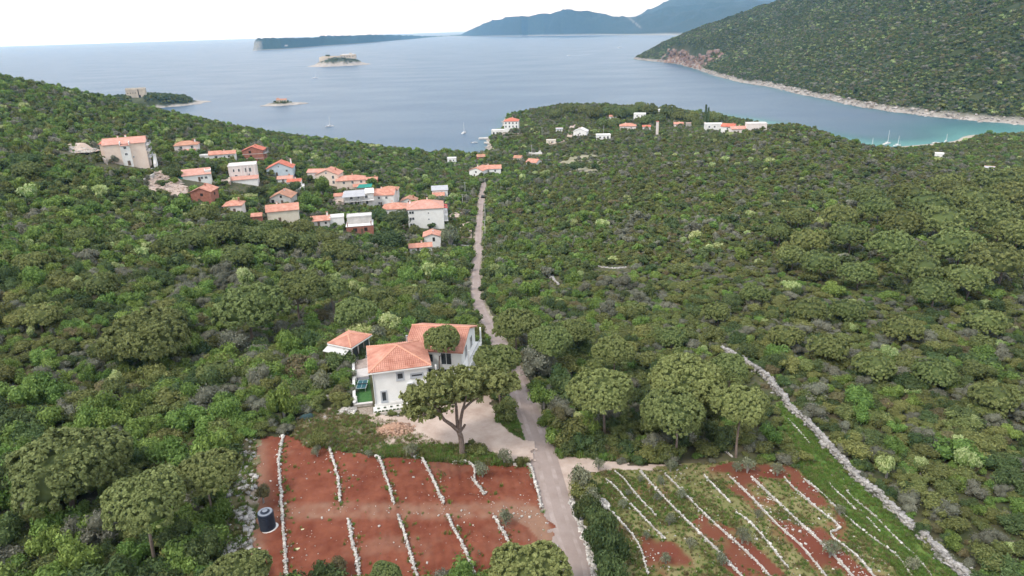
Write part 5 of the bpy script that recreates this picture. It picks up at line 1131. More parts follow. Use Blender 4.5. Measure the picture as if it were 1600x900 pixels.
wake_m = mat('sea_foam', (.72, .76, .80), (.50, .60, .68), scale=.12, rough=.8)
A = at_z(893, 87, 0); B = at_z(932, 84.3, 0); d = (B - A) / np.linalg.norm(B - A); n_ = np.array([-d[1], d[0]]); LW = np.linalg.norm(B - A)
put('wake', mesh_np('wake', [(*(A - n_ * 1.5), .12), (*(A + n_ * 1.5), .12), (*(A + d * LW * .4 + n_ * 4), .12), (*(B + n_ * 2.5), .12), (*(B - n_ * 2.5), .12), (*(A + d * LW * .4 - n_ * 4), .12)], np.array([(0, 5, 2, 1), (5, 4, 3, 2)]), [wake_m]), kind='structure')
# ================================================================== UTILITY POLES, CARS, TANK
def pole(px, py, toppy, label, arm=True):
    P = ground_at(px, py); r = math.hypot(*P[:2]); hh = max(4.0, min(9.5, at_r(px, toppy, r)[2] - P[2]))
    t = put('utility_pole', None, loc=P, label=label, cat='utility pole')
    b = MB(); b.tube([(0, 0, -.5), (0, 0, hh)], [.16, .10], mat('pole_concrete', (.52, .51, .49), rough=.9)); b.put('post', parent=t)
    if arm:
        b = MB(); b.box(-.7, .7, -.05, .05, hh - .45, hh - .33, metal_m); b.put('crossarm', parent=t)
        for x in (-.6, 0, .6):
            b = MB(); b.tube([(x, 0, hh - .33), (x, 0, hh - .12)], .06, frame_m); b.put('insulator', parent=t)
    keep_open(px - 1.5, toppy, px + 1.5, py - 4, r)
pole(758, 366, 343, 'nearest utility pole on the right side of the road')
pole(758, 339, 318, 'second utility pole on the right of the road, just beyond the nearest one')
pole(758, 293, 279, 'utility pole beyond the dark car at the far end of the road')
pole(727, 302, 284, 'utility pole in the trees left of the far end of the road')
pole(723, 318, 303, 'pole between the grey sheet roof and the road')
pole(847, 215, 199, 'white pole among the dark trees right of the villa')
pole(831, 245, 223, 'slim pole beside the grey yard above the small orange-roofed house')
pole(943, 210, 196, 'pole standing behind the flat-roofed bungalow')
pole(981, 178, 163, 'pole on the crest of the headland between the pines')
def car(px, py, rz, m, label):
    P = ground_at(px, py); t = put('car', None, loc=(P[0], P[1], P[2] + .1), rz=rz, label=label, cat='car')
    prof = [(-2.1, .35), (-2.1, .85), (-1.9, .98), (-1.5, 1.0), (-.9, 1.45), (.7, 1.48), (1.2, 1.05), (2.0, .9), (2.15, .6), (2.1, .35)]
    V = [(x, y, z) for y in (-.85, .85) for x, z in prof]; n = len(prof)
    F = [tuple(range(n)), tuple(range(2 * n - 1, n - 1, -1))] + [(i, i + n, (i + 1) % n + n, (i + 1) % n) for i in range(n)]
    b = MB(); b.add(V, F, m); b.put('body', parent=t)
    b = MB()
    for y in (-.86, .86): b.add([(-1.35, y, 1.03), (-.85, y, 1.38), (.65, y, 1.40), (1.05, y, 1.05)], [(0, 1, 2, 3)], glass_m)
    b.add([(1.19, -.7, 1.08), (1.19, .7, 1.08), (.74, .7, 1.46), (.74, -.7, 1.46)], [(0, 1, 2, 3)], glass_m); b.put('side_windows', parent=t)
    for x in (-1.3, 1.35):
        for y in (-.8, .8):
            b = MB(); b.tube([(x, y - .1, .33), (x, y + .1, .33)], .33, dark_m); b.put('wheel', parent=t)
    keep_open(px - 4, py - 5, px + 4, py + 2, math.hypot(*P[:2]))
car(755, 309, R(80), mat('black_paint', (.02, .02, .024), rough=.3), 'dark car parked at the far end of the road')
car(463, 276, R(70), mat('charcoal_paint', (.03, .032, .04), rough=.3), 'dark car parked beside the pale blue house')
# black water tank
tkp = ground_at(419, 825); TK = put('water_tank', None, loc=tkp, label='black ribbed cylindrical water tank standing on the red soil', cat='water tank')
tank_m = mat('black_plastic', (.012, .018, .032), (.020, .028, .045), scale=2, rough=.5)
r, hh = .88, 2.2; pr = [(0, 0)]
prof = [(r * .98, .0)]
for i in range(9): z = .08 + i * .235; prof += [(r, z), (r, z + .14), (r * .955, z + .165), (r * .955, z + .215)]
prof += [(r, hh - .12), (r * .97, hh), (r * .80, hh + .06), (r * .30, hh + .16)]
n = 32; V = [(a * math.cos(2 * math.pi * k / n), a * math.sin(2 * math.pi * k / n), z) for a, z in prof for k in range(n)]
F = [(i * n + k, i * n + (k + 1) % n, (i + 1) * n + (k + 1) % n, (i + 1) * n + k) for i in range(len(prof) - 1) for k in range(n)]; F.append(tuple((len(prof) - 1) * n + k for k in range(n)))
b = MB(); b.add(V, F, tank_m); b.put('tank_body', parent=TK)
top_m = mat('tank_top', (.17, .19, .23), (.24, .26, .30), scale=2, rough=.6)
b = MB(); n = 28
for z0, z1, ra, rb in ((hh + .065, hh + .10, .80, .77),): 
    V = [(ra * math.cos(2 * math.pi * k / n), ra * math.sin(2 * math.pi * k / n), z0) for k in range(n)] + [(rb * math.cos(2 * math.pi * k / n), rb * math.sin(2 * math.pi * k / n), z1) for k in range(n)]
    b.add(V, [(k, (k + 1) % n, (k + 1) % n + n, k + n) for k in range(n)] + [tuple(range(n, 2 * n))], top_m)
b.put('tank_top', parent=TK)
b = MB(); b.tube([(0, 0, hh + .09), (0, 0, hh + .24)], .30, tank_m); V = [(.30 * math.cos(k), .30 * math.sin(k), hh + .24) for k in np.linspace(0, 6.283, 12, endpoint=False)]; b.add(V, [tuple(range(12))], top_m); b.put('lid', parent=TK)
b = MB(); V = [(.98 * math.cos(k) * (1 + .1 * math.sin(3 * k)) + .12, .93 * math.sin(k), -.02) for k in np.linspace(0, 6.283, 24, endpoint=False)]; b.slab([(x, y, .13) for x, y, z in V], .3, WALLM['white']); b.put('concrete_base', parent=TK)

# ================================================================== STONES AND WALLS
stone_m = mat('limestone', (0.42, 0.39, 0.355), (0.60, 0.565, 0.52), scale=1.2, rough=.95, attr='tone')
greystone_m = mat('grey_limestone', (0.23, 0.215, 0.20), (0.41, 0.385, 0.365), scale=.8, rough=.95, attr='tone')
core_m = mat('rubble_core', (0.34, 0.31, 0.28), (0.46, 0.42, 0.38), scale=2, rough=1, bump=.8)
_UB = boxv(-.5, .5, -.5, .5, -.5, .5)
def stones_mesh(name, Pn, size, m, seed=0, flat=.65):
    """rough blocks: Pn (n,3) centres, size (n,) edge lengths"""
    rng = np.random.default_rng(seed); n = len(Pn); size = np.broadcast_to(np.asarray(size, float), (n,))
    J = _UB[None] * rng.uniform(.65, 1.25, (n, 1, 3)) + rng.uniform(-.16, .16, (n, 8, 3)); J[:, :, 2] *= flat
    a = rng.uniform(0, 6.28, n); c, s = np.cos(a)[:, None], np.sin(a)[:, None]
    X = J[:, :, 0] * c - J[:, :, 1] * s; Y = J[:, :, 0] * s + J[:, :, 1] * c
    tl = rng.uniform(-.35, .35, n)[:, None]; Z = J[:, :, 2] + X * tl
    V = (np.stack([X, Y, Z], -1) * size[:, None, None] + np.asarray(Pn)[:, None]).reshape(-1, 3)
    F = (BOXF[None] + (np.arange(n) * 8)[:, None, None]).reshape(-1, 4)
    return mesh_np(name, V, F, [m], {'tone': rng.uniform(0, 1, n).repeat(8)})
def dry_wall(pts, w, hh, label, per=8.0, size=.34, m=stone_m, seed=0, ragged=.25, cat='stone wall', name='stone_wall', group=None, world=False):
    L_ = spline(np.array(pts) if world else gpoly(pts), .5); rng = np.random.default_rng(seed + 900)
    L_ = L_ + np.c_[fbm(np.arange(len(L_)) / 4., np.ones(len(L_)) * seed, 2, seed) - .5, fbm(np.arange(len(L_)) / 4., np.ones(len(L_)) * seed + 5, 2, seed) - .5] * ragged * 2
    T = np.gradient(L_, axis=0); T /= np.linalg.norm(T, axis=1, keepdims=True) + 1e-9; Nn = np.c_[-T[:, 1], T[:, 0]]
    z = hgt(L_[:, 0], L_[:, 1]); mid = len(L_) // 2; o = np.array([L_[mid, 0], L_[mid, 1], z[mid]])
    ring = [(-.5, -.3), (-.38, .82), (.38, .82), (.5, -.3)]
    V = np.stack([np.c_[L_ + Nn * a * w * .8, z + c * hh] for a, c in ring], 1).reshape(-1, 3) - o
    n = len(L_); F = [(i * 4 + j, i * 4 + j + 1, i * 4 + j + 5, i * 4 + j + 4) for i in range(n - 1) for j in range(3)]
    root = put(name, mesh_np(name, V, np.array(F), [core_m]), loc=o, label=label, cat=cat, group=group)
    Ln = np.linalg.norm(np.diff(L_, axis=0), axis=1).sum(); ns = int(Ln * per)
    t = rng.uniform(0, n - 1.001, ns); i = t.astype(int); f = (t - i)[:, None]; c = L_[i] * (1 - f) + L_[i + 1] * f
    a = rng.normal(0, .30, ns).clip(-.62, .62); a[rng.uniform(size=ns) < .06] *= 2.2
    zz = np.interp(t, np.arange(n), z) + np.where(np.abs(a) < .35, hh * (.80 + rng.uniform(-.1, .18, ns)), hh * rng.uniform(.05, .7, ns))
    P_ = np.c_[c + Nn[i] * (a * w)[:, None], zz] - o
    s = put('stones', stones_mesh('stones', P_, size * np.exp(rng.normal(-.05, .32, ns)).clip(.5, 2.2), m, seed), parent=root); s['kind'] = 'stuff'
    return root
LW_ = [
 ('longest white wall on the left edge of the red field beside the water tank', [(443, 683), (436, 720), (439, 760), (440, 790), (446, 850), (449, 905)], .75),
 ('white stone wall second from the left in the upper row of the red field', [(515, 702), (524, 735), (530, 762), (532, 787)], .6),
 ('white stone wall third from the left in the upper row of the red field', [(586, 717), (592, 718), (604, 750), (617, 790)], .65),
 ('white stone wall with a hooked end, below the big umbrella pine side of the red field', [(648, 717), (659, 717), (673, 745), (694, 790)], .7),
 ('broken white wall running down to the pile of loose white stones', [(708, 725), (731, 725), (742, 736), (741, 752), (749, 763), (758, 776)], .65),
 ('straight white wall along the road at the right edge of the red field', [(802, 729), (827, 729), (838, 764), (847, 796)], .5),
 ('thick crumbling wall, leftmost in the lower row of the red field', [(545, 813), (549, 844), (556, 870), (562, 905)], .9),
 ('white wall second from the left in the lower row of the red field', [(622, 808), (630, 832), (637, 855), (652, 905)], .6),
 ('white wall third from the left in the lower row of the red field', [(700, 808), (711, 832), (721, 852), (744, 905)], .6),
 ('short white wall ending behind the round pine top at the frame bottom', [(773, 809), (784, 830), (804, 866)], .6),
 ('tiny stub of white wall beside the road at the bottom right of the red field', [(870, 856), (874, 868), (880, 882)], .5),
]
for i, (lab, pts, w) in enumerate(LW_): dry_wall(pts, w * .42, .46, lab, per=20, size=.15, seed=i, ragged=.10)
RW_ = [
 ('curving white wall nearest the roadside bushes in the terraced field', [(949, 795), (981, 830), (1000, 858), (1013, 900)]),
 ('white wall second from the roadside bushes in the terraced field', [(946, 750), (958, 760), (995, 800), (1040, 845)]),
 ('short inner white wall between the second and the long third wall', [(960, 738), (977, 753), (998, 779), (1025, 807)]),
 ('long straight white wall crossing the whole grassy half of the terraced field', [(1000, 738), (1037, 779), (1065, 807), (1117, 858), (1162, 905)]),
 ('long white wall right of the grassy strip with the leaning olive', [(1039, 742), (1075, 779), (1110, 814), (1152, 851), (1180, 877), (1205, 905)]),
 ('short white wall at the top where grass gives way to red soil', [(1100, 744), (1120, 766), (1142, 788)]),
 ('broken white wall low in the middle red strip of the terraced field', [(1149, 802), (1165, 812), (1192, 840), (1232, 890)]),
 ('white wall left of the bed strewn with pale stones', [(1140, 746), (1174, 779), (1214, 821), (1252, 855), (1292, 903)]),
 ('thick white wall right of the bed strewn with pale stones', [(1173, 746), (1207, 779), (1252, 821), (1280, 846), (1334, 903)]),
 ('white wall with a square kink beside the reddest strip', [(1225, 747), (1237, 761), (1275, 794), (1312, 826), (1297, 832), (1304, 844), (1333, 866), (1368, 905)]),
 ('white wall parting the reddest strip from the green grass', [(1256, 750), (1286, 774), (1313, 801), (1356, 837), (1399, 869), (1424, 903)]),
 ('short white wall on the upper green terrace', [(1295, 756), (1302, 765), (1338, 799)]),
 ('broken piece of white wall lower down on the green terrace', [(1354, 810), (1364, 821), (1374, 833)]),
 ('outermost white wall on the green terrace beside the long grey wall', [(1318, 761), (1331, 779), (1360, 803), (1390, 833), (1410, 853), (1432, 873), (1458, 905)]),
 ('small stone step on the slope above the green terrace, nearest the grey wall', [(1230, 655), (1248, 675), (1265, 695)]),
 ('small stone step half hidden in bushes left of the one nearest the grey wall', [(1204, 670), (1222, 690), (1240, 710)]),
 ('low stone line in the undergrowth below the umbrella pines', [(1100, 680), (1122, 698), (1145, 716)]),
]
for i, (lab, pts) in enumerate(RW_): dry_wall(pts, .20 if i not in (8, 3) else .30, .30, lab, per=18, size=.125, seed=40 + i, ragged=.06)
GW = [(1125, 548), (1160, 566), (1205, 600), (1228, 632), (1262, 665), (1302, 710), (1340, 752), (1380, 785), (1410, 815), (1440, 845), (1495, 893), (1525, 920)]
dry_wall(GW, .85, .95, 'long broad grey dry stone wall climbing from bottom right up to the pines', per=44, size=.25, m=greystone_m, seed=77, ragged=.4)
for (x0, y0), (x1, y1) in zip(GW[:-1], GW[1:]):
    for t in (0.25, .75):
        x, y = x0 + (x1 - x0) * t, y0 + (y1 - y0) * t; keep_open(x - 9, y - 9, x + 9, y + 7, math.hypot(*ground_at(x, y)[:2]))
dry_wall([(532, 622), (505, 622), (478, 620)], .9, .5, 'grey rubble wall on the weedy bank left of the house', per=14, size=.36, m=greystone_m, seed=91)
for i, (pts, lab) in enumerate([([(935, 417), (958, 420), (980, 419)], 'pale stone outcrop line in the middle of the right scrub'), ([(860, 432), (866, 438), (873, 446)], 'short pale stone line in the scrub nearest the road')]):
    dry_wall(pts, .45, .35, lab, per=7, size=.34, seed=95 + i, m=greystone_m); keep_open(min(p[0] for p in pts), min(p[1] for p in pts) - 2, max(p[0] for p in pts), max(p[1] for p in pts) + 2, math.hypot(*ground_at(*pts[0])[:2]))
# loose stones
def scatter(P, n, rng, dens=None):
    x0, y0 = P.min(0); x1, y1 = P.max(0); X = rng.uniform(x0, x1, n); Y = rng.uniform(y0, y1, n); k = inpoly(X, Y, P)
    if dens is not None: k &= rng.uniform(size=n) < dens(X, Y)
    return X[k], Y[k]
rng = np.random.default_rng(31)
wl_all = [gpoly(p) for _, p, _ in LW_] + [gpoly(p) for _, p in RW_]
def near_walls(X, Y):
    d = np.full(X.shape, 99.)
    for Lq in wl_all: d = np.minimum(d, dline(X, Y, Lq))
    return d
PILE = gpoly([(735, 772), (765, 776), (775, 790), (745, 790)])
def dens_l(X, Y):
    return np.clip(.06 + .22 * np.exp(-near_walls(X, Y) / .8) + .26 * smooth(.58, .75, fbm(X / 3, Y / 3, 3, 71)) + .8 * inpoly(X, Y, PILE) + .5 * inpoly(X, Y, RUBBLE_L) + .3 * (dline(X, Y, PATHL) < .8), 0, 1)
X, Y = scatter(LEFT_FIELD, 4000, rng, dens_l)
put('field_stones', stones_mesh('field_stones', np.c_[X, Y, hgt(X, Y) + .14], rng.gamma(1.6, .034, len(X)).clip(.02, .30) + .025, stone_m, 3), kind='stuff')
SPOIL = gpoly([(1168, 775), (1196, 772), (1255, 815), (1262, 835), (1225, 830), (1190, 800)])
SPOIL2 = gpoly([(1300, 860), (1340, 850), (1385, 880), (1370, 905), (1330, 905)])
def dens_r(X, Y):
    return np.clip(.05 + .22 * np.exp(-near_walls(X, Y) / .7) + .18 * smooth(.58, .75, fbm(X / 3, Y / 3, 3, 73)) + .75 * inpoly(X, Y, SPOIL) + .6 * inpoly(X, Y, SPOIL2), 0, 1)
X, Y = scatter(RIGHT_FIELD, 8000, rng, dens_r)
put('field_stones', stones_mesh('field_stones', np.c_[X, Y, hgt(X, Y) + .12], rng.gamma(1.6, .034, len(X)).clip(.02, .30) + .025, stone_m, 4), kind='stuff')
X, Y = scatter(LEFT_BANK, 7000, rng, lambda X, Y: smooth(.42, .62, fbm(X / 2.2, Y / 2.2, 3, 75)) * .75 + .06)
put('bank_rubble', stones_mesh('bank_rubble', np.c_[X, Y, hgt(X, Y) + .16], rng.gamma(2.5, .08, len(X)).clip(.08, .7), mat('bank_stone', (.33, .31, .295), (.53, .50, .48), scale=1, rough=.95, attr='tone'), 5), kind='stuff')
X, Y = scatter(gpoly([(893, 775), (905, 800), (925, 850), (935, 905), (925, 905), (915, 860), (900, 815), (888, 785)]), 1200, rng)
put('bank_rubble', stones_mesh('bank_rubble', np.c_[X, Y, hgt(X, Y) + .12], rng.gamma(2.5, .07, len(X)).clip(.08, .5), stone_m, 6), kind='stuff')
X, Y = scatter(MARGIN, 3000, rng, lambda X, Y: smooth(.5, .7, fbm(X / 2, Y / 2, 3, 79)) * .6 + .04)
put('bank_rubble', stones_mesh('bank_rubble', np.c_[X, Y, hgt(X, Y) + .14], rng.gamma(2.2, .05, len(X)).clip(.06, .5), greystone_m, 7), kind='stuff')
X, Y = scatter(DRIVE, 3500, rng, lambda X, Y: .15 + .6 * smooth(.55, .7, fbm(X / 3, Y / 3, 3, 83)))
put('drive_stones', stones_mesh('drive_stones', np.c_[X, Y, hgt(X, Y) + .1], rng.gamma(2.0, .03, len(X)).clip(.04, .25), stone_m, 8), kind='stuff')
X, Y = scatter(GRAVEL_CLEARING, 700, rng); put('quarry_rubble', stones_mesh('quarry_rubble', np.c_[X, Y, hgt(X, Y) + .4], rng.gamma(2.2, .22, len(X)).clip(.2, 2.0), gravel_m, 9), kind='stuff')
keep_open(230, 268, 296, 304, 270)
# heaps
def heap(name, px, py, rx, ry, hh, m, label, cat, seed, n=900, size=.22, sm=None, rz=0):
    P = ground_at(px, py); u = np.linspace(-1, 1, 26); U, V_ = np.meshgrid(u, u, indexing='ij'); rad = np.sqrt(U ** 2 + V_ ** 2)
    Z = hh * smooth(1.0, .15, rad + (fbm(U * 2, V_ * 2, 3, seed) - .5) * .5) * (.7 + .6 * fbm(U * 3 + 5, V_ * 3, 3, seed)) - .12
    root = put(name, grid_mesh(name, U * rx, V_ * ry, Z, [m], keep=(rad < 1.05)), loc=P, rz=rz, label=label, cat=cat)
    if sm:
        rg = np.random.default_rng(seed); a = rg.uniform(-.9, .9, n); c = rg.uniform(-.9, .9, n); zz = hh * smooth(1.0, .15, np.sqrt(a * a + c * c)) * .85 * rg.uniform(.6, 1.05, n)
        o = put('stones', stones_mesh('stones', np.c_[a * rx, c * ry, zz], size * rg.uniform(.4, 1.6, n), sm, seed), parent=root); o['kind'] = 'stuff'
    return root
clay_m = mat('clay_rubble', (.34, .20, .14), (.46, .31, .23), scale=1.5, rough=1, bump=.8, attr='tone')
heap('rubble_heap', 618, 673, 3.4, 2.2, 1.0, mat('clay_soil', (.30, .17, .11), (.42, .27, .19), scale=1, bump=.8), 'orange heap of clay and rubble at the edge of the gravel drive', 'rubble heap', 11, sm=clay_m)
heap('rubble_heap', 541, 642, 1.6, 1.1, .6, core_m, 'small heap of white and red rubble at the garden corner left of the lawn', 'rubble heap', 12, n=260, sm=stone_m)
heap('rubble_heap', 541, 598, 1.3, 2.6, .5, core_m, 'pale rubble strip between the bushes and the garden wall', 'rubble heap', 13, n=420, sm=stone_m)
heap('earth_heap', 118, 236, 11, 6, 3.5, gravel_m, 'pale excavated earth heap on the hillside left of the apartment block', 'earth heap', 14, n=500, size=.7, sm=stone_m); keep_open(92, 222, 146, 240, math.hypot(*ground_at(118, 238)[:2]))
tq = heap('tarpaulin_heap', 481, 653, 1.9, 1.0, .8, mat('dark_teal_sheet', (.018, .045, .050), (.04, .075, .075), scale=3, rough=.7, bump=1.0, bscale=6), 'oval heap under a dark teal sheet in the weeds left of the garden', 'covered heap', 15, rz=R(14)); keep_open(462, 640, 500, 662, 90)
def small_heap(px, py, label, m, s, seed): 
    return heap('lime_bag', px, py, s, s * .55, .28, m, label, 'bag', seed, rz=R(20))
bag_m = mat('pale_yellow_sack', (.58, .58, .34), (.68, .68, .46), scale=4, rough=.8, bump=.6)
small_heap(473, 828, 'pale yellow sack lying on the red soil right of the water tank', bag_m, .45, 16)
small_heap(466, 858, 'larger pale sack lying on the red soil near the long left wall', bag_m, .60, 17)
# shoreline rocks: bay slope and headland
t_ = rng.uniform(0, 1, 4200); seg = BAY[4:-3]; cl = np.r_[0, np.cumsum(np.linalg.norm(np.diff(seg, axis=0), axis=1))]; dd = np.sort(t_) * cl[-1]
Q = np.c_[np.interp(dd, cl, seg[:, 0]), np.interp(dd, cl, seg[:, 1])]; Q = Q + np.c_[rng.normal(5, 6, len(Q)), rng.normal(0, 5, len(Q))]
bdq = np.where(inpoly(Q[:, 0], Q[:, 1], BAY), dline(Q[:, 0], Q[:, 1], BAY), -dline(Q[:, 0], Q[:, 1], BAY)); bdq2 = bdq + (fbm(Q[:, 0] / 26, Q[:, 1] / 26, 4, 21) - .5) * 15
zq = bay_profile(bdq2, Q[:, 0], Q[:, 1]); k = (zq > -1.5) & (zq < 5.5)
put('shore_rocks', stones_mesh('shore_rocks', np.c_[Q[k], zq[k] + .2], rng.gamma(2.2, .6, k.sum()).clip(.5, 5), mat('shore_rock', (.26, .23, .205), (.44, .40, .37), scale=.1, rough=.95, attr='tone'), 10), kind='stuff')
Xc = rng.uniform(360, 560, 9000); Yc = rng.uniform(1570, 2000, 9000); dc = dline(Xc, Yc, BAY); ic = inpoly(Xc, Yc, BAY); dc = np.where(ic, dc, -dc) + (fbm(Xc / 26, Yc / 26, 4, 21) - .5) * 15; zc = bay_profile(dc, Xc, Yc)
k = (dc > 0) & (zc < 44 * fbm(Xc / 40, Yc / 40, 2, 52) + 8) & (rng.uniform(size=9000) < .55)
put('cliff_rocks', stones_mesh('cliff_rocks', np.c_[Xc[k], Yc[k], zc[k] - .5], rng.gamma(2.0, 1.6, k.sum()).clip(1, 9), mat('cliff_rock', (.17, .10, .078), (.30, .225, .185), scale=.05, rough=.95, attr='tone'), 12, flat=1.2), kind='stuff')
sa_ = rng.uniform(-.62, .62, 26000); sr_ = rng.uniform(420, 900, 26000); X, Y = sr_ * np.sin(sa_), sr_ * np.cos(sa_); zz = hgt(X, Y); k = (zz > -.5) & (zz < 1.2) & (X < 220)
put('shore_rocks', stones_mesh('shore_rocks', np.c_[X[k], Y[k], zz[k] + .1], rng.gamma(2.2, .45, k.sum()).clip(.4, 3), mat('shore_rock', (.4, .36, .33)), 11), kind='stuff')

# ================================================================== UMBRELLA PINES
PM = [make_pine(s, ln, 1.0) for s, ln in ((1, (.05, .02)), (2, (-.10, .05)), (3, (.12, -.06)), (4, (0, .1)), (5, (.1, .1)), (6, (-.05, -.1)))]
PML = [make_pine(s, ln, .55) for s, ln in ((11, (.05, .02)), (12, (-.08, .05)), (13, (.10, -.06)), (14, (0, .06)), (15, (-.05, -.04)))]
TREES = []
ORD = ['leftmost', 'second from left', 'third from left', 'fourth from left', 'fifth from left', 'sixth from left', 'seventh from left', 'eighth from left', 'ninth from left', 'tenth from left', 'eleventh from left', 'twelfth from left', 'thirteenth from left', 'fourteenth from left', 'fifteenth from left']
def order_labels(items, rows, base):
    """items: (px, py, object); rows: names of rows from the nearest; each gets its place in its row"""
    items = sorted(items, key=lambda t: -t[1]); n = len(items); m = len(rows); k = -(-n // m)
    for j in range(m):
        for i, (px, py, o) in enumerate(sorted(items[j * k:(j + 1) * k], key=lambda t: t[0])): o['label'] = base % (ORD[i], rows[j])
def pine(bpx, bpyy, cpx, topy, wpx, label, var=0, group=None, rz=None, low=False, crown_share=None, cat='pine', z=None, flat=1.0, name='umbrella_pine'):
    P = ground_at(bpx, bpyy); r = math.hypot(*P[:2]); T = at_r(cpx, topy, r); D = project((T[0], T[1], T[2]))[2]
    rad = wpx / 2 * D / FPX; H = max(T[2] - P[2], rad * 1.0); cz = max(H - .76 * rad * flat, H * .33)
    root = put(name, None, loc=(P[0], P[1], P[2]), rz=0, label=label, cat=cat, group=group)
    ci, ti = (PML if low else PM)[var % (5 if low else 6)]
    a = rz if rz is not None else random.uniform(0, 6.28)
    ox, oy = T[0] - P[0], T[1] - P[1]
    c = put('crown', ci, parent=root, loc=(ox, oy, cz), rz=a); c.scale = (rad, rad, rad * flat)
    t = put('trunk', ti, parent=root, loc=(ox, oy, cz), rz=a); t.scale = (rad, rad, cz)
    t.location = (ox * .6, oy * .6, cz)
    TREES.append((P[0], P[1], rad)); keep_open(cpx - wpx * .40, topy + 2, cpx + wpx * .40, topy + wpx * .42, r - rad * .6)
    return root
# the big one by the drive, built for itself
def hero_pine():
    P = ground_at(723, 711); r0 = math.hypot(*P[:2]); D = 88.; s = D / FPX
    root = put('umbrella_pine', None, loc=P, label='big leaning umbrella pine with forked trunk in front of the white house', cat='pine')
    rg = np.random.default_rng(5); d0 = ray(723, 690)[:2]; side = np.array([d0[1], -d0[0]])
    def loc(px, py, dep): q = at_r(px, py, r0 + dep); return q - P
    # clumps: image outline of the crown, spread in depth
    cl = []
    for px in np.arange(645, 806, 11.5):
        t = (px - 722) / 84.; topy = 572 + 46 * max(0, -t) ** 2.0 + 22 * max(0, t) ** 2.2; boty = 668 - 50 * (t + .95) ** .8 if t > -.95 else 664
        boty = np.interp(px, [640, 670, 700, 730, 770, 805], [660, 664, 648, 634, 622, 608])
        for k in range(8):
            dep = rg.uniform(-5.2, 5.2) * math.sqrt(max(.12, 1 - t * t)); hgt_t = rg.uniform(0, 1) ** 1.3
            py = topy + 9 + (boty - topy - 18) * (hgt_t if abs(dep) < 3.5 else .3 + .4 * hgt_t) - dep * .9
            cl.append(loc(px + rg.uniform(-5, 5), np.clip(py, topy + 8, boty - 4), dep))
    cl = np.array(cl); cr = rg.uniform(.8, 1.45, len(cl)); nt = 1500; per = 28
    k = rg.choice(len(cl), nt); d = sph(nt, rg, -.3); tc = cl[k] + d * cr[k][:, None] * np.array([1, 1, .7]); n = nt * per; t = np.repeat(np.arange(nt), per)
    dd = d[t] + rg.normal(size=(n, 3)) * .6 + [0, 0, .25]; dd /= np.linalg.norm(dd, axis=1, keepdims=True); Cn = tc[t] + dd * rg.uniform(0, .42, n)[:, None]
    Nn = np.cross(dd, rg.normal(size=(n, 3))) * .7 + d[t]; Nn /= np.linalg.norm(Nn, axis=1, keepdims=True)
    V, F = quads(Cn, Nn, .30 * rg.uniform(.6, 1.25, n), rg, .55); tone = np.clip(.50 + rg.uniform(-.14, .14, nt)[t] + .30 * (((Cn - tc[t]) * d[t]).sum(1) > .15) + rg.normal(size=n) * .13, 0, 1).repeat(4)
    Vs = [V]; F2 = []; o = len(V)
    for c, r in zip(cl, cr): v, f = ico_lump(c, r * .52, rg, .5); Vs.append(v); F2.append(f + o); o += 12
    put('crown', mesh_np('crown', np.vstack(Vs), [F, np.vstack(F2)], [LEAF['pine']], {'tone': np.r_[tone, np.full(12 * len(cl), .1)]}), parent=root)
    L_ = lambda *a: loc(*a)
    tp = [([L_(723, 716, 0), L_(722, 700, 0), L_(720, 682, 0), L_(716, 672, 0)], [.50, .41, .37, .35]),
          ([L_(716, 673, 0), L_(706, 664, -.3), L_(694, 656, -.8), L_(686, 642, -1.4), L_(676, 628, -2)], [.30, .25, .21, .17, .10]),
          ([L_(716, 673, 0), L_(714, 655, .3), L_(713, 636, .7), L_(708, 610, 1.0)], [.28, .24, .20, .12]),
          ([L_(718, 673, 0), L_(720, 655, -.4), L_(723, 640, -.8), L_(736, 628, -1.0), L_(752, 618, -1.2)], [.27, .22, .19, .15, .09]),
          ([L_(723, 640, -.8), L_(728, 622, -.6), L_(735, 600, -.2)], [.16, .12, .07]), ([L_(719, 674, 0), L_(724, 668, .2), L_(727, 663, .3)], [.20, .17, .15]),
          ([L_(686, 642, -1.4), L_(672, 645, -2), L_(660, 650, -2.5)], [.10, .08, .05])]
    v, f = tubes(tp); put('trunk', mesh_np('trunk', v, f, [bark_m], shade=True), parent=root)
    TREES.append((P[0], P[1], 2.0)); keep_open(640, 575, 800, 712, r0 - 4)
hero_pine()
pine(684, 607, 690, 511, 62, 'umbrella pine growing close against the rear wing of the white house', 4, flat=1.1)
pine(775, 634, 775, 542, 78, 'umbrella pine between the big leaning pine and the road', 2)
pine(393, 540, 385, 447, 116, 'broad umbrella pine on a bare trunk in the scrub upper left of the house', 0)
pine(458, 508, 466, 424, 84, 'tall umbrella pine just behind the broad one upper left of the house', 3)
pine(520, 500, 512, 432, 62, 'umbrella pine right of the tall one behind the house', 1)
pine(250, 880, 218, 748, 132, 'large umbrella pine nearest the red field at lower left', 4)
pine(325, 820, 322, 712, 98, 'slender umbrella pine at the left edge of the stony bank', 5)
pine(108, 805, 92, 682, 178, 'widest umbrella pine at the far lower left with dead lower branches', 2)
pine(218, 585, 222, 487, 134, 'spreading umbrella pine at middle left above the scrub', 3)
pine(548, 535, 551, 468, 68, 'small umbrella pine left of the pavilion roof', 2)
pine(948, 688, 940, 583, 104, 'leftmost of the three umbrella pines in front, right of the road', 0)
pine(1042, 655, 1074, 561, 130, 'widest umbrella pine in the middle of the grove right of the road', 3)
pine(1062, 716, 1052, 614, 104, 'front umbrella pine with a pale bare trunk at the gravel track', 1)
pine(1147, 712, 1160, 608, 90, 'round umbrella pine rightmost in the front grove', 2)
pine(1140, 640, 1140, 556, 66, 'umbrella pine beside the upper end of the long grey wall', 0)
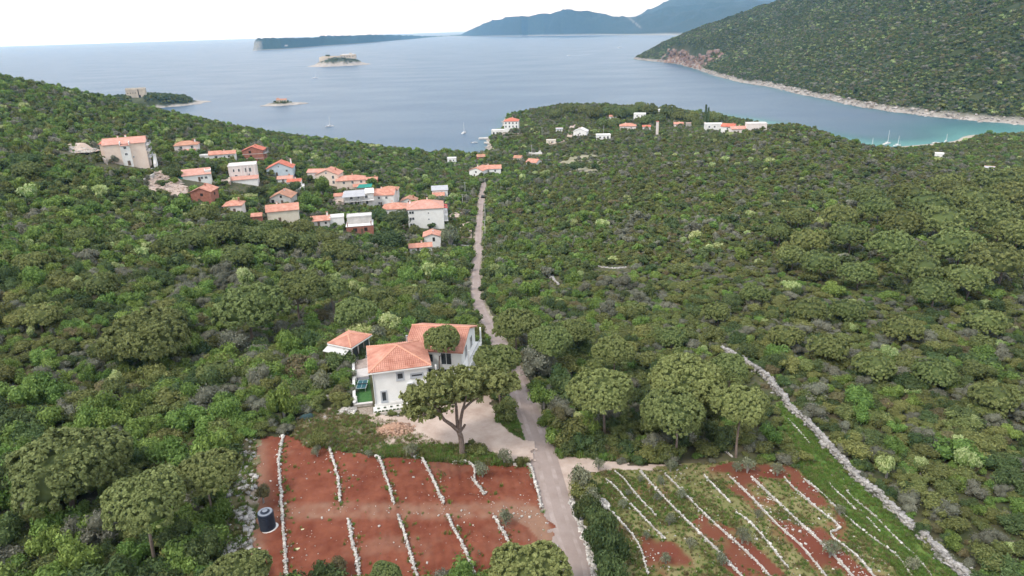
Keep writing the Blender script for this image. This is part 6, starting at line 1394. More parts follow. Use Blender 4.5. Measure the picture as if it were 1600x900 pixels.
pine(858, 585, 860, 512, 72, 'umbrella pine alone right of the road bend', 3)
pine(800, 558, 806, 484, 76, 'dark umbrella pine overhanging the right of the road above the house', 1)
pine(960, 600, 958, 528, 68, 'umbrella pine in the right scrub behind the front grove', 2)
pine(905, 560, 900, 500, 58, 'smaller umbrella pine right of the lone one at the road bend', 0)
pine(828, 985, 828, 864, 136, 'pine top cut by the frame bottom beside the road', 0)
pine(362, 1010, 362, 876, 112, 'pine top cut by the frame bottom left of the red field', 3)
pine(600, 1000, 600, 884, 50, 'small pine top barely entering at the frame bottom under the red field', 1)
rg = np.random.default_rng(44)
GROVE = [(1568, 455, 92), (1440, 455, 78), (1500, 425, 84), (1395, 420, 74), (1330, 400, 66), (1560, 385, 86), (1480, 385, 80), (1595, 400, 70), (1410, 380, 66), (1530, 355, 80), (1590, 345, 76), (1455, 350, 66), (1370, 355, 60), (1310, 365, 56), (1500, 330, 62), (1560, 318, 70), (1420, 330, 56), (1350, 330, 50), (1270, 405, 58), (1285, 440, 60), (1240, 425, 50), (1340, 455, 58), (1520, 470, 70), (1460, 488, 66), (1220, 385, 46), (1600, 310, 60), (1480, 310, 50), (1250, 360, 44)]
_it = []
for i, (px, py, w) in enumerate(GROVE):
    _it.append((px, py, pine(px, py, px + rg.uniform(-4, 4), py - w * .80, w, 'umbrella pine in the dense pine wood at the right edge', i, group='umbrella pines of the wood at the right edge', low=True)))
order_labels(_it, ['nearest row', 'second row', 'third row', 'farthest row'], 'umbrella pine of the wood at the right edge, %s in its %s')
SCAT = [(1268, 500, 60), (1415, 530, 62), (1300, 560, 64), (1370, 590, 66), (1230, 540, 54), (1180, 470, 46), (1120, 500, 48), (1465, 600, 66), (1560, 640, 70), (1050, 540, 50), (1330, 500, 56), (1545, 520, 62)]
_it = []
for i, (px, py, w) in enumerate(SCAT):
    _it.append((px, py, pine(px, py + 8, px, py - w * .55, w, 'lone umbrella pine scattered in the right-hand scrub', i + 1, group='umbrella pines scattered in the right scrub', low=True)))
order_labels(_it, ['nearer half', 'farther half'], 'lone umbrella pine in the right-hand scrub, %s in the %s')
LEFTP = [(345, 388, 58), (390, 392, 54), (300, 395, 52), (432, 398, 56), (470, 400, 52), (520, 410, 48), (265, 402, 50), (365, 425, 56), (315, 352, 44), (505, 388, 40), (540, 415, 44), (420, 372, 40), (370, 358, 38), (470, 372, 40), (590, 480, 46), (640, 480, 44), (680, 470, 42), (150, 470, 60), (60, 520, 62), (330, 610, 60), (40, 285, 46), (45, 430, 50), (120, 390, 48)]
_it = []
for i, (px, py, w) in enumerate(LEFTP):
    _it.append((px, py, pine(px, py, px, py - w * .72, w, 'dark domed pine scattered in the scrub below the village', i, group='domed pines in the left scrub', low=True)))
order_labels(_it, ['nearest band', 'middle band', 'farthest band'], 'dark domed pine in the scrub below the village, %s in the %s')
# dark leafy trees of the village and the road
def broad_tree(bpx, bpyy, topy, wpx, leaf, label, seed=0, group=None, name='broadleaf_tree', cat='tree', trunk=.22):
    P = ground_at(bpx, bpyy); r = math.hypot(*P[:2]); T = at_r(bpx, topy, r); D = project(T)[2]; rad = wpx / 2 * D / FPX; H = max(T[2] - P[2], rad)
    root = put(name, None, loc=P, label=label, cat=cat, group=group); m = NEAR[leaf][seed % 3] if leaf in NEAR else SILV[seed % 3]
    mh = max(v.co.z for v in m.vertices); cz = H * trunk * .5
    c = put('crown', m, parent=root, loc=(0, 0, cz), rz=random.uniform(0, 6.28)); c.scale = (rad, rad, (H - cz) / mh)
    v, f = tubes([([(0, 0, -.4), (0.03, .02, H * .3), (0, .05, H * .55)], [.05 * H, .04 * H, .02 * H])]); put('trunk', mesh_np('trunk', v, f, [greybark_m]), parent=root)
    TREES.append((P[0], P[1], rad * .7)); keep_open(bpx - wpx * .4, topy, bpx + wpx * .4, topy + (bpyy - topy) * .55, r - rad)
    return root
SILV = [shrub_mesh('olive_crown', LEAF['silver'], 700 + j, 620, .13, 7 + j, 1.1, .8) for j in range(3)]
broad_tree(609, 394, 358, 62, 'dark', 'large dark rounded tree in front of the unfinished brick house', 0)
broad_tree(620, 357, 327, 50, 'dark', 'dark laurel-like tree left of the large white house', 1)
broad_tree(592, 350, 325, 34, 'dark', 'dark tree filling the gap below the white canopied building', 2)
broad_tree(704, 388, 348, 34, 'silver', 'large grey-green olive right of the small gabled house', 1, name='olive_tree')
broad_tree(648, 373, 350, 26, 'olive', 'round green bush-like tree below the large white house', 2)
broad_tree(503, 306, 274, 34, 'bright', 'bright green leafy tree in front of the peach gabled house', 0)
broad_tree(488, 330, 296, 34, 'bright', 'second bright green tree below the peach gabled house', 1)
broad_tree(460, 300, 283, 26, 'dark', 'dark bush-like tree below the sheds of the blue house', 2)
broad_tree(402, 312, 290, 40, 'dark', 'dark tree under the porch of the boxy white house', 1)
broad_tree(270, 283, 258, 26, 'dark', 'dark tree left of the green tarpaulin', 0)
broad_tree(330, 275, 252, 30, 'dark', 'dark rounded tree between the top houses and the tarpaulin house', 2)
broad_tree(356, 278, 256, 26, 'olive', 'olive green tree left of the boxy white house', 1)
broad_tree(500, 703, 672, 34, 'olive', 'yellow-green shrubby tree on the weedy bank left of the garden', 1)
broad_tree(40, 262, 240, 46, 'dark', 'dark round tree alone on the left hillside', 0)
broad_tree(508, 614, 578, 38, 'silver', 'silvery olive tree left of the rubble strip', 0, name='olive_tree')
broad_tree(594, 538, 508, 42, 'silver', 'silvery olive tree behind the pavilion', 2, name='olive_tree')
broad_tree(647, 632, 598, 20, 'olive', 'thin young tree against the white front wall', 0)
for px, py, w in ((930, 262, 14), (902, 266, 24), (880, 264, 12), (936, 266, 10)): broad_tree(px, py + 2, py - w * .55, w, 'dark', 'small dark tree on the stony terrace near the headland', int(w), group='dark trees on the stony terrace')
for i, (px, py, tp, w, lab) in enumerate([(338, 742, 678, 72, 'vivid green leafy tree at the top of the stony bank'), (352, 668, 622, 52, 'bright green tree above the vivid one at the stony bank'), (445, 655, 600, 48, 'bright green tree at the left end of the weedy bank'), (48, 640, 588, 66, 'bright green tree at the left frame edge'), (420, 600, 556, 54, 'bright green tree between the broad pine and the weedy bank'), (455, 560, 515, 48, 'bright green tree right of the broad bare-trunked pine'), (300, 560, 520, 46, 'bright green tree between the two spreading pines at left'), (160, 470, 432, 50, 'bright green tree in the upper left scrub'), (60, 450, 412, 46, 'bright green tree near the left edge below the hillside'), (640, 450, 420, 40, 'bright green tree below the outbuilding'), (560, 465, 434, 38, 'bright green tree in the scrub behind the pavilion'), (130, 900, 838, 74, 'bright green tree at the bottom left under the pines'), (640, 905, 860, 40, 'bright green tree top at the bottom of the red field'), (850, 640, 600, 46, 'bright green tree at the road before the pine grove'), (915, 690, 650, 44, 'bright green tree under the leftmost front pine'), (830, 470, 436, 36, 'bright green tree right of the far road')]):
    if 'red field' in lab: continue
    broad_tree(px, py, tp, w, 'bright', lab, i)
for i, (px, py, tp, w, lab) in enumerate([(1384, 748, 708, 36, 'cream flowering tree nearest the long grey wall'), (1438, 742, 712, 30, 'cream flowering tree, middle one of three right of the long grey wall'), (1508, 736, 698, 40, 'cream flowering tree, right one of three right of the long grey wall'), (1330, 522, 505, 24, 'small cream flowering tree in the right scrub'), (1432, 438, 424, 18, 'small cream flowering tree under the right pine wood'), (545, 605, 590, 14, 'small pale flowering bush near the garden wall')]):
    if 'garden' not in lab: broad_tree(px, py, tp, w, 'ash', lab, i)
# cypresses
def cypress(px, py, topy, wpx, label):
    P = ground_at(px, py); r = math.hypot(*P[:2]); T = at_r(px, topy, r); H = T[2] - P[2]; D = project(T)[2]; rad = wpx / 2 * D / FPX
    root = put('cypress_tree', None, loc=P, label=label, cat='cypress'); rg = np.random.default_rng(int(px)); n = 500
    z = rg.uniform(.05, 1, n) ** .9; a = rg.uniform(0, 6.28, n); w = rad * np.sin(np.clip((1 - z) * 1.9, 0, 1.57)) * rg.uniform(.7, 1.1, n); d = np.c_[np.cos(a), np.sin(a), np.full(n, .5)]
    V, F = quads(np.c_[np.cos(a) * w, np.sin(a) * w, z * H], d / np.linalg.norm(d, axis=1, keepdims=True), H * .09 * rg.uniform(.6, 1.2, n), rg)
    put('crown', mesh_np('crown', V, F, [LEAF['dark']], {'tone': np.clip(rg.normal(.3, .2, n), 0, 1).repeat(4)}), parent=root)
    v, f = tubes([([(0, 0, -.5), (0, 0, H * .8)], [.25, .1])]); put('trunk', mesh_np('trunk', v, f, [bark_m]), parent=root); keep_open(px - wpx / 2, topy, px + wpx / 2, py - 4, r)
cypress(1101.5, 195, 164, 4, 'tall thin cypress, left one of the close pair on the headland')
cypress(1105.5, 195, 168, 4, 'tall thin cypress, right one of the close pair on the headland')
cypress(1165, 203, 185, 3, 'small lone cypress at the right end of the headland')
HEADP = [(930, 186, 26), (948, 183, 24), (968, 186, 28), (1000, 175, 22), (1015, 180, 26), (1045, 185, 30), (1062, 189, 26), (1082, 192, 24), (1120, 192, 22), (1148, 198, 20), (1112, 188, 20), (1030, 192, 20), (960, 200, 22), (1010, 196, 22), (1090, 200, 20), (940, 200, 20), (985, 182, 22), (912, 178, 20), (890, 178, 20), (868, 185, 20)]
_it = [(px, py, pine(px, py, px, py - w * .75, w, 'dark pine in the wooded crest of the headland', i, group='dark pines on the headland crest', low=True, flat=1.3)) for i, (px, py, w) in enumerate(HEADP)]
order_labels(_it, ['front row', 'back row'], 'dark pine on the wooded headland, %s in the %s')
# saplings in the fields and bushes along the road
OL = [(496, 714, 20, 'young grey olive at the top end of the second red bed'), (644, 716, 28, 'young grey olive at the foot of the gravel bank left of the big pine'), (576, 716, 16, 'tiny olive between the upper walls of the red field'), (754, 746, 30, 'round grey olive beside the broken white wall'), (788, 726, 30, 'sparse olive at the corner of drive and red field'), (790, 822, 30, 'thin olive beside the rubble near the road'), (533, 900, 36, 'twiggy brown bush at the bottom of the red field'), (412, 786, 36, 'low twiggy bush just above the water tank'),
      (1000, 754, 14, None), (1033, 758, 17, None), (1026, 783, 16, None), (1065, 780, 20, None), (1045, 822, 24, None), (981, 775, 13, None), (974, 796, 18, None), (1009, 845, 17, None), (1040, 882, 22, None), (1077, 858, 22, None), (1128, 884, 26, None), (1159, 850, 32, None), (1047, 738, 22, None), (1167, 740, 28, None), (1214, 744, 26, None), (1183, 810, 18, None), (1311, 806, 20, None), (1296, 872, 34, None), (1426, 893, 26, None), (935, 736, 22, None), (1150, 738, 20, None)]
_it = []
for i, (px, py, w, lab) in enumerate(OL):
    lf = 'brown' if lab and 'twiggy' in lab else 'silver'
    o = broad_tree(px, py, py - w * .85, w, lf, lab or 'young grey olive tree planted in the terraced field', i, group=None if lab else 'young olives in the terraced field', name='olive_tree', cat='olive tree', trunk=.35)
    if not lab: _it.append((px, py, o))
order_labels(_it, ['near end', 'middle', 'far end'], 'young grey olive in the terraced field, %s at its %s')
for i, (px, py, w, lf, lab) in enumerate([(905, 770, 34, 'silver', 'greyest roadside bush at the top of the hedge by the track'), (925, 795, 38, 'silver', 'second roadside bush from the top beside the white stone lump'), (918, 815, 36, 'dark', 'roadside bush in the middle of the hedge on the field side of the road'), (938, 838, 40, 'dark', 'dense dark roadside bush below the middle of the hedge'), (934, 862, 38, 'dark', 'dark roadside bush near the bottom of the hedge'), (952, 888, 48, 'dark', 'largest roadside bush at the bottom of the hedge'), (958, 925, 50, 'dark', 'roadside bush cut by the frame bottom'), (885, 658, 30, 'grey', 'grey twiggy bush right of the road below the lone pine'), (780, 625, 34, 'dark', 'dark evergreen bush at the foot of the pine by the road')]):
    k_ = 1.3 if 'hedge' in lab or 'frame bottom' in lab else 1.0
    broad_tree(px, py, py - w * k_ * .92, w * k_, lf, lab, i, name='roadside_bush', cat='bush', trunk=.1)
h_ = heap('white_boulder', 942, 791, .8, .7, 1.0, stone_m, 'rounded white boulder pile at the head of the first terrace wall', 'boulder pile', 55, n=60, size=.35, sm=stone_m)
# tidy little plants in the pebble bed
pl = shrub_mesh('bed_plant', LEAF['dark'], 801, 120, .35, 5)
for i in range(9):
    t = i / 8; x, y = at_z(588 + 46 * t, 645.5 - 6.5 * t, ZH + .08); o = put('bed_plant', pl, loc=(x, y, ZH + .08), label='small clipped plant in the white pebble bed', cat='plant', group='clipped plants in the pebble bed'); o.scale = (.24, .24, .28)
for i in range(5):
    t = i / 4; x, y = at_z(592 + 40 * t, 639.5 - 6 * t, ZH + .08); o = put('bed_plant', pl, loc=(x, y, ZH + .08), label='small clipped plant in the white pebble bed', cat='plant', group='clipped plants in the pebble bed'); o.scale = (.2, .2, .26)
x, y = at_z(566, 556, ZH); 
for i, (px, py) in enumerate(((562, 560), (570, 558))):
    x, y = at_z(px, py, ZH); o = put('hedge_shrub', NEAR['dark'][i], loc=(x, y, ZH - .2), label=('left', 'right')[i] + ' dark hedge shrub between pavilion and house', cat='hedge'); o.scale = (1.0, 1.6, 1.2)
# visible stretches of road stay free of crowns
for (x0, y0), (x1, y1) in zip(ROAD_PX[:-1], ROAD_PX[1:]):
    if 545 > y1 > 500: continue
    if 600 > y1 > 520: continue
    for t in (0.1, .35, .6, .85):
        x, y = x0 + (x1 - x0) * t, y0 + (y1 - y0) * t; w = 2.5 + max(0, (y - 420)) * .030; keep_open(x - w, y - w * .7, x + w, y + w * .7, math.hypot(*ground_at(x, y)[:2]))
for (x0, y0, x1, y1) in ((940, 716, 1060, 740), (870, 712, 935, 740), (880, 246, 935, 266), (1225, 650, 1300, 720), (605, 655, 830, 715), (480, 655, 600, 700), (350, 700, 400, 860)): keep_open(x0, y0, x1, y1, math.hypot(*ground_at((x0 + x1) / 2, y1)[:2]) - 2)
# ================================================================== THE SCRUB
rng = np.random.default_rng(2024)
def grid_points(r0, r1, step, azmax):
    n = int(r1 / step) + 1; xs = np.arange(-r1 * math.sin(azmax), r1 * math.sin(azmax), step); ys = np.arange(r0 * math.cos(azmax), r1, step)
    X, Y = np.meshgrid(xs, ys); X = X + rng.uniform(-.5, .5, X.shape) * step; Y = Y + rng.uniform(-.5, .5, Y.shape) * step
    X, Y = X.ravel(), Y.ravel(); rr_ = np.hypot(X, Y); k = (rr_ > r0) & (rr_ < r1) & (np.abs(np.arctan2(X, Y)) < azmax); return X[k], Y[k]
A0 = grid_points(45, 130, 1.42, R(48)); A1 = grid_points(130, 250, 1.75, R(44)); A2 = grid_points(250, 860, 2.5, R(42))
X = np.r_[A0[0], A1[0], A2[0]]; Y = np.r_[A0[1], A1[1], A2[1]]
Z = hgt(X, Y); k = Z > 1.0; X, Y, Z = X[k], Y[k], Z[k]
k = clear_mask(X, Y) < .5
for cx_, cy_, yw_, hw_, hd_ in HOUSES:
    u_ = (X - cx_) * math.cos(yw_) + (Y - cy_) * math.sin(yw_); v_ = -(X - cx_) * math.sin(yw_) + (Y - cy_) * math.cos(yw_); k &= (np.abs(u_) > hw_) | (np.abs(v_) > hd_)
for cx_, cy_, rad in TREES: k &= np.hypot(X - cx_, Y - cy_) > min(rad * .35, 1.5)
X, Y, Z = X[k], Y[k], Z[k]; n = len(X)
n3 = fbm(X / 11, Y / 11, 3, 231); n4 = fbm(X / 13, Y / 13, 3, 237); n1 = fbm(X / 28, Y / 28, 3, 201); n2 = fbm(X / 9, Y / 9, 3, 205); nn = fbm(X / 60, Y / 60, 3, 209)
right = smooth(-10, 45, X) ; farr = smooth(170, 300, np.hypot(X, Y))
p = {'dark': .17 + .5 * (n1 - .45), 'olive': .24 + .28 * right + 0 * X, 'bright': (.28 - .15 * right) + .8 * (n2 - .5) * (1 - .5 * right), 'grey': .035 + .045 * right + .20 * (n3 > .57) + .9 * (nn - .56) * (nn > .56), 'ash': .004 + .055 * (n4 > .66), 'brown': .03 + .07 * right * (n3 < .48)}
PR = np.stack([np.clip(p[k_] + 0 * X, .005, 1) for k_ in KINDS], 1); PR /= PR.sum(1, keepdims=True)
ki = (rng.uniform(size=(n, 1)) > np.cumsum(PR, 1)).sum(1).clip(0, len(KINDS) - 1)
sz = np.exp(rng.normal(-.05, .40, n)) * (1.42 - .34 * right + .25 * farr) * (1 + .4 * (n1 - .5))
sz = sz.clip(.5, 3.1); kindh = np.array([1.0, .85, 1.05, .95, 1.15, .7])[ki]
sxy = sz * rng.uniform(.9, 1.15, n); szz = sz * kindh * rng.uniform(.8, 1.2, n) * (1.15 - .2 * right)
hh_ = szz * 1.35
px, py, dz = nproject(np.c_[X, Y, Z + hh_ * .5]); rp = sxy * FPX / dz; hp = hh_ * .5 * FPX / dz; rg_ = np.hypot(X, Y)
b0 = blocked(px, py, rp, rg_, hp)
for f_ in (.5, .28):          # where a full-grown bush would stand before something seen, a low one grows
    q = np.where(b0)[0]; sxy[q] *= f_ if f_ == .5 else .6; szz[q] *= f_ if f_ == .5 else .5
    hh_[q] = szz[q] * 1.35; a_, c_, d_ = nproject(np.c_[X[q], Y[q], Z[q] + hh_[q] * .5]); px[q], py[q], dz[q] = a_, c_, d_
    rp[q] = sxy[q] * FPX / d_; hp[q] = hh_[q] * .5 * FPX / d_; b0[q] = blocked(a_, c_, rp[q], rg_[q], hp[q])
q = np.where(b0)[0]; sxy[q] = .55; szz[q] = .22
k = (px > -420) & (px < 2000) & (py < 1200) & (py > -20)
X, Y, Z, ki, sxy, szz, px, py, dz, rp, rg_ = [a[k] for a in (X, Y, Z, ki, sxy, szz, px, py, dz, rp, rg_)]; n = len(X)
rot = rng.uniform(0, 6.28, n); var = rng.integers(0, 3, n)
print('scrub', n)
# the nearest ones are bushes of their own
inv = (px > 10) & (px < 1590) & (py > 0) & (py < 880)
score = np.where(inv, rp * rng.uniform(.85, 1.15, n), 0); order = np.argsort(-score)[:285]
ind = np.zeros(n, bool); ind[order] = True
LOOK = {'dark': 'dark green dense bush', 'olive': 'olive green bush', 'bright': 'bright green leafy bush', 'grey': 'grey twiggy bush', 'ash': 'cream flowering bush', 'brown': 'brownish half-bare bush'}
PLACES = [(405, 800, 'at the stony bank by the water tank'), (372, 720, 'at the upper end of the stony bank'), (218, 800, 'around the large pine nearest the red field'), (92, 735, 'around the widest lower-left pine'), (325, 770, 'around the slender pine at the stony bank'), (30, 880, 'in the bottom left corner'), (180, 880, 'at the bottom edge below the lower-left pines'), (330, 880, 'at the bottom edge left of the water tank'), (222, 540, 'around the spreading pine at middle left'), (390, 520, 'below the broad bare-trunked pine'), (30, 620, 'at the left frame edge, middle height'), (300, 660, 'in the left scrub above the slender pine'), (180, 660, 'in the left scrub between the pines'), (420, 620, 'in the scrub left of the weedy bank'), (510, 570, 'beside the pavilion'), (620, 500, 'behind the white house'), (780, 640, 'beside the road at the drive'), (850, 650, 'right of the road before the pine grove'), (940, 700, 'beside the gravel track'), (1060, 690, 'under the front pine grove'), (1180, 690, 'on the slope left of the long grey wall'), (1250, 600, 'at the upper end of the long grey wall'), (1360, 690, 'along the middle of the long grey wall'), (1470, 810, 'along the lower end of the long grey wall'), (1570, 870, 'in the bottom right corner'), (1570, 740, 'at the right frame edge'), (1460, 680, 'in the middle of the right scrub'), (1560, 620, 'in the upper right part of the near scrub'), (960, 570, 'in the scrub behind the front pines'), (740, 690, 'at the foot of the big leaning pine'), (560, 690, 'on the weedy bank above the red field')]
def where(x, y): return min(PLACES, key=lambda t: (t[0] - x) ** 2 + (1.3 * (t[1] - y)) ** 2)[2]
med = np.median(sxy[order])
for i in order:
    kd = KINDS[ki[i]]; lab = ('big ' if sxy[i] > med else 'smaller ') + LOOK[kd] + ' ' + where(px[i], py[i])
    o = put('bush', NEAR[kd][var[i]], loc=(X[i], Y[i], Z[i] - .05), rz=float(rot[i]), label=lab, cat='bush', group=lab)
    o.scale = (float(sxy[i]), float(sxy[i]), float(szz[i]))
# all the rest as one mass, set out with geometry nodes on a cloud of points
def proto_collection(name, meshes):
    c = bpy.data.collections.new(name)
    for i, m in enumerate(meshes):
        o = bpy.data.objects.new('bush_%02d' % i, m); c.objects.link(o)
    return c
def mass(name, P, rotz, scl, idx, col):
    me = bpy.data.meshes.new(name); me.vertices.add(len(P)); me.vertices.foreach_set('co', np.asarray(P, np.float32).ravel())
    a = me.attributes.new('turn', 'FLOAT_VECTOR', 'POINT'); a.data.foreach_set('vector', np.c_[np.zeros((len(P), 2)), rotz].astype(np.float32).ravel())
    a = me.attributes.new('size', 'FLOAT_VECTOR', 'POINT'); a.data.foreach_set('vector', np.asarray(scl, np.float32).ravel())
    a = me.attributes.new('which', 'INT', 'POINT'); a.data.foreach_set('value', np.asarray(idx, np.int32))
    o = put(name, me, kind='stuff')
    ng = bpy.data.node_groups.new(name, 'GeometryNodeTree'); ng.interface.new_socket('Geometry', in_out='INPUT', socket_type='NodeSocketGeometry'); ng.interface.new_socket('Geometry', in_out='OUTPUT', socket_type='NodeSocketGeometry')
    N, L = ng.nodes, ng.links; gi = N.new('NodeGroupInput'); go = N.new('NodeGroupOutput'); ci = N.new('GeometryNodeCollectionInfo'); ci.inputs['Collection'].default_value = col
    ci.inputs['Separate Children'].default_value = True; ci.inputs['Reset Children'].default_value = True
    ip = N.new('GeometryNodeInstanceOnPoints'); ip.inputs['Pick Instance'].default_value = True
    def attr(nm, t): q = N.new('GeometryNodeInputNamedAttribute'); q.data_type = t; q.inputs['Name'].default_value = nm; return q.outputs['Attribute']
    er = N.new('FunctionNodeEulerToRotation'); L.new(attr('turn', 'FLOAT_VECTOR'), er.inputs[0])
    L.new(gi.outputs[0], ip.inputs['Points']); L.new(ci.outputs[0], ip.inputs['Instance']); L.new(attr('which', 'INT'), ip.inputs['Instance Index']); L.new(er.outputs[0], ip.inputs['Rotation']); L.new(attr('size', 'FLOAT_VECTOR'), ip.inputs['Scale'])
    L.new(ip.outputs[0], go.inputs[0]); md = o.modifiers.new('scatter', 'NODES'); md.node_group = ng
    return o
# index in the collection: near kinds (3 each) then far kinds (2 each)
colS = proto_collection('scrub_bushes', [m for k_ in KINDS for m in NEAR[k_]] + [m for k_ in KINDS for m in FAR[k_]])
rest = ~ind; nearer = rg_ < 190
idx = np.where(nearer, ki * 3 + var, 18 + ki * 2 + var % 2)
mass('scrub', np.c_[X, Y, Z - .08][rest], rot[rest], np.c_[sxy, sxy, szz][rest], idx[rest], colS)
# slope across the bay
colT = proto_collection('slope_bushes', [m for k_ in KINDS for m in TINY[k_]])
nb = 330000; v = rng.uniform(0, 1, nb); bx_ = 340 + 1400 * v ** 1.25; by_ = rng.uniform(430, 2350, nb)
bd_ = dline(bx_, by_, BAY); ins = inpoly(bx_, by_, BAY); bd_ = np.where(ins, bd_, -bd_) + (fbm(bx_ / 26, by_ / 26, 4, 21) - .5) * 15
bz_ = bay_profile(bd_, bx_, by_)
qx, qy, qz = nproject(np.c_[bx_, by_, bz_]); k = (bz_ > 3.2 + 4.2 * fbm(bx_ / 18, by_ / 18, 3, 51)) & (qx > -20) & (qx < 1640) & (qy > -40)
cl_ = smooth(1580, 1700, by_) * smooth(1960, 1890, by_); k &= ~((cl_ > .3) & (bz_ < 24 * fbm(bx_ / 40, by_ / 40, 2, 52) + 30))
k &= fbm(bx_ / 22, by_ / 22, 3, 88) < .74
bx_, by_, bz_ = bx_[k], by_[k], bz_[k]; nb = len(bx_); print('slope', nb)
nq = fbm(bx_ / 60, by_ / 60, 3, 91); pk = np.stack([.42 + 0 * nq, .30 + .3 * (nq - .5), .05 + 0 * nq, .10 + 0 * nq, .015 + .08 * (nq > .57), .05 + 0 * nq], 1); pk /= pk.sum(1, keepdims=True)
kb = (rng.uniform(size=(nb, 1)) > np.cumsum(pk, 1)).sum(1).clip(0, 5); s_ = np.exp(rng.normal(0, .30, nb)) * 2.1
mass('scrub_on_slope', np.c_[bx_, by_, bz_ - .3], rng.uniform(0, 6.28, nb), np.c_[s_, s_, s_ * .85], kb * 2 + rng.integers(0, 2, nb), colT)
# woods on the islands, spit
pts = []; 
for f_, lim, cnt, s0 in ((ISL_SPIT, (-.98, .66), 1500, 2.6), (ISL_FORT, (-.30, .70), 420, 2.4), (ISL_CHAPEL, (-.35, .35), 60, 1.7)):
    for _ in range(cnt):
        u_, v_ = rng.uniform(*lim), rng.uniform(-.85, .6); q_ = f_(u_, v_)
        if u_ * u_ + v_ * v_ < .92 and q_[2] > (8 if f_ is ISL_FORT else 3.0) and not (f_ is ISL_FORT and abs(v_) < .35 and u_ < .45 and v_ > -.3) and not (f_ is ISL_SPIT and abs(u_ + .20) < .12 and v_ < .2): pts.append((q_[0] + rng.normal(0, 2), q_[1] + rng.normal(0, 2), q_[2] - .2, s0 * rng.uniform(.7, 1.4)))
pts = np.array(pts); mass('island_scrub', pts[:, :3], rng.uniform(0, 6.28, len(pts)), np.c_[pts[:, 3], pts[:, 3], pts[:, 3]], rng.integers(0, 4, len(pts)), colT)
# grass and weeds
def tuft_mesh(name, m, seed, n=26, tall=1.0):
    rg2 = np.random.default_rng(seed); V = []; F = []
    for i in range(n):
        a = rg2.uniform(0, 6.28); x, y = rg2.normal(0, .28, 2); l = rg2.uniform(.5, 1.1) * tall; b_ = rg2.uniform(.15, .6); w = .06; o = len(V)
        dx, dy = math.cos(a), math.sin(a)
        V += [(x - dy * w, y + dx * w, 0), (x + dy * w, y - dx * w, 0), (x + dx * b_ * l + dy * w * .6, y + dy * b_ * l - dx * w * .6, l * .8), (x + dx * b_ * l - dy * w * .6, y + dy * b_ * l + dx * w * .6, l * .85)]; F.append((o, o + 1, o + 2, o + 3))
    return mesh_np(name, V, np.array(F), [m], {'tone': rg2.uniform(.2, .9, n).repeat(4)})
gm = leaf_mat('grass_blades', (.075, .155, .024), (.185, .285, .070), .4, .35); dm = leaf_mat('dry_grass_blades', (.13, .115, .045), (.28, .235, .115), .4, .3)
colG = proto_collection('grass_tufts', [tuft_mesh('tuft_a', gm, 1), tuft_mesh('tuft_b', gm, 2, 30, 1.2), tuft_mesh('tuft_c', dm, 3), tuft_mesh('tuft_d', dm, 4, 24, 1.2), NEAR['bright'][0], NEAR['olive'][1]])
gp = []
def grow(P, n, dens, dry, smin=.18, smax=.42, weeds=0.01):
    x_, y_ = scatter(P, n, rng, dens); z_ = hgt(x_, y_) + .05; m_ = len(x_)
    w_ = np.where(rng.uniform(size=m_) < weeds, rng.integers(4, 6, m_), np.where(rng.uniform(size=m_) < dry, rng.integers(2, 4, m_), rng.integers(0, 2, m_)))
    gp.append(np.c_[x_, y_, z_, rng.uniform(smin, smax, m_), w_])
grow(GREEN_STRIP, 16000, lambda a, c: .35 + .65 * smooth(.4, .6, fbm(a / 3, c / 3, 3, 301)), .12, weeds=.012)
grow(RIGHT_FIELD, 26000, lambda a, c: np.clip(1 - soil_mix(a, c) * 1.2, 0.02, 1) * (.25 + .75 * smooth(.42, .62, fbm(a / 3, c / 3, 3, 303))), .5, .12, .32)
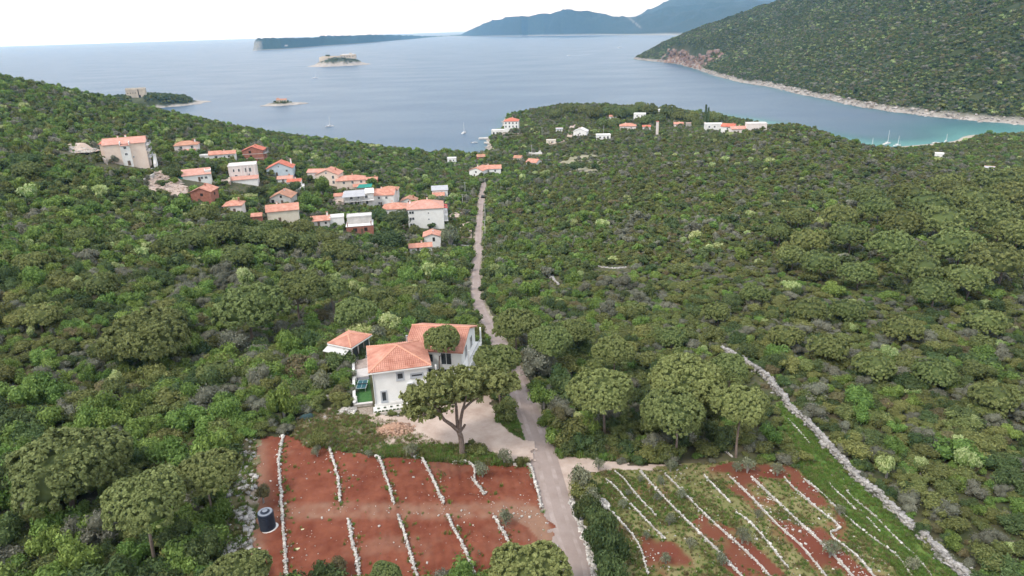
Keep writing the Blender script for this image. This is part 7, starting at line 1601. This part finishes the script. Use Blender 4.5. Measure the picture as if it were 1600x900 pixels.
grow(MARGIN, 9000, lambda a, c: .38 + .6 * smooth(.45, .62, fbm(a / 2, c / 2, 3, 305)), .72, .2, .45, weeds=.018)
grow(LEFT_BANK, 5000, lambda a, c: .2 + .6 * smooth(.45, .6, fbm(a / 2, c / 2, 3, 307)), .5, .2, .5, weeds=.03)
grow(gpoly([(776, 640), (790, 636), (806, 652), (820, 690), (800, 680), (784, 664)]), 2500, None, .1, .2, .4)
grow(LEFT_FIELD, 12000, lambda a, c: .36 * np.exp(-near_walls(a - .5, c) / .40) + .006, .25, .15, .42)
grow(gpoly([(600, 700), (720, 697), (800, 722), (800, 730), (720, 726), (640, 716), (590, 714)]), 3500, None, .35, .25, .6, weeds=.012)
grow(gpoly([(640, 712), (640, 720), (1060, 722), (1060, 712), (940, 690), (870, 690)]), 3000, lambda a, c: inpoly(a, c, gpoly([(880, 690), (870, 712), (940, 719), (1060, 728), (1200, 726), (1200, 690), (1050, 690)])) * 1.0, .1, .3, .8, weeds=.12)
gp = np.vstack(gp); mass('grass', gp[:, :3], rng.uniform(0, 6.28, len(gp)), np.repeat(gp[:, 3:4], 3, 1), gp[:, 4].astype(int), colG)
# ================================================================== AIR
hv = bpy.data.materials.new('haze_air'); hv.use_nodes = True; N, L = hv.node_tree.nodes, hv.node_tree.links
for n in list(N):
    if n.type == 'BSDF_PRINCIPLED': N.remove(n)
pv = N.new('ShaderNodeVolumePrincipled'); pv.inputs['Color'].default_value = (0.27, 0.58, 1.0, 1); pv.inputs['Density'].default_value = 0.000060; pv.inputs['Absorption Color'].default_value = (1, 1, 1, 1); pv.inputs['Anisotropy'].default_value = 0.0
L.new(pv.outputs['Volume'], N['Material Output'].inputs['Volume'])
x0, x1, y0, y1, z0, z1 = -31000, 31000, -31000, 31000, -60, 900
Vh = [(x, y, z) for z in (z0, z1) for x, y in ((x0, y0), (x1, y0), (x1, y1), (x0, y1))]
Fh = [(0, 3, 2, 1), (4, 5, 6, 7), (0, 1, 5, 4), (1, 2, 6, 5), (2, 3, 7, 6), (3, 0, 4, 7)]
put('haze', mesh_np('haze', Vh, np.array(Fh), [hv]), kind='stuff')
